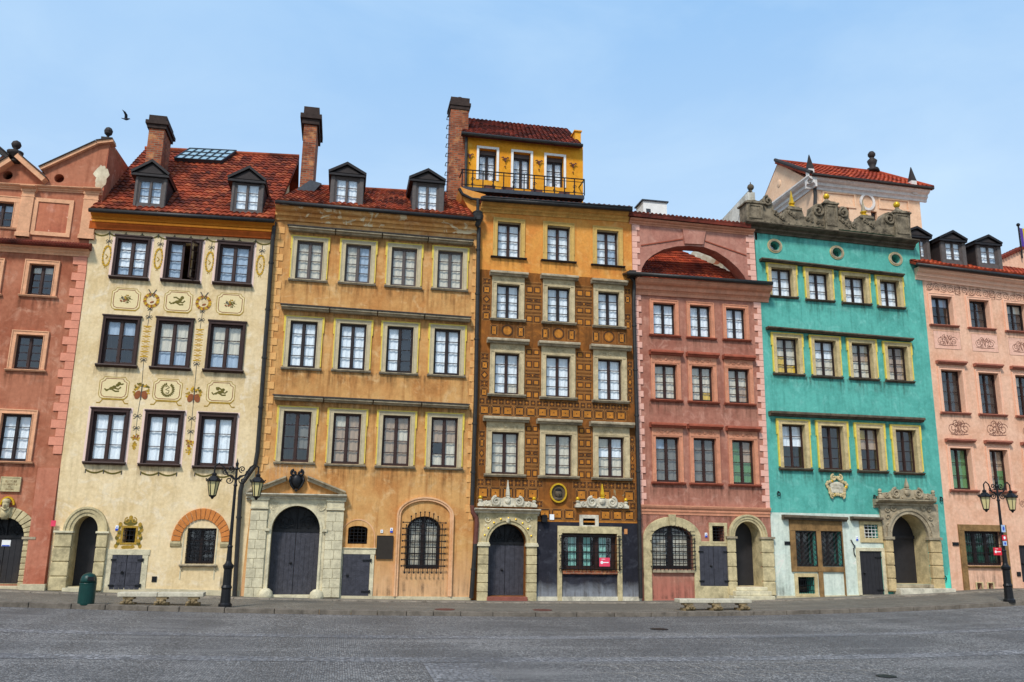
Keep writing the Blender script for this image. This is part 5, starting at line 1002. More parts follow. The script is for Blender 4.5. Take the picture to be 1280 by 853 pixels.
# wide bands between storeys
b12 = (max(q[3] for q in rows[2])+.17, min(q[2] for q in rows[1])); b23 = (max(q[3] for q in rows[3])+.17, min(q[2] for q in rows[2])); bot = min(q[2] for q in rows[3])
for (lo, hi) in (b23,):
    H_ = hi-lo; bandrow(lo+.03, H_*.58, .40, 'panel'); bandrow(lo+.03+H_*.58, H_*.36, .22, 'x')
lo, hi = b12; H_ = hi-lo
for q in rows[1]:
    xc = (q[0]+q[1])/2; sg.sq(xc-.24, lo+.05, .48, H_*.86, 'round'); sg.sq(xc-.62, lo+.08, .3, H_*.7, 'panel'); sg.sq(xc+.32, lo+.08, .3, H_*.7, 'panel')
z = zsg+.06; H_ = bot-.03-z; u_ = H_/5.2; print('SG', z, bot, pd, EXC[-4:], ex(R_, z))
bandrow(z, u_*1.5, .42, 'panel'); bandrow(z+u_*1.5, u_*1.0, .25, 'x'); bandrow(z+u_*2.5, u_*1.6, .42, 'panel'); bandrow(z+u_*4.1, u_*1.05, .25, 'x')
sg.m.rect(pd+.03, ex(R_, zsg)-.02, zsg, zsg+.05, -.006, 0)
sg.m.build('sgraffito_plaster', [ok, okd, okl], h.root, norm=False)
oc3 = stone('ochre_cornice_stone', rgb(214, 160, 84), .6)
h.band('eaves_cornice', (603,251), (788.5,264.5), corn(.3,.32), oc3)
e0, e1 = P(603.5,246.5,-.42), P(789.5,260,-.42); r0, r1 = Vector((e0.x, 1.6, e0.z+.45)), Vector((e1.x, 1.6, e1.z+.45)); tileroof('roof', M['tile_dark'], h.root, e0, e1, r0, r1, .19, .27)
mb = MB(); mb.add([r0, r1, (r1.x,8,r1.z-.1), (r0.x,8,r0.z-.1)], [(0,1,2,3)]); mb.build('flat_roof', M['zinc'], h.root, norm=False)
gutter(h, (601,248.5), (790,262), -.46, .085); mb = MB(); p, q = P(603,246.5,-.46), P(790,260,-.46); mb.mold((p.x,p.z+.02),(q.x,q.z+.02),[(-.4,.05),(-.55,0),(-.56,-.04),(-.4,.02)]); mb.build('eaves_flashing', M['pipe'], h.root)
# hopper head and pipe
p = P(597, 283, -.3); mb = MB(); mb.lathe((p.x,-.26,p.z), [(.04,-.02),(.09,.05),(.12,.13),(.19,.28),(.21,.42),(.17,.46),(.19,.52),(.12,.56),(.06,.62),(.06,1.0)], 10); mb.box(p.x-.07,p.x+.07,-.47,-.40,p.z+.2,p.z+.34); mb.build('hopper_head', M['pipe'], h.root)
pipe(h, [(598.5,285),(594.5,500),(590,632)], .07, -.14); pipe(h, [(590,632),(591,641),(595.5,648),(596,655),(594,680)], .075, -.14, 'rust', 'rusty_pipe_bend'); pipe(h, [(594,680),(589,748)], .07, -.14)
stains(h, (), (pd+.1, ex(R_,1)-.05), y=-.0095)
# pavilion on the roof
TY = 1.2; x0, x1 = U(581,220,TY), U(728.8,220,TY); ztL, ztR = Z(583,167,TY), Z(727,181,TY); zb_ = Z(640,250,TY)-.3
ywall = plaster('yellow_pavilion_render', rgb(228, 158, 46), rgb(212, 132, 32), rgb(236, 178, 78), .3, None, 21)
old = h.holes; h.holes = []
PW = [(598.5,620.5,186.5,225.5), (641.5,663,191,236), (683,704.5,195.5,234)]
ww = []
for i, px in enumerate(PW):
    a, b, c_, d_ = rect_px(*px, TY); h.holes.append(([(a,c_),(b,c_),(b,d_),(a,d_)], .45)); ww.append((a,b,c_,d_))
h.wall([(x0,zb_),(x1,zb_),(x1,ztR),(x0,ztL)], ywall, 6.0, 'pavilion_wall', TY)
for i, (a, b, c_, d_) in enumerate(ww):
    w_ = make_glazing(h.root, 'balcony_door' if i == 1 else 'window', a, b, c_, d_-.16, TY+.22, 3, 'ww', M['frame_black'], .045, .06, .02)
    mb = MB(); t = .09; mb.box(a-t, a-.002, TY-.03, TY+.02, c_, d_); mb.box(b+.002, b+t, TY-.03, TY+.02, c_, d_); mb.box(a-t, b+t, TY-.03, TY+.02, d_+.002, d_+t); mb.build('surround', M['white'], w_); mb = MB(); mb.box(a, b, TY+.18, TY+.3, d_-.16, d_); mb.build('blind_box', M['frame_grey'], w_)
h.holes = old
p, q = P(576.5,166.5,TY-.25), P(728,182,TY-.25); r0, r1 = P(585,148,TY+2.2), P(709,161.5,TY+2.2)
tileroof('pavilion_roof', M['tile_dark'], h.root, p, q, r0, r1, .19, .25); mb = MB(); mb.tube([p+Vector((0,-.05,-.03)), q+Vector((0,-.05,-.03))], .07, 8); mb.build('pavilion_gutter', M['pipe'], h.root)
mb = MB(); mb.add([r0, r1, (r1.x,6,r1.z-2), (r0.x,6,r0.z-2)], [(0,1,2,3)]); mb.build('pavilion_rear_roof', M['tile_dark'], h.root, norm=False)
mb = MB(); a = P(711,163.5,TY+1.9); b = P(729,166,TY+1.9); mb.box(x1-.22, x1+.02, TY+.35, TY+4, zb_, P(720,165.5,TY+.4).z); mb.box(x1-.26, x1+.05, TY+.3, TY+4, P(720,165.5,TY+.4).z, P(720,165.5,TY+.4).z+.05); mb.build('pavilion_parapet', ywall, h.root)
pipe(h, [(583,170),(582.5,215),(582,240)], .055, TY-.12)
for px in ((587.4,194), (631.7,198.6), (674,202.5), (716.5,206)):
    p = P(px[0], px[1], TY-.06); mb = MB()
    for sg in (-1, 1): mb.tube([(p.x,p.y,p.z-.06),(p.x+sg*.09,p.y,p.z+.06),(p.x+sg*.14,p.y,p.z+.03)], .025, 5)
    mb.tube([(p.x,p.y,p.z-.12),(p.x,p.y,p.z+.03)], .03, 6); mb.ball((p.x,p.y+.02,p.z-.3), .03, 6); mb.box(p.x-.02,p.x+.02,p.y,TY+.01,p.z-.05,p.z-.01); mb.build('wall_bracket', M['rust'], h.root)
BY = .45; L1, R1 = P(577.5,233,BY), P(730.5,244.5,BY); mb = MB(); zz = (L1.z+R1.z)/2
mb.mold((L1.x,L1.z), (R1.x,R1.z), [(TY+.02,0),(BY,0),(BY,-.14),(TY+.02,-.14)]); 
for k in range(9): xx = L1.x+.1+(R1.x-L1.x-.2)*k/8; zq = L1.z+(R1.z-L1.z)*k/8-.14; mb.prism_yz([(TY,zq),(BY+.1,zq),(TY,zq-.3)], xx-.03, xx+.03)
bal = mb.build('balcony', M['zinc'], h.root); mb = MB(); nb = 12; Lt, Rt = P(577.5,212,BY), P(729.5,224.5,BY)
for k in range(nb+1):
    t = k/nb; a = L1.lerp(R1, t); b = Lt.lerp(Rt, t); b.x = a.x; mb.tube([a, b], .022, 5)
    if k % 2: mb.tube([(q_[0],BY,q_[1]) for q_ in spiral(a.x, a.z+.3, .08, 1.3, 1)], .012, 5); mb.tube([(q_[0],BY,q_[1]) for q_ in spiral(a.x, a.z+.13, .06, 1.3, -1)], .012, 5)
for dz in (0, -.12): mb.tube([(Lt.x-.03,BY,Lt.z+dz),(Rt.x+.03,BY,Rt.z+dz)], .024 if dz == 0 else .014, 5)
mb.tube([L1+Vector((0,0,.08)), R1+Vector((0,0,.08))], .016, 5)
for s_ in (L1, R1): 
    tz = (Lt if s_ is L1 else Rt).z; mb.tube([(s_.x,BY,tz),(s_.x,TY,tz)], .024, 5)
mb.build('balcony_railing', M['iron'], bal)
for px in (625, 662, 712):
    pass
mb = MB(); 
for k, (px, py) in enumerate(((634,232.5), (671,236), (705,238.5), (612,230.5))):
    p = P(px, py, BY+.2); mb2 = MB(); mb2.box(p.x-.2, p.x+.2, BY+.12, BY+.3, L1.z+.03, L1.z+.19); mb2.build('planter', M['rust'], bal)
chimney(h, 562.3, 584.8, 122, 245, TY+.15, .7, .07, .5, 'tall red brick chimney beside the rooftop storey')
mb = MB(); c_ = P(561, 200, TY+.2)
for k in range(12): zz = c_.z-2.4+k*.38; mb.tube([(c_.x+.02,c_.y+.3,zz),(c_.x-.1,c_.y+.3,zz),(c_.x-.1,c_.y+.0,zz),(c_.x+.02,c_.y+.0,zz)], .015, 4)
mb.build('climbing_irons', M['iron'], h.root)
mb = MB(); mb.prism([XZ(574,236,.5), XZ(577,250,.5), XZ(584,262,.5), XZ(594,273,.5), XZ(606,275,.5), XZ(606,246,.5), XZ(584,240,.5)], .3, 5); mb.build('fire_wall', pl3o, h.root)
pipe(h, [(574,236),(578,243),(590,249),(600,250)], .06, .2)
# ================================================================== house: brick pink with roof arch
pl4 = plaster('brick_pink_render', rgb(174, 120, 100), rgb(144, 86, 70), rgb(198, 150, 130), .45, (rgb(216, 178, 136), .745), 31, (.3, rgb(180, 112, 94), 1.0, .5))
pl4u = plaster('dusty_pink_render', rgb(182, 128, 110), rgb(156, 98, 84), rgb(198, 150, 132), .4, None, 32)
h = House('arched_attic_house', U(885, 749), 'brick pink house with a wide open arch at the top showing red tiles behind it'); h4 = h
M['tr4'] = stone('pink_trim', rgb(212, 146, 114), .72); M['q4'] = stone('pale_pink_quoins', rgb(232, 178, 158), .85); M['tr4r'] = stone('red_pink_hood', rgb(164, 88, 66), .6)
for px, cur in (((816.5,843.8,379.4,418.6),'ww'), ((862.5,888.5,382.4,421.8),'ww'), ((907.7,931.6,385.8,424.2),'ww/ww/ww')): window(h, px, 3, cur, 'frame_black', .035, .06, .12, (.13,.13,'tr4',.04), (.11,.08,'tr4r',.05))
for px, cur in (((818.5,846.1,455.8,499.4),'cc'), ((864.8,891.3,458.3,501.8),'cc/cc/cc/cy'), ((910.4,937,461.4,504.2),'cc/cc/ct/ct')): window(h, px, 4, cur, 'frame_brown', .04, .06, .12, (.14,.08,'tr4',.04), (.12,.09,'tr4r',.05), frieze=(.24,'tr4'), hood=(.24,.16,'tr4r',.06))
for px, cur in (((819.9,849.2,546.7,602.6),'bs/ss/ss/ss'), ((867.2,895.5,548.3,604),'ss'), ((915.6,943,550.8,605.5),'gt/gt/gg/gg')): window(h, px, 4, cur, 'frame_brown', .04, .07, .12, (.14,.08,'tr4',.04), (.12,.09,'tr4r',.05), frieze=(.24,'tr4'), hood=(.24,.16,'tr4r',.08))
# arched shop window
X0, X1 = U(814.6,690), U(866,690); z0, z1 = Z(840,712), Z(840,657.5); rise = .42; h.holes.append((arch(X0, X1, z0, z1-rise, z1, 14), .5))
w_ = make_glazing(h.root, 'barred_window', X0, X1, z0, z1, .2, 5, 'cckcc', M['frame_black'], .08, .14, .022, rise)
mb = MB(); grille(mb, X0-.02, X1+.02, z0, z1, -.12, 12, 10, .012, rise, ext=.02)
for sx_ in (X0-.05, X1+.05):
    for zz in (z0+.1, z0+.6, z1-.5): mb.tube([(sx_,-.12,zz),(sx_,.02,zz)], .018, 5)
mb.build('window_grille', M['iron'], w_); cx, rx = (X0+X1)/2, (X1-X0)/2; mb = MB(); arcstrip(mb, cx, z1-rise, rx, rise, .3, -.05, .02, z0, 0, 20); fl0 = U(808,735)
mb.box(cx-rx-.3, cx-rx-.02, -.05, .02, gz(cx)-.1, z0-.004); mb.box(cx+rx+.02, cx+rx+.3, -.05, .02, gz(cx)-.1, z0-.004); mb.prism([(cx-.1,z1+.0),(cx+.1,z1),(cx+.13,z1+.38),(cx-.13,z1+.38)], -.09, .02); mb.build('window_surround', M['stone_y'], w_, bevel=.01)
mb = MB(); mb.box(X0, X1, -.1, .15, z0-.1, z0-.01); mb.build('sill', M['stone_g'], w_)
# shutters + little window
a, b, z0, z1 = rect_px(873.8,909,683,732.6); h.holes.append(([(a,z0),(b,z0),(b,z1),(a,z1)], .1)); door_leaf(h, 'cellar_shutters', a, b, z0, z1, -.05, 'door', 0, 0, 2)
mb = MB(); mb.box(a-.1, a-.004, -.03, .02, z0, z1); mb.box(a-.1, b+.08, -.04, .02, z1+.004, z1+.16); mb.box(a-.1, b+.1, -.06, .02, z0-.4, z0-.005); mb.build('shutter_surround', M['stone_y'], h.root, bevel=.01)
a, b, z0, z1 = rect_px(890,905,657.8,677.3); h.holes.append(([(a,z0),(b,z0),(b,z1),(a,z1)], .5)); mb = MB(); t = .11; ring(mb, [(a,z0),(b,z0),(b,z1),(a,z1)], [(a-t,z0-.05),(b+t,z0-.05),(b+t,z1+t),(a-t,z1+t)], -.05, .02); v_ = mb.build('small_window_surround', M['stone_y'], h.root, bevel=.008); mb = MB(); grille(mb, a, b, z0, z1, .04, 4, 5, .011); mb.build('small_window_grille', M['iron'], v_)
# arched doorway
x0, x1 = U(919,700), U(951.3,700); zs, zt = Z(935,671), Z(935,652); zb = gz(x0)+.42; h.holes.append((arch(x0, x1, zb, zs, zt), .9, 2)); studded_arch(h, 'door', x0, x1, zb, zs, zt, .62, 'door_dark', False)
cx, rx, rz = (x0+x1)/2, (x1-x0)/2, zt-zs; mb = MB()
for o_, w__, y_ in ((0,.08,-.07), (.08,.09,-.10), (.17,.06,-.13)): arcstrip(mb, cx, zs, rx+o_, rz+o_, w__, y_, .02, zs, 0, 24, False)
mb.build('door_arch', M['stone_y'], h.root); xa, xb = U(908.4,700), U(966.5,700)
rust_block(h, 'jamb', xa, x0, zb-.3, zs-.07, 4, -.12, M['stone_y'], .03, .02); rust_block(h, 'jamb', x1, xb, zb-.3, zs-.07, 4, -.12, M['stone_y'], .03, .02)
for p_, q_ in ((xa-.03, x0+.04), (x1-.04, xb+.03)): mb = MB(); mb.box(p_, q_, -.17, .02, zs-.07, zs); mb.build('impost', M['stone_g'], h.root)
for k, (zz0, zz1, oo) in enumerate(((zb-.13, zb-.005, .18), (zb-.28, zb-.135, .36), (zb-.5, zb-.285, .5))): mb = MB(); mb.box(x0-.08-.12*k, x1+.1+.05*k, -oo, .6, zz0, zz1); mb.build('door_step', M['stone'], h.root, bevel=.012)
# roof arch
ARH = [XZ(801.5,345)]+[XZ(*q) for q in ((802,336),(807,327),(816,319),(829,312),(846,308),(862,307.5),(880,309),(896,315),(911,325),(922,335),(930,345),(934,353))]
outer = [(B34[0][0],-.5),(B45[0][0],-.5)]+B45[1:4]+[XZ(942.5,296), XZ(940.5,284.5), XZ(788.8,269.5), XZ(789.3,300)]+B34[2:0:-1]
zr = Z(810,362); zrR = Z(935,369)
h.holes.append((([(ARH[0][0], zr), (ARH[-1][0], zrR)]+[p for p in ARH[::-1]]), .55))
h.wall(outer, pl4, .62, 'front_wall', y0=.004, reveal=M['tr4'], back=False)
# body below the arch, behind the front wall
mb = MB(); zt_ = Z(860,358); ptsb = [(B34[0][0]+.01,-.5),(B45[0][0]-.01,-.5),(B45[1][0]-.01,B45[1][1]),(B45[2][0]-.01, zt_-.4),(B34[2][0]+.01, zt_-.4),(B34[1][0]+.01,B34[1][1])]
n_ = len(ptsb); mb.add([(x,.6,z) for x, z in ptsb]+[(x,8,z) for x, z in ptsb], [(i,i+n_,(i+1)%n_+n_,(i+1)%n_) for i in range(n_)]+[tuple(range(2*n_-1,n_-1,-1))]); mb.build('house_body', pl4, h.root, norm=False)
zz = Z(870,360)
mb = MB(); 
cz = [XZ(791,290), XZ(941,303)]
# coat on the upper wall, arch lines and keystone
up_ = [XZ(791.5,346), XZ(790.8,274)]+[XZ(940.5,289), XZ(945.5,353)]; arc_ = ARH[::-1]
poly = [XZ(791.5,346), ARH[0]]+ARH[1:]+[XZ(945.5,354.5), XZ(940.5,289), XZ(790.3,274)]
mb = MB(); V_ = [Vector((x,z,0)) for x, z in poly]; mb.add([(v.x,-.004,v.y) for v in V_], [tuple(t) for t in tessellate_polygon([V_])]); mb.build('pale_upper_wall', pl4u, h.root, norm=False)
mb = MB(); ks = [XZ(855,305.5), XZ(878.5,306.5), XZ(881.5,290), XZ(852.5,287)]; mb.prism(ks, -.08, .02); mb.build('keystone', pl4u, h.root, bevel=.01)
mb = MB(); 
for a, b in (((801,306.5),(853,298.5)), ((881,301),(932.5,319))):
    p, q = XZ(*a), XZ(*b); mb = MB(); mb.prism([p, q, (q[0],q[1]-.04), (p[0],p[1]-.04)], -.035, .02); mb.build('arch_string', M['tr4r'], h.root)
quoins(h, 'quoins', B34, 1, .30, M['q4'], .22, .66, -.03, gz(9)+3.1, Z(789,275)); 
LR = [B45[0], B45[1], XZ(950.4,368)]; quoins(h, 'quoins', LR, -1, .30, M['q4'], .22, .55, -.03, gz(14)+3.05, Z(950,372)); LU = [XZ(946,353), XZ(941.5,286)]; quoins(h, 'upper_quoins', LU, -1, .34, M['q4'], .22, .66, -.03, LU[0][1], LU[1][1])
tr4c = M['tr4']; h.band('top_cornice', (788.5,271.5), (944,286.5), corn(.2,.2), tr4c)
p, q = P(786.5,265.5,-.3), P(939,281,-.3); tileroof('coping_roof', M['tile_dark'], h.root, p, q, Vector((p.x,.64,p.z+.12)), Vector((q.x,.64,q.z+.12)), .16, .3, .05)
h.band('eaves_cornice', (797,346), (966,357), corn(.42,.55), M['tr4']); mb = MB(); p, q = P(783.8,341.5,-.52), P(965.5,354.5,-.52); mb.tube([p, q], .075, 8); mb.build('gutter', M['pipe'], h.root, smooth=True)
mb = MB(); mb.mold((p.x,p.z+.03),(q.x,q.z+.03),[(.02,.12),(-.5,.02),(-.58,-.02),(-.5,-.05),(.02,.06)]); mb.build('eaves_flashing', M['pipe'], h.root)
h.band('string_course', (799,630.5), (964,635), corn(.12,.32), M['tr4'])
pipe(h, [(787.5,345),(793,352),(792,380),(797,560),(801,748)], .07, -.14); mb = MB(); p = P(790,343,-.3); mb.box(p.x-.12,p.x+.12,-.4,-.1,p.z-.1,p.z+.12); mb.build('hopper_head', M['pipe'], h.root)
stains(h, (((799,634),(963,639)), ((799,352),(964,362))), (B34[1][0]+.1, xa-.05), L=.5)
# tiled roof seen through the arch
e0, e1 = P(794,349,.1), P(958,361,.1); r0, r1 = P(812,303,3.2), P(880,300,3.2); r1 = Vector((e1.x-2.5, 3.2, r0.z))
tileroof('roof', M['tile_bright'], h.root, e0, e1, P(798,312,2.6), P(846,312,2.6), .19, .27)
mb = MB(); a = P(866,312,2.7); pts = [P(846,312,2.65), P(860,324,2.2), P(900,341,1.3), P(936,352,.5)]
h.rear = None
pl = [XZ(866,312,2.7), XZ(861.5,323,2.7), XZ(884,334,2.7), XZ(935,354,2.7), XZ(960,358,2.7), XZ(950,325,2.7), XZ(905,312,2.7), XZ(870,303,2.7)]
mb.prism([pl[1], pl[2], pl[3], pl[4], XZ(950,318,2.7), XZ(900,306,2.7), XZ(868,313,2.7)], 2.7, 3.0)
mb.build('rear_gable_wall', plaster('flaking_white_render', rgb(206,198,180), rgb(150,120,90), rgb(224,220,206), .9, (rgb(150,90,66), .60), 41), h.root)
mb = MB(); mb.tube([P(860.5,322.5,2.6), P(884,334.5,2.6), P(934,354.5,2.6)], .05, 6); mb.build('valley_gutter', M['zinc'], h.root)
a, b, z0, z1 = rect_px(804,833.5,252.5,268,1.5); mb = MB(); mb.box(a, b, 1.5, 2.3, z0-.3, z1); mb.box(a-.06, b+.06, 1.44, 2.36, z1, z1+.05, 1); mb.box(a+.12, a+.3, 1.49, 1.51, z0+.05, z0+.2, 1)
mb.build('vent_box', [M['white'], M['zinc']], h.root)
# ================================================================== house: turquoise
teal = plaster('turquoise_render', rgb(96, 176, 160), rgb(74, 150, 136), rgb(128, 194, 180), .5, (rgb(150, 190, 180), .74), 51)
mint = plaster('pale_mint_render', rgb(214, 220, 204), rgb(180, 196, 180), rgb(214, 226, 212), .5, (rgb(222,220,206), .62), 52)
h = House('turquoise_house', U(1075, 742), 'turquoise house with a carved stone attic parapet and gilt trimmed windows'); h5 = h
M['sur5'] = stone('cream_yellow_surround', rgb(208, 186, 138), .62)
for px, cur in (((964.1,990.6,335.7,370.5),'ww'), ((1010.6,1036.2,341,375),'ww'), ((1055.8,1082.2,346.2,379),'ww'), ((1099.9,1124.1,351,383.5),'ww')): window(h, px, 3, cur, 'frame_black', .035, .05, .16, (.13,.13,'sur5',.05), (.12,.08,'stone_dk',.05), gold=.04)
for px, cur in (((970.6,998.1,422.8,467.1),'cc/cc/yc/yy'), ((1018.3,1045.3,426,470.3),'ww/ww/cc/cc'), ((1065,1090.6,429.6,473),'cc/tt/cc/cc'), ((1110,1134.6,433.6,475.8),'tt/tt/tt/ct')): window(h, px, 4, cur, 'frame_black', .035, .05, .16, (.13,.13,'sur5',.05), (.12,.09,'stone_dk',.06), gold=.045)
for px, cur in (((978.1,1006.6,531,585.2),'ww/ww/dd/dd'), ((1027.3,1054.5,533,587),'dd'), ((1075.2,1100.8,535.7,588.4),'yt/tt/dd/dd'), ((1120.5,1145.7,538,590.5),'dd')): window(h, px, 4, cur, 'frame_brown', .035, .05, .16, (.14,.14,'sur5',.05), (.13,.1,'stone_dk',.06), gold=.05)
for c in ((968.2,307.7), (1045.8,316), (1119.1,324)):
    cx, cz = XZ(*c); h.holes.append((circle(cx, cz, .20, .185, 18), .4)); mb = MB(); ring(mb, circle(cx, cz, .20, .185, 26), circle(cx, cz, .26, .24, 26), -.05, .02); ring(mb, circle(cx, cz, .262, .242, 26), circle(cx, cz, .3, .28, 26), -.03, .02, 1); mb.build('oculus_frame', [M['stone_g'], M['sur5']], h.root)
    mb = MB(); mb.prism(circle(cx, cz, .2, .185, 18), .2, .21); mb.build('oculus_glass', M['glass'], h.root)
def hole_px(h, *px, d=.5): a, b, z0, z1 = rect_px(*px); h.holes.append(([(a,z0),(b,z0),(b,z1),(a,z1)], d)); return a, b, z0, z1
def lattice(mb, a, b, z0, z1, y, s=.17, r=.010):
    w_, hh = b-a, z1-z0; k = -hh
    while k < w_:
        for f in (0, 1):
            u0, v0 = max(0, k), max(0, -k); L = min(w_-u0, hh-v0)
            if L > .02:
                p0, p1 = (a+u0, z0+v0), (a+u0+L, z0+v0+L)
                if f: p0, p1 = (a+b-p0[0], p0[1]), (a+b-p1[0], p1[1])
                mb.tube([(p0[0],y+.006*f,p0[1]), (p1[0],y+.006*f,p1[1])], r, 4)
        k += s
fr0, fr1 = U(988.5,700), U(1054.5,700)
b1 = hole_px(h, 994.4,1020.5,664,708.3); b2 = hole_px(h, 1026.3,1052,664,708)
for q in (b1, b2):
    w_ = make_glazing(h.root, 'barred_window', q[0], q[1], q[2], q[3], .22, 3, 'dd', M['frame_black'], .05, .05, .02); mb = MB(); lattice(mb, q[0]+.01, q[1]-.01, q[2]+.01, q[3]-.01, -.03); ring(mb, [(q[0]+.03,q[2]+.03),(q[1]-.03,q[2]+.03),(q[1]-.03,q[3]-.03),(q[0]+.03,q[3]-.03)], [(q[0],q[2]),(q[1],q[2]),(q[1],q[3]),(q[0],q[3])], -.04, -.02); mb.build('lattice_grille', M['iron'], w_)
mb = MB(); zt2 = Z(1020,648); zb2 = Z(1020,715); mb.box(fr0, b1[0]-.004, -.07, .02, zb2, b1[3]); mb.box(b1[1]+.004, b2[0]-.004, -.07, .02, zb2, b1[3]); mb.box(b2[1]+.004, fr1, -.07, .02, gz(15)-.1, b1[3]); mb.box(fr0, fr1, -.07, .02, b1[3]+.006, zt2); mb.box(b1[0], b1[1], -.07, .02, zb2, b1[2]-.005); mb.box(b2[0], b2[1], -.07, .02, zb2, b1[2]-.005)
mb.box(b1[1]+.004, b2[0]-.004, -.06, .02, gz(15)-.1, zb2-.004); mb.build('double_window_surround', M['stone_br'], h.root, bevel=.012)
mb = MB(); mb.mold(XZ(981,643.3,-.25), XZ(1060.5,646.5,-.25), slab(.25,.16)); mb.build('window_hood', M['stone_dk'], h.root); mb = MB(); mb.mold(XZ(1067,645.5,-.25), XZ(1104.5,647,-.25), slab(.25,.14)); mb.build('window_hood', M['stone_dk'], h.root)
q = hole_px(h, 997.4,1018,721.5,742.3); mb = MB(); t = .12; ring(mb, [(q[0],q[2]),(q[1],q[2]),(q[1],q[3]),(q[0],q[3])], [(q[0]-t,q[2]-.1),(q[1]+t,q[2]-.1),(q[1]+t,q[3]+t),(q[0]-t,q[3]+t)], -.05, .02); v_ = mb.build('cellar_window_surround', M['sur5'], h.root, bevel=.008); mb = MB(); grille(mb, q[0], q[1], q[2], q[3], .03, 7, 3, .012); mb.build('cellar_window_grille', M['iron'], v_)
q = hole_px(h, 1079.5,1097,656,672.7); mb = MB(); t = .16; ring(mb, [(q[0],q[2]),(q[1],q[2]),(q[1],q[3]),(q[0],q[3])], [(q[0]-t,q[2]-t),(q[1]+t,q[2]-t),(q[1]+t,q[3]+.2),(q[0]-t,q[3]+.2)], -.05, .02); v_ = mb.build('small_window_surround', M['sur5'], h.root, bevel=.008); mb = MB(); grille(mb, q[0], q[1], q[2], q[3], .04, 4, 4, .011); mb.build('small_window_grille', M['white'], v_)
q = rect_px(1075.8,1103.3,689.3,744.5); h.holes.append(([(q[0],q[2]),(q[1],q[2]),(q[1],q[3]),(q[0],q[3])], .1)); door_leaf(h, 'cellar_door', q[0], q[1], q[2], q[3], .02, 'door_dark', 0, 0, 1, True, 'plain black narrow door', True)
mb = MB(); mb.box(q[0]-.13, q[0]-.004, -.04, .02, q[2]-.05, q[3]); mb.box(q[1]+.004, q[1]+.13, -.04, .02, q[2]-.05, q[3]); mb.box(q[0]-.13, q[1]+.13, -.04, .02, q[3]+.004, q[3]+.12); mb.build('cellar_door_surround', M['stone'], h.root, bevel=.006)
# portal
x0, x1 = U(1115.2,700), U(1161,700); zs, zt = Z(1138,671.5), Z(1138,643); zb = Z(1138,730.5); h.holes.append((arch(x0, x1, zb, zs, zt, 24), 1.0, 2)); studded_arch(h, 'door', x0, x1, zb, zs, zt, .75, 'door_dark', False); cx, rx, rz = (x0+x1)/2, (x1-x0)/2, zt-zs
mb = MB(); mb.box(x0, x1, .68, .76, zs-.06, zs+.06); mb.build('transom', M['door_dark'], h.root)
mb = MB(); arcstrip(mb, cx, zs, rx, rz, .12, -.12, .02, zs, 0, 26, False); arcstrip(mb, cx, zs, rx+.12, rz+.12, .09, -.16, .02, zs, 0, 26, False); mb.build('portal_arch', M['stone_g'], h.root)
pa, pd = U(1105.3,695), U(1174.8,695); ze = Z(1138,630); pst = stone('stained_portal_stone', rgb(206,180,132), .5)
rust_block(h, 'portal_pier', pa, x0-.005, zb-.25, zs-.1, 4, -.16, pst, .035, .02); rust_block(h, 'portal_pier', x1+.005, pd, zb-.25, zs-.1, 4, -.16, pst, .035, .02)
for a, b in ((pa-.03, x0+.05), (x1-.05, pd+.03)): mb = MB(); mb.box(a, b, -.2, .02, zs-.1, zs); mb.build('impost', M['stone_g'], h.root, bevel=.008)
sp_ = [(pa,zs),(x0-.15,zs)]+[(cx-(rx+.2)*math.cos(math.pi*i/20), zs+(rz+.2)*math.sin(math.pi*i/20)) for i in range(21)]+[(x1+.15,zs),(pd,zs),(pd+.04,ze),(pa-.1,ze)]
mb = MB(); mb.prism(sp_, -.1, .02); s_ = mb.build('portal_spandrel', M['stone_g'], h.root); mb = MB()
for sg_ in (-1, 1):
    for k in range(4): mb.tube([(p_[0],-.12,p_[1]) for p_ in spiral(cx+sg_*(rx+.12), zs+.15+.27*k, .10, 1.2, sg_ if k % 2 else -sg_)], .026, 5)
    mb.tube([(p_[0],-.12,p_[1]) for p_ in spiral(cx+sg_*(rx-.12), ze-.16, .12, 1.2, sg_)], .028, 5)
mb.build('carved_leaves', M['stone_g'], s_)
h.band('portal_entablature', (1098.5,623.5), (1171,625.5), corn(.38,.3), M['stone_g']); crest(h, 1135, 624, 66, 15, 598, 0, 'stone_g', -.15, True)
mb = MB(); mb.box(x0-.1, x1+.1, -.15, .8, zb-.12, zb-.005); mb.build('door_step', M['stone_g'], h.root, bevel=.015); mb = MB(); mb.box(x0-.05, pd+.2, -.42, .3, zb-.5, zb-.125); mb.build('door_step', M['stone_w'], h.root, bevel=.02)
# cartouche
cx, cz = XZ(1045.2,609); mb = MB(); mb.box(cx-.26, cx+.26, -.05, .02, cz-.2, cz+.18, 1); 
for i in range(26):
    t = i*6.283/26; r_ = 1+.14*math.sin(5*t); mb.ball((cx+.36*r_*math.cos(t), -.05, cz+.3*r_*math.sin(t)), .065, 7, 2 if i % 9 == 0 else 0, sy=.6)
for sg_ in (-1, 1): mb.tube([(q_[0],-.07,q_[1]) for q_ in spiral(cx+sg_*.12, cz+.32, .12, 1.2, -sg_, math.pi/2)], .035, 6, 0); mb.tube([(q_[0],-.07,q_[1]) for q_ in spiral(cx+sg_*.2, cz-.3, .1, 1.2, sg_, -math.pi/2)], .03, 6, 0)
ca = mb.build('stone_cartouche', [M['sur5'], M['stone_w'], M['gold']], h.root); gm_ = MB(); fake_glyphs(gm_, cx-.18, cx+.18, cz+.04, .05, 7, -.053, 7); fake_glyphs(gm_, cx-.2, cx+.2, cz-.06, .04, 9, -.053, 8); gm_.build('worn_inscription', M['stone_g'], ca)
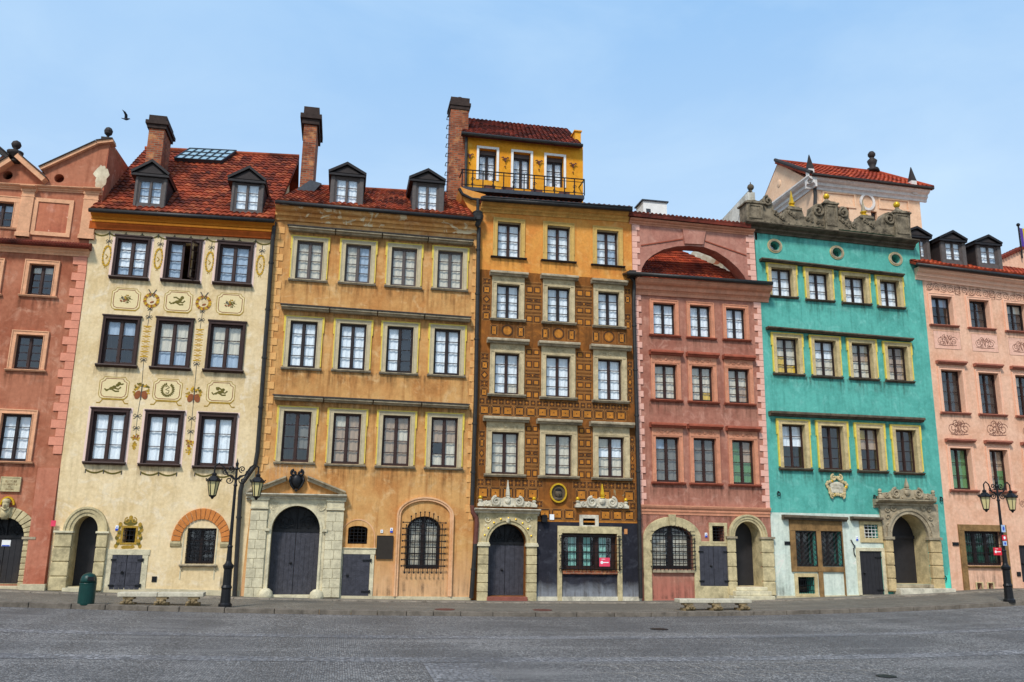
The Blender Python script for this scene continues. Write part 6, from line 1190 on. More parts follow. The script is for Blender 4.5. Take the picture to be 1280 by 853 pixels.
for c in ((972.5,617.8), (1092.5,622.3), (1175.5,624.5), (1180,723)):
    p = XZ(*c); mb = MB(); mb.lathe((0,0,0),[(.001,0)],3) if 0 else None; mb.tube([(q_[0],-.06,q_[1]) for q_ in circle(p[0], p[1], .055, .07, 10)], .018, 5, closed=True); mb.box(p[0]-.02,p[0]+.02,-.06,.02,p[1]+.04,p[1]+.1); mb.build('wall_ring', M['iron'], h.root)
p = XZ(1066,685); mb = MB(); mb.tube([(p[0]-.07,-.03,p[1]+.28),(p[0],-.05,p[1]+.12),(p[0]+.08,-.03,p[1]+.06),(p[0],-.05,p[1]-.02),(p[0]+.01,-.05,p[1]-.2),(p[0]+.06,-.04,p[1]-.3)], .02, 5); mb.build('wall_anchor', M['iron'], h.root)
a, b, z0, z1 = rect_px(980.5,988.5,677,681.3); mb = MB(); mb.box(a, b, -.03, .02, z0, z1); mb.build('dark_plate', M['iron'], h.root)
outer = [(B45[0][0],-.5),(B56[0][0],-.5)]+B56[1:3]+[XZ(1147,302), XZ(943,285), XZ(947,352)]+B45[2:0:-1]
h.wall(outer, teal, 9.0, reveal=M['sur5'])
zm = Z(1030,642.2); rt = pa-.02
loop = [(ex(B45,gz(14))+.0, -.4), (rt, -.4), (rt, Z(1104,643.5)), (ex(B45,zm), zm)]
strip_with_holes(h, 'mint_ground_wall', mint, loop, -e)
mb = MB(); tc_ = flat('bright_turquoise_patch', rgb(88, 214, 186), .9, 0, .85, 5); s0 = U(1178,725); mb.add([(s0,-.005,gz(17)+.15),(ex(B56,.5)-.03,-.005,gz(17)+.15),(ex(B56,1.1)-.03,-.005,gz(17)+1.05),(s0+.25,-.005,gz(17)+.75),(s0+.02,-.005,gz(17)+.7)],[(0,1,2,3,4)]); mb.build('fresh_paint_patch', tc_, h.root, norm=False)
mb = MB(); mb.mold((B45[1][0], gz(14)+.1), (x0-.06, gz(16)+.1), simple(.04,.5)); mb.build('plinth', M['plinth'], h.root)
for a, b, t in (((953,321.5),(1131.5,342),.1), ((961,407.3),(1143,422.6),.1), ((964.5,513.3),(1157,522.3),.16)):
    mb = MB(); p, q = XZ(*a, -.26), XZ(*b, -.26); mb.mold(p, q, slab(.26, t)); mb.build('window_ledge', M['stone_dk'], h.root)
h.band('attic_cornice', (933,275), (1149.5,299.5), corn(.42,.3), M['stone_dk'])
stains(h, (((936,281),(1149,305)), ((953,325),(1131.5,346)), ((961,411),(1143,427)), ((964.5,518),(1157,527))), (B45[1][0]+.05, fr0-.05), L=.6)
# attic parapet (silhouette at its own plane, real thickness)
AY = .05
def az(x, y): return (930+x/5.333, 190+y/5.333)
sil = [(18,452),(18,345),(130,340),(132,302),(150,292),(176,310),(188,345),(200,385),(235,425),(262,405),(285,385),(345,372),(385,385),(402,430),(440,445),(448,400),(452,365),(480,345),(515,348),(535,375),(545,350),(625,350),(628,378),(648,364),(680,370),(698,400),(698,440),(722,482),(758,445),(790,430),(850,430),(885,470),(912,500),(915,440),(930,412),(965,400),(1000,410),(1012,430),(1012,408),(1108,412),(1112,570),(600,512),(18,458)]
mb = MB(); mb.prism([XZ(*az(*q), AY) for q in sil], AY, AY+.35); sd_ = stone('blackened_attic_stone', rgb(142, 128, 106), .16)
for cx_, cy_, r_, d_ in ((155,330,38,1), (490,395,45,-1), (660,410,40,1), (965,450,44,-1)):
    c_ = XZ(*az(cx_, cy_), AY); rr_ = r_/5.333*.029; mb.tube([(q_[0],AY-.05,q_[1]) for q_ in spiral(c_[0], c_[1], rr_, 1.5, d_, math.pi/2)], .05, 6)
for (ax_, ay_), (bx_, by_) in (((205,400),(262,440)), ((300,395),(345,430)), ((420,440),(520,470)), ((690,460),(740,495)), ((800,450),(860,490)), ((640,440),(700,490))):
    for k in range(4):
        t = k/3; c_ = XZ(*az(ax_+(bx_-ax_)*t, ay_+(by_-ay_)*t), AY); mb.ball((c_[0], AY-.01, c_[1]), .075-.012*(k % 2), 7, sy=.7)
        mb.tube([(q_[0],AY-.03,q_[1]) for q_ in spiral(c_[0], c_[1]-.05, .09, 1.1, 1 if k % 2 else -1, 1.0)], .022, 5)
for px_ in range(60, 1100, 40):
    yy = 470+(px_-18)*(570-458)/(1112-18)-22; c_ = XZ(*az(px_, yy), AY); mb.ball((c_[0], AY, c_[1]), .04, 6, sy=.6)
mb.build('attic_parapet', sd_, h.root)
for (xa_, xb_, yt_, yb_, capx, ball, bm_) in ((20,130,345,460,14,(60,235,24),'stone_dk'), (543,627,350,510,14,(562,296,23),'gold'), (1010,1110,412,565,10,(1042,352,25),'gold')):
    a_ = XZ(*az(xa_,(yt_+yb_)/2), AY-.12); b_ = XZ(*az(xb_,(yt_+yb_)/2), AY-.12); zt_ = XZ(*az((xa_+xb_)/2, yt_), AY-.12)[1]; zb_2 = XZ(*az((xa_+xb_)/2, yb_), AY-.12)[1]; mb = MB(); xm = (a_[0]+b_[0])/2; hw = (b_[0]-a_[0])/2
    mb.box(xm-hw, xm+hw, AY-.12, AY+.5, zb_2-.2, zt_); ring(mb, [(xm-hw*.6,zb_2+.18),(xm+hw*.6,zb_2+.18),(xm+hw*.6,zt_-.1),(xm-hw*.6,zt_-.1)], [(xm-hw*.8,zb_2+.1),(xm+hw*.8,zb_2+.1),(xm+hw*.8,zt_-.04),(xm-hw*.8,zt_-.04)], AY-.15, AY-.1)
    mb.box(xm-hw-.06, xm+hw+.06, AY-.18, AY+.56, zt_, zt_+.07); mb.box(xm-hw*.85, xm+hw*.85, AY-.1, AY+.45, zt_+.07, zt_+.14); bc = XZ(*az(ball[0], ball[1]), AY+.1); br = ball[2]/5.333*.029
    mb.lathe((xm, AY+.15, zt_+.14), [(hw*.8,0),(hw*.6,.05),(hw*.35,.12),(.05,max(.16, bc[1]-zt_-.14-br*.8))], 8); pd_ = mb.build('attic_pedestal', sd_, h.root, bevel=.012); mb = MB(); mb.ball((xm, AY+.15, bc[1]), br, 12)
    if bm_ != 'gold': mb.tube([(xm,AY+.15,bc[1]+br*.8),(xm,AY+.15,bc[1]+br*1.6)], .02, 5)
    mb.build('ball_finial', M[bm_], pd_, smooth=True)
for (cx_, base, top_, tm_) in ((325,370,255,'gold'), (805,428,315,'stone_g')):
    c_ = XZ(*az(cx_, base), AY+.1); t_ = XZ(*az(cx_, top_), AY+.1); H_ = t_[1]-c_[1]; mb = MB(); mb.box(c_[0]-.3, c_[0]+.3, AY-.06, AY+.4, c_[1]-.15, c_[1]-.06); mb.box(c_[0]-.22, c_[0]+.22, AY-.02, AY+.36, c_[1]-.06, c_[1]+.0); ob = mb.build('obelisk_base', sd_, h.root, bevel=.01)
    mb = MB(); mb.lathe((c_[0], AY+.17, c_[1]), [(.16,0),(.16,.05),(.08,.1),(.13,.17),(.13,.2)], 8); mb.build('gilt_foot', M['gold'], ob); mb = MB(); mb.lathe((c_[0], AY+.17, c_[1]+.2), [(.10,0),(.085,.05),(.01,H_-.2)], 4, 0, math.pi/4); mb.build('obelisk', M[tm_], ob)
# white side wall running back on the left, roof behind the parapet
XL5 = U(935.5,262); a5 = Q(901.6,275.5,XL5); zt5 = Z(935,242,AY+.1)
mb = MB(); mb.prism_yz([(.0,Z(945,300)),(.0,zt5),(min(a5.y,8),a5.z+.0),(min(a5.y,8)+.0,a5.z-3),(8,1)], XL5, XL5+.3); mb.build('side_wall', M['whitewall'], h.root); mb = MB(); mb.tube([(XL5+.1,0,zt5+.03),(XL5+.1,min(a5.y,8),a5.z+.03)], .06, 6); mb.build('side_wall_coping', M['lead'], h.root)
print('sidewall', a5, zt5)
zr5 = Z(1040,296); mb = MB(); mb.add([(XL5,.4,zr5-.1),(B56[2][0],.4,zr5-.1),(B56[2][0],8,zr5+.8),(XL5,8,zr5+.8)],[(0,1,2,3)]); mb.build('roof', M['tile_dark'], h.root, norm=False)
# ================================================================== house: peach pink at the right edge
pl6 = plaster('peach_render', rgb(230, 182, 152), rgb(214, 156, 122), rgb(236, 192, 160), .3, (rgb(240, 200, 170), .77), 61)
h = House('peach_house', U(1240, 742), 'peach pink house with brown scroll drawings between its windows, right of the turquoise house'); h6 = h
M['tr6'] = stone('pale_peach_trim', rgb(236, 186, 156), .85); M['sl6'] = stone('brown_pink_sill', rgb(168, 104, 84), .7)
B67x = U(1378, 600)
S6 = (.12,.12,'tr6',.03)
for px, cur in (((1164.6,1190.7,371,406.2),'bb/dd/dd'), ((1212.1,1236.7,375.5,410),'vv'), ((1258.7,1283,380,414),'cc/vv/vv'), ((1305,1330,385,418),'dd')): window(h, px, 3, cur, 'frame_black', .035, .05, .2, S6, (.12,.08,'sl6',.05))
for px, cur in (((1177.8,1204.2,463.1,515.3),'vv'), ((1224.8,1249.7,466.8,517.6),'vv'), ((1270.9,1296,470,520),'cv/vv/vv/vv'), ((1317,1341,474,523),'dd')): window(h, px, 4, cur, 'frame_brown', .035, .05, .2, S6, (.12,.09,'sl6',.05))
for px, cur in (((1189.3,1215,560.7,612),'gg'), ((1238.2,1261,562.7,613.3),'tt/tg'), ((1284,1308,565,615),'gg')): window(h, px, 3, cur, 'frame_brown', .035, .06, .2, S6, (.12,.1,'sl6',.05))
for e_ in h.ex[4:11]:
    mb = MB(); zz = e_[3]+.22; mb.mold((e_[0]-.05,zz),(e_[1]+.05,zz),slab(.2,.12)); mb.build('window_hood', M['sl6'], h.root)
a, b, z0, z1 = rect_px(1206.4,1254,664.5,707); h.holes.append(([(a,z0),(b,z0),(b,z1),(a,z1)], .5)); w_ = make_glazing(h.root, 'shop_window', a, b, z0, z1, .2, 3, 'keekeekee', M['frame_black'], .06, .1, .02, cols=3, label='wide ground floor window with dark green curtains behind bars')
mb = MB(); grille(mb, a, b, z0, z1, .03, 16, 4, .010); mb.build('window_grille', M['iron'], w_); mb = MB(); f0, f1 = U(1200,690), U(1260,690); zo = Z(1230,656.3); mb.box(f0, a-.004, -.06, .02, gz(18)-.1, z1); mb.box(b+.004, f1, -.06, .02, gz(20)-.1, z1); mb.box(f0, f1, -.06, .02, z1+.005, zo); mb.build('window_surround', M['stone_br'], w_, bevel=.01); mb = MB(); mb.mold((a,z0-.01),(b,z0-.01),slab(.1,.08)); mb.build('sill', M['stone_br'], w_)
for px in ((1221.3,1227.5,729,737), (1235.3,1241.3,729,737)):
    q = rect_px(*px); h.holes.append(([(q[0],q[2]),(q[1],q[2]),(q[1],q[3]),(q[0],q[3])], .4)); mb = MB(); ring(mb, [(q[0],q[2]),(q[1],q[2]),(q[1],q[3]),(q[0],q[3])], [(q[0]-.05,q[2]-.03),(q[1]+.05,q[2]-.03),(q[1]+.05,q[3]+.03),(q[0]-.05,q[3]+.03)], -.02, .02); mb.build('vent_frame', M['sur5'], h.root)
q = rect_px(1276,1300,682,728); h.holes.append(([(q[0],q[2]),(q[1],q[2]),(q[1],q[3]),(q[0],q[3])], .4)); door_leaf(h, 'door', q[0], q[1], q[2], q[3], .1, 'door_dark')
for px in ((1190.6,1198,678,682.3), (1271,1275.5,715,720.5)): a, b, z0, z1 = rect_px(*px); mb = MB(); mb.box(a, b, -.03, .02, z0, z1); mb.build('dark_plate', M['iron'], h.root)
outer = [(B56[0][0],-.5),(B67x,-.5),XZ(1345,352),XZ(1147.5,329)]+[B56[2]][:0]+[B56[1]]
outer = [(B56[0][0],-.5),(B67x,-.5),(B67x,XZ(1352,349)[1]),XZ(1150.5,328),B56[1]]
h.wall(outer, pl6, 9.0, reveal=M['tr6'], y0=.004)
mb = MB(); mb.mold((B56[1][0]+.02, gz(17)+.12), (f0-.01, gz(18)+.12), simple(.05,.6)); mb.mold((f0+.3, gz(19)+.12), (B67x, gz(22)+.12), simple(.05,.6)); mb.build('plinth', M['plinth'], h.root)
h.band('eaves_cornice', (1149,333), (1345,358), corn(.3,.45), M['tr6'])
e0, e1 = P(1146,327.5,-.42), P(1345,351.5,-.42); zadd = 1.1; r0, r1 = Vector((e0.x,1.7,e0.z+zadd)), Vector((e1.x,1.7,e1.z+zadd)); tileroof('roof', M['tile_bright'], h.root, e0, e1, r0, r1, .19, .27); gutter(h, (1146,330.5), (1345,354.5), -.46, .07)
mb = MB(); mb.add([r0, r1, (r1.x,8,r1.z-.3), (r0.x,8,r0.z-.3)], [(0,1,2,3)]); mb.build('rear_roof', M['tile_dark'], h.root, norm=False)
dormer(h, (1139.5,1162.5,296,327), (1143.5,1157,299.5,322.5), (1145.5,283), (1122.5,1164.5,292), .35, 1.6, 3, 'ww', 'dorm', 'dormdk'); dormer(h, (1176,1207.5,299.5,331), (1181.5,1201.5,302.5,326.5), (1190,288), (1173,1208.5,297), .0, 1.8, 3, 'ww', 'dorm', 'dormdk'); dormer(h, (1221,1252,305,336), (1225.6,1246,307.3,331), (1234.5,293.5), (1217.5,1252,301.5), .0, 1.8, 3, 'ww/ww/wb', 'dorm', 'dormdk'); dormer(h, (1268,1299,313,344), (1273,1293,315,339), (1281,345), (1264,1300,352), .0, 1.8) if 0 else None
stains(h, (((1149,341),(1345,366)),), (f0+.4, f1-.4), y=-.0035, L=.4)
ink = flat('brown_ink_drawing', rgb(136, 92, 76), .9, 0, .75, 12); pan = plaster('pale_drawing_field', rgb(232, 182, 158), rgb(222, 166, 140), rgb(238, 196, 174), .1, None, 63)
def scrolls(cx, cz, w_, hh, seed, name='scroll_drawing', field=False):
    r = random.Random(seed); g = MB()
    if field:
        g.rect(cx-w_*.72, cx+w_*.72, cz-hh*.82, cz+hh*.82, -.003, 1); g.ribbon([(cx-w_*.72,cz-hh*.82),(cx+w_*.72,cz-hh*.82),(cx+w_*.72,cz+hh*.82),(cx-w_*.72,cz+hh*.82)], .012, -.004, 0, True)
    lw = .02
    for sg_ in (-1, 1):
        g.ribbon(spiral(cx+sg_*w_*.35, cz-hh*.05, hh*.42, 1.7, sg_, .3), lw, -.006, 0); g.ribbon(spiral(cx+sg_*w_*.15, cz+hh*.25, hh*.26, 1.5, -sg_, 1.2), lw, -.0064, 0); g.ribbon(spiral(cx+sg_*w_*.2, cz-hh*.35, hh*.2, 1.5, sg_, 2), lw, -.0068, 0)
        for k in range(6): t = k*.9+r.random(); g.disc(cx+sg_*w_*(.1+.06*k), cz+hh*.3*math.sin(t*2), .035, .02, -.007, 0, 6, t)
    for k in range(5): g.ribbon([(cx,cz-hh*.4),(cx+r.uniform(-.12,.12),cz+hh*.1),(cx+r.uniform(-.15,.15),cz+hh*.48)], lw*.8, -.0072-.0002*k, 0)
    g.ribbon([(cx-w_*.5,cz-hh*.45),(cx-w_*.2,cz-hh*.52),(cx+w_*.2,cz-hh*.48),(cx+w_*.5,cz-hh*.45)], lw, -.0082, 0)
    return g.build(name, [ink, pan], h.root, norm=False)
for c in ((1184,425.5), (1231,429), (1277,434), (1324,438)): q = XZ(*c); scrolls(q[0], q[1], .8, .42, int(c[0]), field=True)
for c in ((1198.5,534.5), (1246,535.5), (1291,538)): q = XZ(*c); scrolls(q[0], q[1], .75, .55, int(c[0]))
g = MB(); a, b = XZ(1157,357.5), XZ(1345,383); n_ = 22
for k in range(n_):
    t = (k+.5)/n_; x, z = a[0]+(b[0]-a[0])*t, a[1]+(b[1]-a[1])*t; sg_ = 1 if k % 2 else -1
    g.ribbon(spiral(x, z, .15, 1.6, sg_, k), .02, -.006-.0001*(k % 2), 0); g.ribbon([(x-.14,z+.14*sg_),(x,z+.17*sg_),(x+.14,z+.1*sg_)], .018, -.0066, 0); g.disc(x+.1, z-.1*sg_, .05, .025, -.007, 0, 7, k)
    if k % 5 == 4: g.ribbon([(x-.1,z-.2),(x+.1,z-.2),(x+.1,z+.16),(x-.1,z+.16)], .025, -.0075, 0, True)
g.build('scroll_frieze_drawing', ink, h.root, norm=False)
for c in ((1231.5,627.5), (1277.5,629)):
    q = XZ(*c); g = MB(); g.ribbon([(q[0]-.1,q[1]+.15),(q[0]-.12,q[1]-.02),(q[0],q[1]-.16),(q[0]+.12,q[1]-.02),(q[0]+.1,q[1]+.15)], .02, -.006); g.ribbon(spiral(q[0],q[1],.09,1.4), .018, -.0065); g.build('shield_drawing', ink, h.root, norm=False)
# ================================================================== small pink gable at the far right, with a banner pole
h = House('pink_gable_house', U(1290,330), 'pink gable end with dark tiled coping rising behind the last dormer at the right edge', 'house'); h.root.location.y = 2; h7 = h
Y7 = 2.0; A7, B7, C7 = XZ(1250,323,Y7), XZ(1278,310,Y7), XZ(1345,288,Y7); mb = MB(); mb.prism([(A7[0],1),(C7[0],1),C7,B7,A7], Y7, Y7+5); mb.build('gable_wall', pl6, h.root)
mb = MB()
for (p, q) in ((A7, B7), (B7, C7)):
    n_ = 8
    for k in range(n_): x, z = p[0]+(q[0]-p[0])*(k+.5)/n_, p[1]+(q[1]-p[1])*(k+.5)/n_; mb.tube([(x,Y7-.12,z-.02),(x,Y7+.3,z+.06)], .075, 6)
mb.tube([(A7[0],Y7+.05,A7[1]),(B7[0],Y7+.05,B7[1]),(C7[0],Y7+.05,C7[1])], .1, 6); mb.build('coping', M['tile_dark'], h.root)
mb = MB(); x7, z7 = XZ(1276.5,312,Y7-.1); zt7 = Z(1276.5,283,Y7-.1); mb.tube([(x7,Y7-.1,z7-.4),(x7,Y7-.1,zt7)], .035, 8); mb.ball((x7,Y7-.1,zt7+.05), .08, 10)
fp = mb.build('flagpole', M['iron'], None); mb = MB(); n_ = 8; vs = []
for j in range(n_+1): yy = .06*math.sin(j*1.2); vs += [(x7+.05+.09*j, Y7-.1+yy, zt7-.06-.01*j), (x7+.05+.09*j, Y7-.1+yy, z7+.12-.01*j)]
mb.add(vs, [(2*k,2*k+2,2*k+3,2*k+1) for k in range(n_)], 0); 
for k in range(2): mb.mi[k] = 1
mb.build('flag', [flat('yellow_cloth', rgb(206,186,40), .9), flat('violet_cloth', rgb(90,60,150), .9)], fp, norm=False); tag(fp, 'dark flagpole with ball top and a yellow and violet flag at the right edge', 'flag')
# ================================================================== tall pink building behind the turquoise one
h = House('tall_rear_house', U(1085,260,6), 'tall pale pink house with red hipped roof and pinnacles rising behind the carved parapet', 'house'); h.root.location.y = 6; h8 = h
Y8 = 6.0; def_ = None
pl8 = plaster('pale_pink_render', rgb(230, 190, 156), rgb(218, 172, 138), rgb(236, 202, 172), .12, None, 71)
cx0 = U(1016,245,Y8); cx1 = U(1150.5,262,Y8); z8L, z8R = Z(1016,226.5,Y8), Z(1151,242.5,Y8); Xg = cx0
ap = Q(972.5,204.5,Xg); bk = Q(955,250,Xg); dpt = 2*(ap.y-Y8) if ap.y-Y8 > 1 else 6; print('rear', ap, bk, dpt)
dpt = min(max(dpt, 4), 9)
hz8 = (z8L+z8R)/2
old = []; wpx = ((1049,1062,259,285), (1089,1096.5,264.5,278)); h.holes = []
for px in wpx: q = rect_px(*px, Y8); h.holes.append(([(q[0],q[2]),(q[1],q[2]),(q[1],q[3]),(q[0],q[3])], .4))
h.wall([(cx0,1),(cx1,1),(cx1,z8R),(cx0,z8L)], pl8, Y8+dpt, 'wall', Y8)
for px in wpx: q = rect_px(*px, Y8); make_glazing(h.root, 'window', q[0], q[1], q[2], q[3], Y8+.15, 3, 'tt', M['frame_brown'], .05, .06, .02)
mb = MB(); mb.prism_yz([(Y8,z8L-.02),(Y8+dpt,z8L-.02),(Y8+dpt/2,ap.z)], Xg, Xg+.3); mb.ball((Xg-.0,Y8+dpt/2,ap.z-1.1), .2, 12, 0, .3); mb.build('gable_wall', pl8, h.root)
cw = stone('white_grey_cornice', rgb(222,214,206), .75); mb = MB(); mb.mold((cx0-.35,z8L+.12), (cx1+.35,z8R+.12), [(Y8+a, b) for a, b in corn(.4,.55)]); mb.build('eaves_cornice', cw, h.root)
mb = MB(); pr = corn(.4,.55); n_ = len(pr); mb.add([(Xg+a,Y8-.4,z8L+.12+b) for a, b in pr]+[(Xg+a,Y8+dpt,z8L+.12+b) for a, b in pr], [(i,i+n_,(i+1)%n_+n_,(i+1)%n_) for i in range(n_)]+[tuple(range(n_)),tuple(range(2*n_-1,n_-1,-1))]); mb.build('side_cornice', cw, h.root)
e0, e1 = Vector((Xg-.25,Y8-.45,z8L+.14)), Vector((cx1+.45,Y8-.45,z8R+.14)); rid = Y8+dpt/2; r0 = Vector((Xg-.15,rid,ap.z+.1)); rr1 = P(1097,213,rid); r1 = Vector((rr1.x,rid,r0.z-.0+(e1.z-e0.z)*.5)); tileroof('roof', M['tile_bright'], h.root, e0, e1, r0, r1, .24, .32)
e2 = Vector((cx1+.45,Y8+dpt,z8R+.14)); mb = MB(); mb.add([e1, e2, r1, r0, (Xg,Y8+dpt,z8L), (Xg,rid,r0.z-.02)], [(0,1,2),(2,1,4,5)]); mb.build('rear_roof', M['tile_bright'], h.root, norm=False)
mb = MB(); mb.tube([e0+Vector((0,0,.08)), r0+Vector((0,0,.08))], .09, 6); mb.tube([r0+Vector((0,0,.05)), r1+Vector((0,0,.05))], .09, 6, 1); mb.tube([r1+Vector((0,0,.05)), e1+Vector((0,0,.06))], .09, 6, 1); mb.tube([e0+Vector((0,-.03,-.02)), e1+Vector((0,-.03,-.02))], .08, 6); mb.build('roof_edges', [M['lead'], M['tile_bright']], h.root)
for px, py, top_ in ((1013,222,199), (1141,236.5,214.5)):
    p = P(px, py, Y8-.1); t = Z(px, top_, Y8-.1); mb = MB(); H_ = t-p.z; mb.box(p.x-.14, p.x+.14, Y8-.24, Y8+.04, p.z-.3, p.z+H_*.42); mb.lathe((p.x,Y8-.1,p.z+H_*.42), [(.21,0),(.19,.06),(.02,H_*.8)], 4, 1, math.pi/4); mb.build('pinnacle', [cw, M['lead']], h.root)
p = P(1091,212.5,rid); mb = MB(); mb.lathe((p.x,rid,p.z-.1), [(.34,0),(.3,.15),(.14,.25),(.2,.4),(.26,.6),(.12,.74),(.1,.8)], 10); mb.ball((p.x,rid,p.z+.85), .2, 10); mb.ball((p.x+.08,rid,p.z+.5), .14, 8); mb.build('roof_statue', M['lead'], h.root, smooth=True)
for px in ((1028,1069,241,259), (1098,1136,249,263)):
    q = rect_px(*px, Y8); mb = MB(); ring(mb, [(q[0]+.08,q[2]+.08),(q[1]-.08,q[2]+.08),(q[1]-.08,q[3]-.08),(q[0]+.08,q[3]-.08)], [(q[0],q[2]),(q[1],q[2]),(q[1],q[3]),(q[0],q[3])], Y8-.05, Y8+.02); mb.build('moulded_panel', pl8, h.root)
q = XZ(1083.5,253,Y8); mb = MB(); ring(mb, circle(q[0],q[1],.28,.32,24), circle(q[0],q[1],.4,.44,24), Y8-.08, Y8+.02); mb.build('round_wreath', cw, h.root)
pipe(h, [(1018.5,228),(1019,245),(1018.5,260)], .08, Y8-.12)
# ================================================================== ground
pav = G(640, 754.5).y; road = G(640, 766.3).y; print('kerbs at', pav, road)
def cobble(name, c, c2, scale, mortar, ax=1.0, arcs=False):
    n = N(name); t = n.n('ShaderNodeTexCoord'); mm = n.n('ShaderNodeMapping'); mm.inputs['Scale'].default_value = (scale*ax, scale, scale); n.l(t.outputs['Object'], mm.inputs[0])
    v = n.n('ShaderNodeTexVoronoi'); v.feature = 'DISTANCE_TO_EDGE'; v.inputs['Randomness'].default_value = .62; n.l(mm.outputs[0], v.inputs['Vector']); v2 = n.n('ShaderNodeTexVoronoi'); v2.inputs['Randomness'].default_value = .62; n.l(mm.outputs[0], v2.inputs['Vector'])
    bw = n.n('ShaderNodeRGBToBW'); n.l(v2.outputs['Color'], bw.inputs[0]); col = n.mix(n.ramp(bw.outputs[0], .2, .8), sc(c, .55), sc(c2, 1.3)); v3 = n.noise(t.outputs['Object'], 5.5, 3, .8); col = n.mix(n.ramp(v3, .60, .68, (0,0,0,1), (.5,.5,.5,1)), col, sc(c2, 1.7)); o = t.outputs['Object']
    big = n.noise(o, .35, 6, .6, .6); col = n.mix(n.ramp(big, .4, .62, (0,0,0,1), (.65,.65,.65,1)), col, sc(c, .7)); st_ = n.n('ShaderNodeMapping'); st_.inputs['Scale'].default_value = (.12, .9, 1); n.l(o, st_.inputs[0]); s1 = n.noise(st_.outputs[0], 1.5, 6, .65); col = n.mix(n.ramp(s1, .5, .7, (0,0,0,1), (.55,.55,.55,1)), col, sc(c2, 1.35))
    col = n.mix(n.ramp(v.outputs[0], .02, .13, (1,1,1,1), (0,0,0,1)), col, mortar); n.l(col, n.b.inputs['Base Color']); h_ = n.ramp(v.outputs[0], .0, .22); n.bump(n.mix(.25, h_, n.noise(o, 30, 4, .7)), .8, .02); return n.fin(None, .75, 0, .35)
cob = cobble('granite_setts', rgb(112,109,108), rgb(148,143,138), 5.2, rgb(76,71,66)); cob2 = cobble('pavement_setts', rgb(132,124,112), rgb(154,144,128), 8, rgb(104,96,84), 1.4); slabm = cobble('smooth_pavers', rgb(120,118,120), rgb(150,146,144), 4.8, rgb(84,80,76), .5)
kst = stone('kerb_stone', rgb(122,112,100), .5)
def sheet(name, x0, x1, ys, off, mat, kind='structure', nx=60, skirt=None):
    mb = MB(); xs = [x0+(x1-x0)*i/nx for i in range(nx+1)]
    for y in ys:
        for x in xs: mb.v.append((x, y, gz(x)+off))
    for j in range(len(ys)-1):
        for i in range(nx): mb.f.append((j*(nx+1)+i, j*(nx+1)+i+1, (j+1)*(nx+1)+i+1, (j+1)*(nx+1)+i)); mb.mi.append(0)
    o = mb.build(name, mat, None, norm=False); tag(o, None, None, None, kind); return o
RO = -.10
sheet('ground', -300, 300, [-300,-60], RO-.004, cob, nx=150); sheet('square', -60, 80, [-60,-30,-20,-12,road], RO, cob, nx=140); sheet('far_ground', -300, 300, [9,300], -.2, cob, nx=60)
sheet('pavement', -60, 80, [road+.3, 9.5], 0, cob2, nx=140)
def strip(name, y0, y1, top, mat, x0=-30, x1=45, seg=.95, low=-.25, col=None):
    mb = MB(); x = x0; r = random.Random(name)
    while x < x1:
        L = seg*r.uniform(.7,1.3); za, zb_ = gz(x)+top, gz(x+L)+top; j = r.uniform(-.006,.008); g_ = .008
        mb.add([(x+g_,y0,za+low),(x+L-g_,y0,zb_+low),(x+L-g_,y1,zb_+low),(x+g_,y1,za+low),(x+g_,y0,za+j),(x+L-g_,y0,zb_+j),(x+L-g_,y1,zb_+j),(x+g_,y1,za+j)], [(0,1,5,4),(1,2,6,5),(2,3,7,6),(3,0,4,7),(4,5,6,7)]); x += L
    o = mb.build(name, mat, None, bevel=.012); tag(o, None, None, None, 'structure'); return o
strip('kerb', road, road+.3, .02, kst); strip('pavement_edge', pav, pav+.22, .035, stone('pale_edge_stone', rgb(150,138,122), .4), low=-.1)
# smooth paver bands in the square
def flatstrip(name, pts, mat, off):
    mb = MB(); mb.add([(p[0], p[1], gz(p[0])+off) for p in pts], [(0,1,2,3)]); o = mb.build(name, mat, None, norm=False); tag(o, None, None, None, 'structure')
for py, wd in ((817.5,.55), (791,.5)):
    y_ = G(640, py).y; sheet('paved_band', -22, 40, [y_-wd/2, y_+wd/2], RO+.004, slabm, nx=60)
y_ = G(640, 819).y; a = G(529, 823); b = G(600, 823); flatstrip('paved_path', [(a.x,-27.5),(b.x+.12,-27.5),(b.x,y_-.3),(a.x,y_-.3)], slabm, RO+.008)
fan = MB(); c0 = G(905,838,RO)
for k in range(14):
    for j in range(3):
        ca = c0.x-2.2+k*.36; cb_ = c0.y-.6+j*.9; vs = []; n_ = 9
        for i in range(n_+1):
            t = -.2+1.9*i/n_; x, y = ca+.42*math.cos(t), cb_+.42*math.sin(t); vs += [(x,y,gz(x)+RO+.004),(x+.035*math.cos(t),y+.035*math.sin(t),gz(x)+RO+.004)]
        fan.add(vs, [(2*i,2*i+1,2*i+3,2*i+2) for i in range(n_)])
tag(fan.build('fan_paving', stone('pale_sett_joints', rgb(160,152,142), .6), None, norm=False), None, None, None, 'structure')
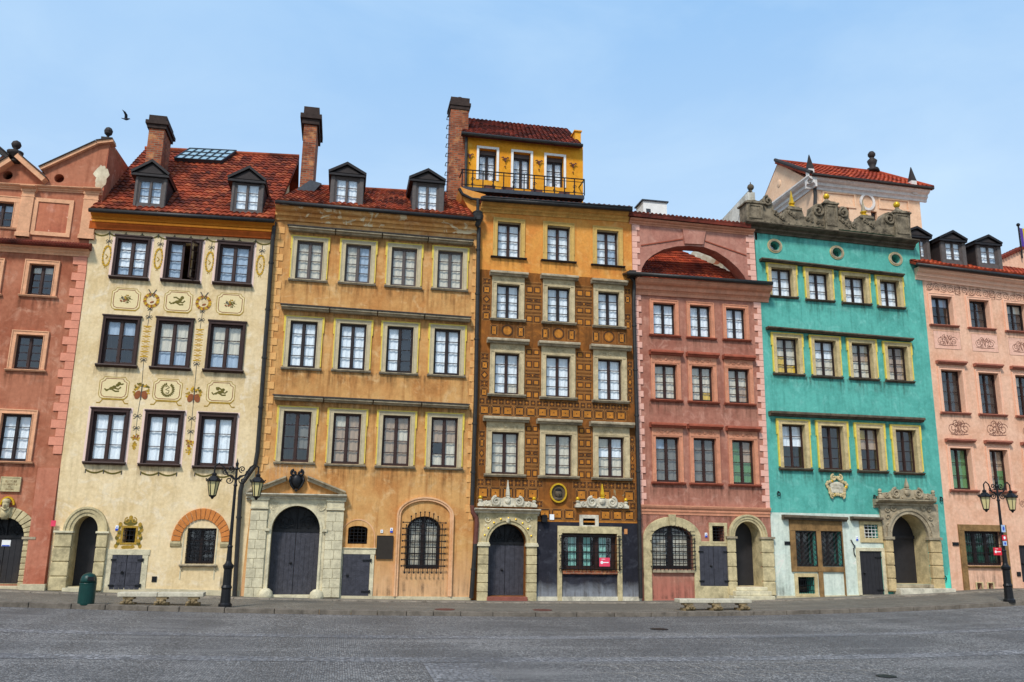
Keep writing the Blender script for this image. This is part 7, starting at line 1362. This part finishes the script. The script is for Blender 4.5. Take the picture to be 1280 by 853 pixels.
for px, py, rx_ in ((1108,846,.16), (556,762.3,.28), (678,763,.28), (824,787,.22)):
    p = G(px, py, RO if py > 768 else 0); mb = MB(); off = (RO if py > 768 else 0); mb.add([(p.x+rx_*math.cos(t*.5236), p.y+rx_*math.sin(t*.5236), gz(p.x)+off+.012) for t in range(12)]+[(p.x+rx_*math.cos(t*.5236), p.y+rx_*math.sin(t*.5236), gz(p.x)+off-.02) for t in range(12)], [tuple(range(12))]+[(t,(t+1)%12,12+(t+1)%12,12+t) for t in range(12)]); o = mb.build('manhole_cover', M['rust' if py < 768 else 'iron'], None, norm=False)
    tag(o, {1108:'dark iron cover in the square below the turquoise house', 556:'rusty cover in the pavement before the ochre house', 678:'rusty cover in the pavement before the sgraffito house', 824:'small dark iron cover in the square in front of the right bench'}[px], 'manhole cover', 'covers in the paving')
# ================================================================== lamps, benches, bin, signs, bird
yellowgl = N('lantern_glass'); yellowgl = yellowgl.fin(rgb(214,198,140), .15, 0, .6)
def street_lamp(base, toppx, cx_px, arm, label, ly, lean=0):
    p = G(*base); z0 = gz(p.x); Yl = p.y; H_ = Z(toppx[0], toppx[1], Yl)-z0; t = thing('street_lamp', (p.x, Yl, z0), label, 'street lamp', 'black two armed street lamps'); x = p.x; k = H_/4.2
    mb = MB(); mb.lathe((x,Yl,z0), [(.17,0),(.17,.08),(.13,.12),(.12,.45),(.14,.5),(.11,.56),(.105,.95),(.13,.99),(.14,1.05),(.09,1.1),(.07,1.16),(.06,1.5),(.075,1.53),(.048,1.57),(.036,H_-.75),(.055,H_-.72),(.034,H_-.66),(.03,H_-.32),(.06,H_-.28),(.03,H_-.22),(.045,H_-.14),(.02,H_-.1),(.004,H_)], 12); mb.build('post', M['iron'], t, smooth=False)
    mb = MB(); za = H_-.45+z0
    for sg_ in (-1, 1):
        mb.tube([(x,Yl,za-.15),(x+sg_*.1,Yl,za-.02),(x+sg_*.22,Yl,za-.0),(x+sg_*arm*.62,Yl,za+.22),(x+sg_*arm*.82,Yl,za+.3),(x+sg_*arm,Yl,za+.22),(x+sg_*arm,Yl,za+.06)], .022, 6)
        mb.tube([(q_[0],Yl,q_[1]) for q_ in spiral(x+sg_*.17, za-.14, .11, 1.5, sg_, math.pi/2)], .016, 5); mb.tube([(q_[0],Yl,q_[1]) for q_ in spiral(x+sg_*.14, za+.16, .09, 1.5, -sg_, -math.pi/2)], .016, 5); mb.tube([(q_[0],Yl,q_[1]) for q_ in spiral(x+sg_*arm*.52, za+.07, .07, 1.3, sg_, 0)], .013, 5)
    mb.build('scroll_arm', M['iron'], t)
    for sg_ in (-1, 1):
        lx, lz = x+sg_*arm, za+.06; b0, b1, hh = .085, .155, .40; zt_ = lz-.22
        mb = MB(); mb.lathe((lx,Yl,zt_), [(b1+.04,-.02),(b1+.05,.0),(b1+.02,.03),(.09,.12),(.06,.13),(.07,.18),(.02,.22)], 6); mb.lathe((lx,Yl,zt_-hh), [(.02,-.08),(.05,-.03),(b0,-.01),(b0+.01,.02)], 6)
        for i in range(6):
            a = i*math.pi/3; mb.tube([(lx+b0*math.cos(a),Yl+b0*math.sin(a),zt_-hh+.01),(lx+b1*math.cos(a),Yl+b1*math.sin(a),zt_)], .011, 4); b = a+math.pi/6
            mb.ball((lx+(b1+.04)*math.cos(a),Yl+(b1+.04)*math.sin(a),zt_+.04), .022, 5)
        L = mb.build('lantern', M['iron'], t); mb = MB(); mb.lathe((lx,Yl,zt_-hh+.02), [(b0-.01,0),(b1-.012,hh-.03)], 6); mb.build('lantern_glass', yellowgl, L)
    return t, x, Yl, z0
street_lamp((281,759.5), (297,573), 0, .56, 'black two armed street lamp before the cream house, beside the drainpipe', 0)
l2, lx2, ly2, lz2 = street_lamp((1262,753), (1250.5,597), 0, .47, 'black two armed street lamp before the peach house, with stickers on its post', 0)
def rbox_sign(name, cx, y, cz, w_, hh, mats, label, cat, group=None, extra=None, d=.02):
    mb = MB(); mb.box(cx-w_/2, cx+w_/2, y-d, y, cz-hh/2, cz+hh/2, 0)
    if extra: extra(mb, cx, y-d-.003, cz, w_, hh)
    o = mb.build(name, mats, None); return tag(o, label, cat, group)
red = flat('red_sign_face', rgb(222,40,56), .4, 0, .92); pinkred = flat('pink_red_sign_face', rgb(232,70,96), .4, 0, .92); wht = flat('white_sign_face', rgb(240,240,238), .4, 0, .95); blue = flat('blue_sign_face', rgb(40,80,190), .4, 0, .9); lblue = flat('pale_blue_sign_face', rgb(170,190,214), .4, 0, .9); blk = M['iron']; orr = flat('orange_plate', rgb(206,140,84), .6)
def keyarrow(mb, cx, y, cz, w_, hh):
    mb.ribbon([(cx-w_*.32,cz-hh*.05),(cx+w_*.38,cz-hh*.05)], hh*.1, y, 1); mb.ribbon(circle(cx-w_*.27,cz-hh*.05,w_*.1,hh*.14,10), hh*.08, y-.001, 1, True); mb.ribbon([(cx-w_*.2,cz+hh*.12),(cx-w_*.38,cz-hh*.05),(cx-w_*.2,cz-hh*.22)], hh*.07, y-.002, 1); mb.ribbon([(cx-w_*.3,cz+hh*.33),(cx+w_*.05,cz+hh*.33)], hh*.05, y, 1)
def numplate(txt):
    def f(mb, cx, y, cz, w_, hh):
        S = {'1': [[(0,.7),(.5,1),(.5,0)]], '3': [[(0,1),(1,1),(.4,.55),(1,.3),(.6,0),(0,.08)]], '5': [[(1,1),(.1,1),(.1,.55),(.8,.55),(.9,.2),(.5,0),(0,.1)]], '7': [[(0,1),(1,1),(.4,0)]], '9': [[(1,.6),(.2,.5),(.1,.9),(.9,1),(1,.5),(.6,0)]]}
        n_ = len(txt); cw_ = w_*.6/n_
        for i, ch in enumerate(txt):
            for st_ in S[ch]: mb.ribbon([(cx-w_*.3+cw_*(i+.15)+cw_*.7*a, cz-hh*.3+hh*.6*b) for a, b in st_], w_*.07, y, 1)
    return f
def blueband(mb, cx, y, cz, w_, hh): mb.rect(cx-w_*.5, cx+w_*.5, cz-hh*.5, cz-hh*.1, y, 1); mb.disc(cx, cz+hh*.15, w_*.2, hh*.15, y-.001, 1)
q = XZ(755.7,702.8,-.2); rbox_sign('arrow_sign', q[0], -.19, q[1], .36, .28, [pinkred, wht], 'pink red sign with a white arrow on the caged window of the sgraffito house', 'sign', 'red arrow signs', keyarrow)
q = XZ(1248,689.5,-.08); rbox_sign('arrow_sign', q[0], -.03, q[1], .33, .27, [red, wht], 'bright red sign with a white arrow on the green curtained window of the peach house', 'sign', 'red arrow signs', keyarrow)
q = XZ(689.7,646.6); rbox_sign('house_number_plate', q[0], -.008, q[1], .15, .18, [wht, M['stone_dk']], 'cream plate above the black wall of the sgraffito house, right of its portal', 'sign', 'small plates on the house fronts')
q = XZ(477.2,664.4); rbox_sign('house_number_plate', q[0], 0, q[1], .08, .1, [wht, blk], 'tiny white plate left of the blue one above the dark plaque', 'sign', 'small plates on the house fronts', lambda mb, cx, y, cz, w_, hh: mb.ribbon([(cx,cz-hh*.3),(cx,cz+hh*.3)], .015, y, 1))
for c, lb in (((489.3,663), 'white and blue plate above the dark plaque on the ochre house'), ((146.3,660.2), 'white and blue plate left of the gold painted cartouche'), ((882.4,669), 'white and blue plate beside the small barred window of the brick pink house'), ((1071,673.3), 'white and blue plate on the mint wall beside the small barred window')):
    q = XZ(*c); rbox_sign('house_number_plate', q[0], 0, q[1], .085, .15, [wht, blue], lb, 'sign', 'small plates on the house fronts', blueband)
q = XZ(68.5,654.5); rbox_sign('small_red_plate', q[0], -.125, q[1], .13, .17, [pinkred, wht], 'small pinkish red plate at the left of the cream house doorway', 'sign', 'small plates on the house fronts')
q = XZ(782,664.6); rbox_sign('small_orange_plate', q[0], -.008, q[1], .11, .17, [orr], 'small orange brown plate on the black wall by the drainpipe', 'sign', 'small plates on the house fronts')
q = XZ(7.5,679.2,.28); rbox_sign('paper_notice', q[0], .295, q[1], .24, .18, [wht, blue], 'white paper notice stuck on the dark arched door at the left edge', 'notice', None, lambda mb, cx, y, cz, w_, hh: mb.rect(cx-w_*.45, cx+w_*.45, cz-hh*.48, cz-hh*.3, y, 1), .004)
for (py, w_, hh, m_, lb, kd) in ((661,.13,.22,[lblue,blue],'pale blue sticker, topmost on the right lamp post','b'), (672.5,.15,.16,[red,wht],'red sticker between two pale ones on the right lamp post','r'), (679.5,.13,.14,[lblue,blue],'pale sticker, lowest of three on the right lamp post','w')):
    zz = Z(1257, py, ly2-.06); rbox_sign('post_sticker', lx2, ly2-.065, zz, w_, hh, m_, lb, 'sticker', 'stickers on the lamp post', (lambda mb, cx, y, cz, w_, hh: mb.disc(cx, cz, w_*.25, hh*.3, y, 1)))
def bench(base_px, x_l, x_r, ytop, label, feet, fy):
    pc = G(base_px, fy); Yb = pc.y; x0, x1 = U(x_l, ytop, Yb), U(x_r, ytop+1.5, Yb); z0 = gz(pc.x); zt_ = Z((x_l+x_r)/2, ytop, Yb); t = thing('stone_bench', (pc.x,Yb,z0), label, 'bench', 'low stone benches')
    mb = MB(); xm = x0+(x1-x0)*.46
    for a, b in ((x0, xm-.006), (xm+.006, x1)): mb.box(a, b, Yb-.02, Yb+.42, zt_-.11, zt_)
    mb.build('seat_slab', M['bench'], t, bevel=.018)
    for f in feet:
        fx = U(f, fy, Yb); mb = MB(); zz = z0-.03; H_ = zt_-.11-zz; mb.box(fx-.16, fx+.16, Yb-.08, Yb+.3, zz, zz+.09); mb.ball((fx,Yb+.1,zz+H_*.62), H_*.42, 12, sy=1.25); mb.ball((fx,Yb-.1,zz+H_*.5), H_*.28, 10); mb.ball((fx-.05,Yb-.16,zz+H_*.62), .035, 6); mb.ball((fx+.05,Yb-.16,zz+H_*.62), .035, 6); mb.ball((fx-.09,Yb-.12,zz+.1), .07, 8, sz=.7); mb.ball((fx+.09,Yb-.12,zz+.1), .07, 8, sz=.7); mb.box(fx-.13, fx+.13, Yb, Yb+.3, zz+H_*.75, zt_-.112); mb.build('carved_foot', stone('carved_foot_stone', rgb(150,128,92), .4) if 'foot' not in M else M['foot'], t)
M['bench'] = stone('bench_stone', rgb(206,196,172), .6)
M['foot'] = stone('carved_foot_stone', rgb(156,134,98), .35)
bench(201, 147, 254.5, 741, 'long stone bench on carved feet before the cream house, beside the green bin', (159,201,240.5), 757); bench(895, 849.5, 939.5, 749.3, 'long stone bench on carved feet before the brick pink house', (861.5,896,929.5), 763.5)
p = G(107, 756); s_ = thing('litter_bin', (p.x,p.y,gz(p.x)), 'dark green domed litter bin on the pavement left of the stone bench', 'bin'); H_ = Z(107,716,p.y)-gz(p.x); gr = flat('dark_green_enamel', rgb(14,58,52), .4, 0, .8); R_ = (U(117.6,745,p.y)-U(96.6,745,p.y))/2
mb = MB(); mb.lathe((p.x,p.y,gz(p.x)), [(R_*.97,0),(R_,.04),(R_,H_*.62),(R_*1.02,H_*.64),(R_*1.02,H_*.67),(R_,H_*.68)], 24); mb.build('body', gr, s_, smooth=False)
mb = MB(); mb.lathe((p.x,p.y,gz(p.x)), [(R_*.99,H_*.68),(R_*.97,H_*.78),(R_*.88,H_*.88),(R_*.66,H_*.95),(R_*.3,H_*.99),(.02,H_)], 24); mb.build('domed_lid', gr, s_, smooth=True)
mb = MB(); mb.prism([(p.x+.02,gz(p.x)+H_*.76),(p.x+.18,gz(p.x)+H_*.76),(p.x+.16,gz(p.x)+H_*.88),(p.x+.03,gz(p.x)+H_*.88)], p.y-R_*1.0, p.y-R_*.6); mb.build('opening', M['iron'], s_)
# bird
BYd = 22.0; p = P(157.5,149,BYd); bd = MB(); k = 1.0
def loft(secs, n=8):
    vs = []; fs = []
    for (c, rx_, rz_) in secs:
        for j in range(n): t = 2*math.pi*j/n; vs.append((c[0], c[1]+rx_*math.cos(t), c[2]+rz_*math.sin(t)))
    for i in range(len(secs)-1):
        for j in range(n): fs.append((i*n+j,i*n+(j+1)%n,(i+1)*n+(j+1)%n,(i+1)*n+j))
    fs += [tuple(range(n)), tuple(range((len(secs)-1)*n+n-1,(len(secs)-1)*n-1,-1))]; return vs, fs
vs, fs = loft([((p.x-.26,p.y,p.z+.03),.03,.012),((p.x-.14,p.y,p.z+.0),.05,.03),((p.x,p.y,p.z-.02),.07,.07),((p.x+.1,p.y,p.z+.0),.06,.06),((p.x+.16,p.y,p.z+.03),.04,.045),((p.x+.2,p.y,p.z+.035),.03,.03),((p.x+.24,p.y,p.z+.02),.008,.006)]); bd.add(vs, fs)
for sg_, dz in ((-1, .34), (1, .20)):
    W = [(0,0,.05),(.02,sg_*.12,.6*dz),(-.05,sg_*.28,.95*dz),(-.15,sg_*.42,1.1*dz)]; vs = []
    for i, (dx, dy, dz_) in enumerate(W): ch = (.16,.15,.11,.02)[i]; vs += [(p.x+dx+ch*.5,p.y+dy,p.z+dz_),(p.x+dx-ch*.6,p.y+dy,p.z+dz_-.01),(p.x+dx-ch*.1,p.y+dy,p.z+dz_+.02*(3-i)/3)]
    bd.add(vs, [(3*i,3*i+3,3*i+5,3*i+2) for i in range(3)]+[(3*i+2,3*i+5,3*i+4,3*i+1) for i in range(3)]+[(3*i+1,3*i+4,3*i+3,3*i) for i in range(3)])
tag(bd.build('bird', flat('dark_plumage', rgb(50,50,58), .8), None, smooth=True), 'dark bird flying with raised wings in the sky above the gabled roofs', 'bird')
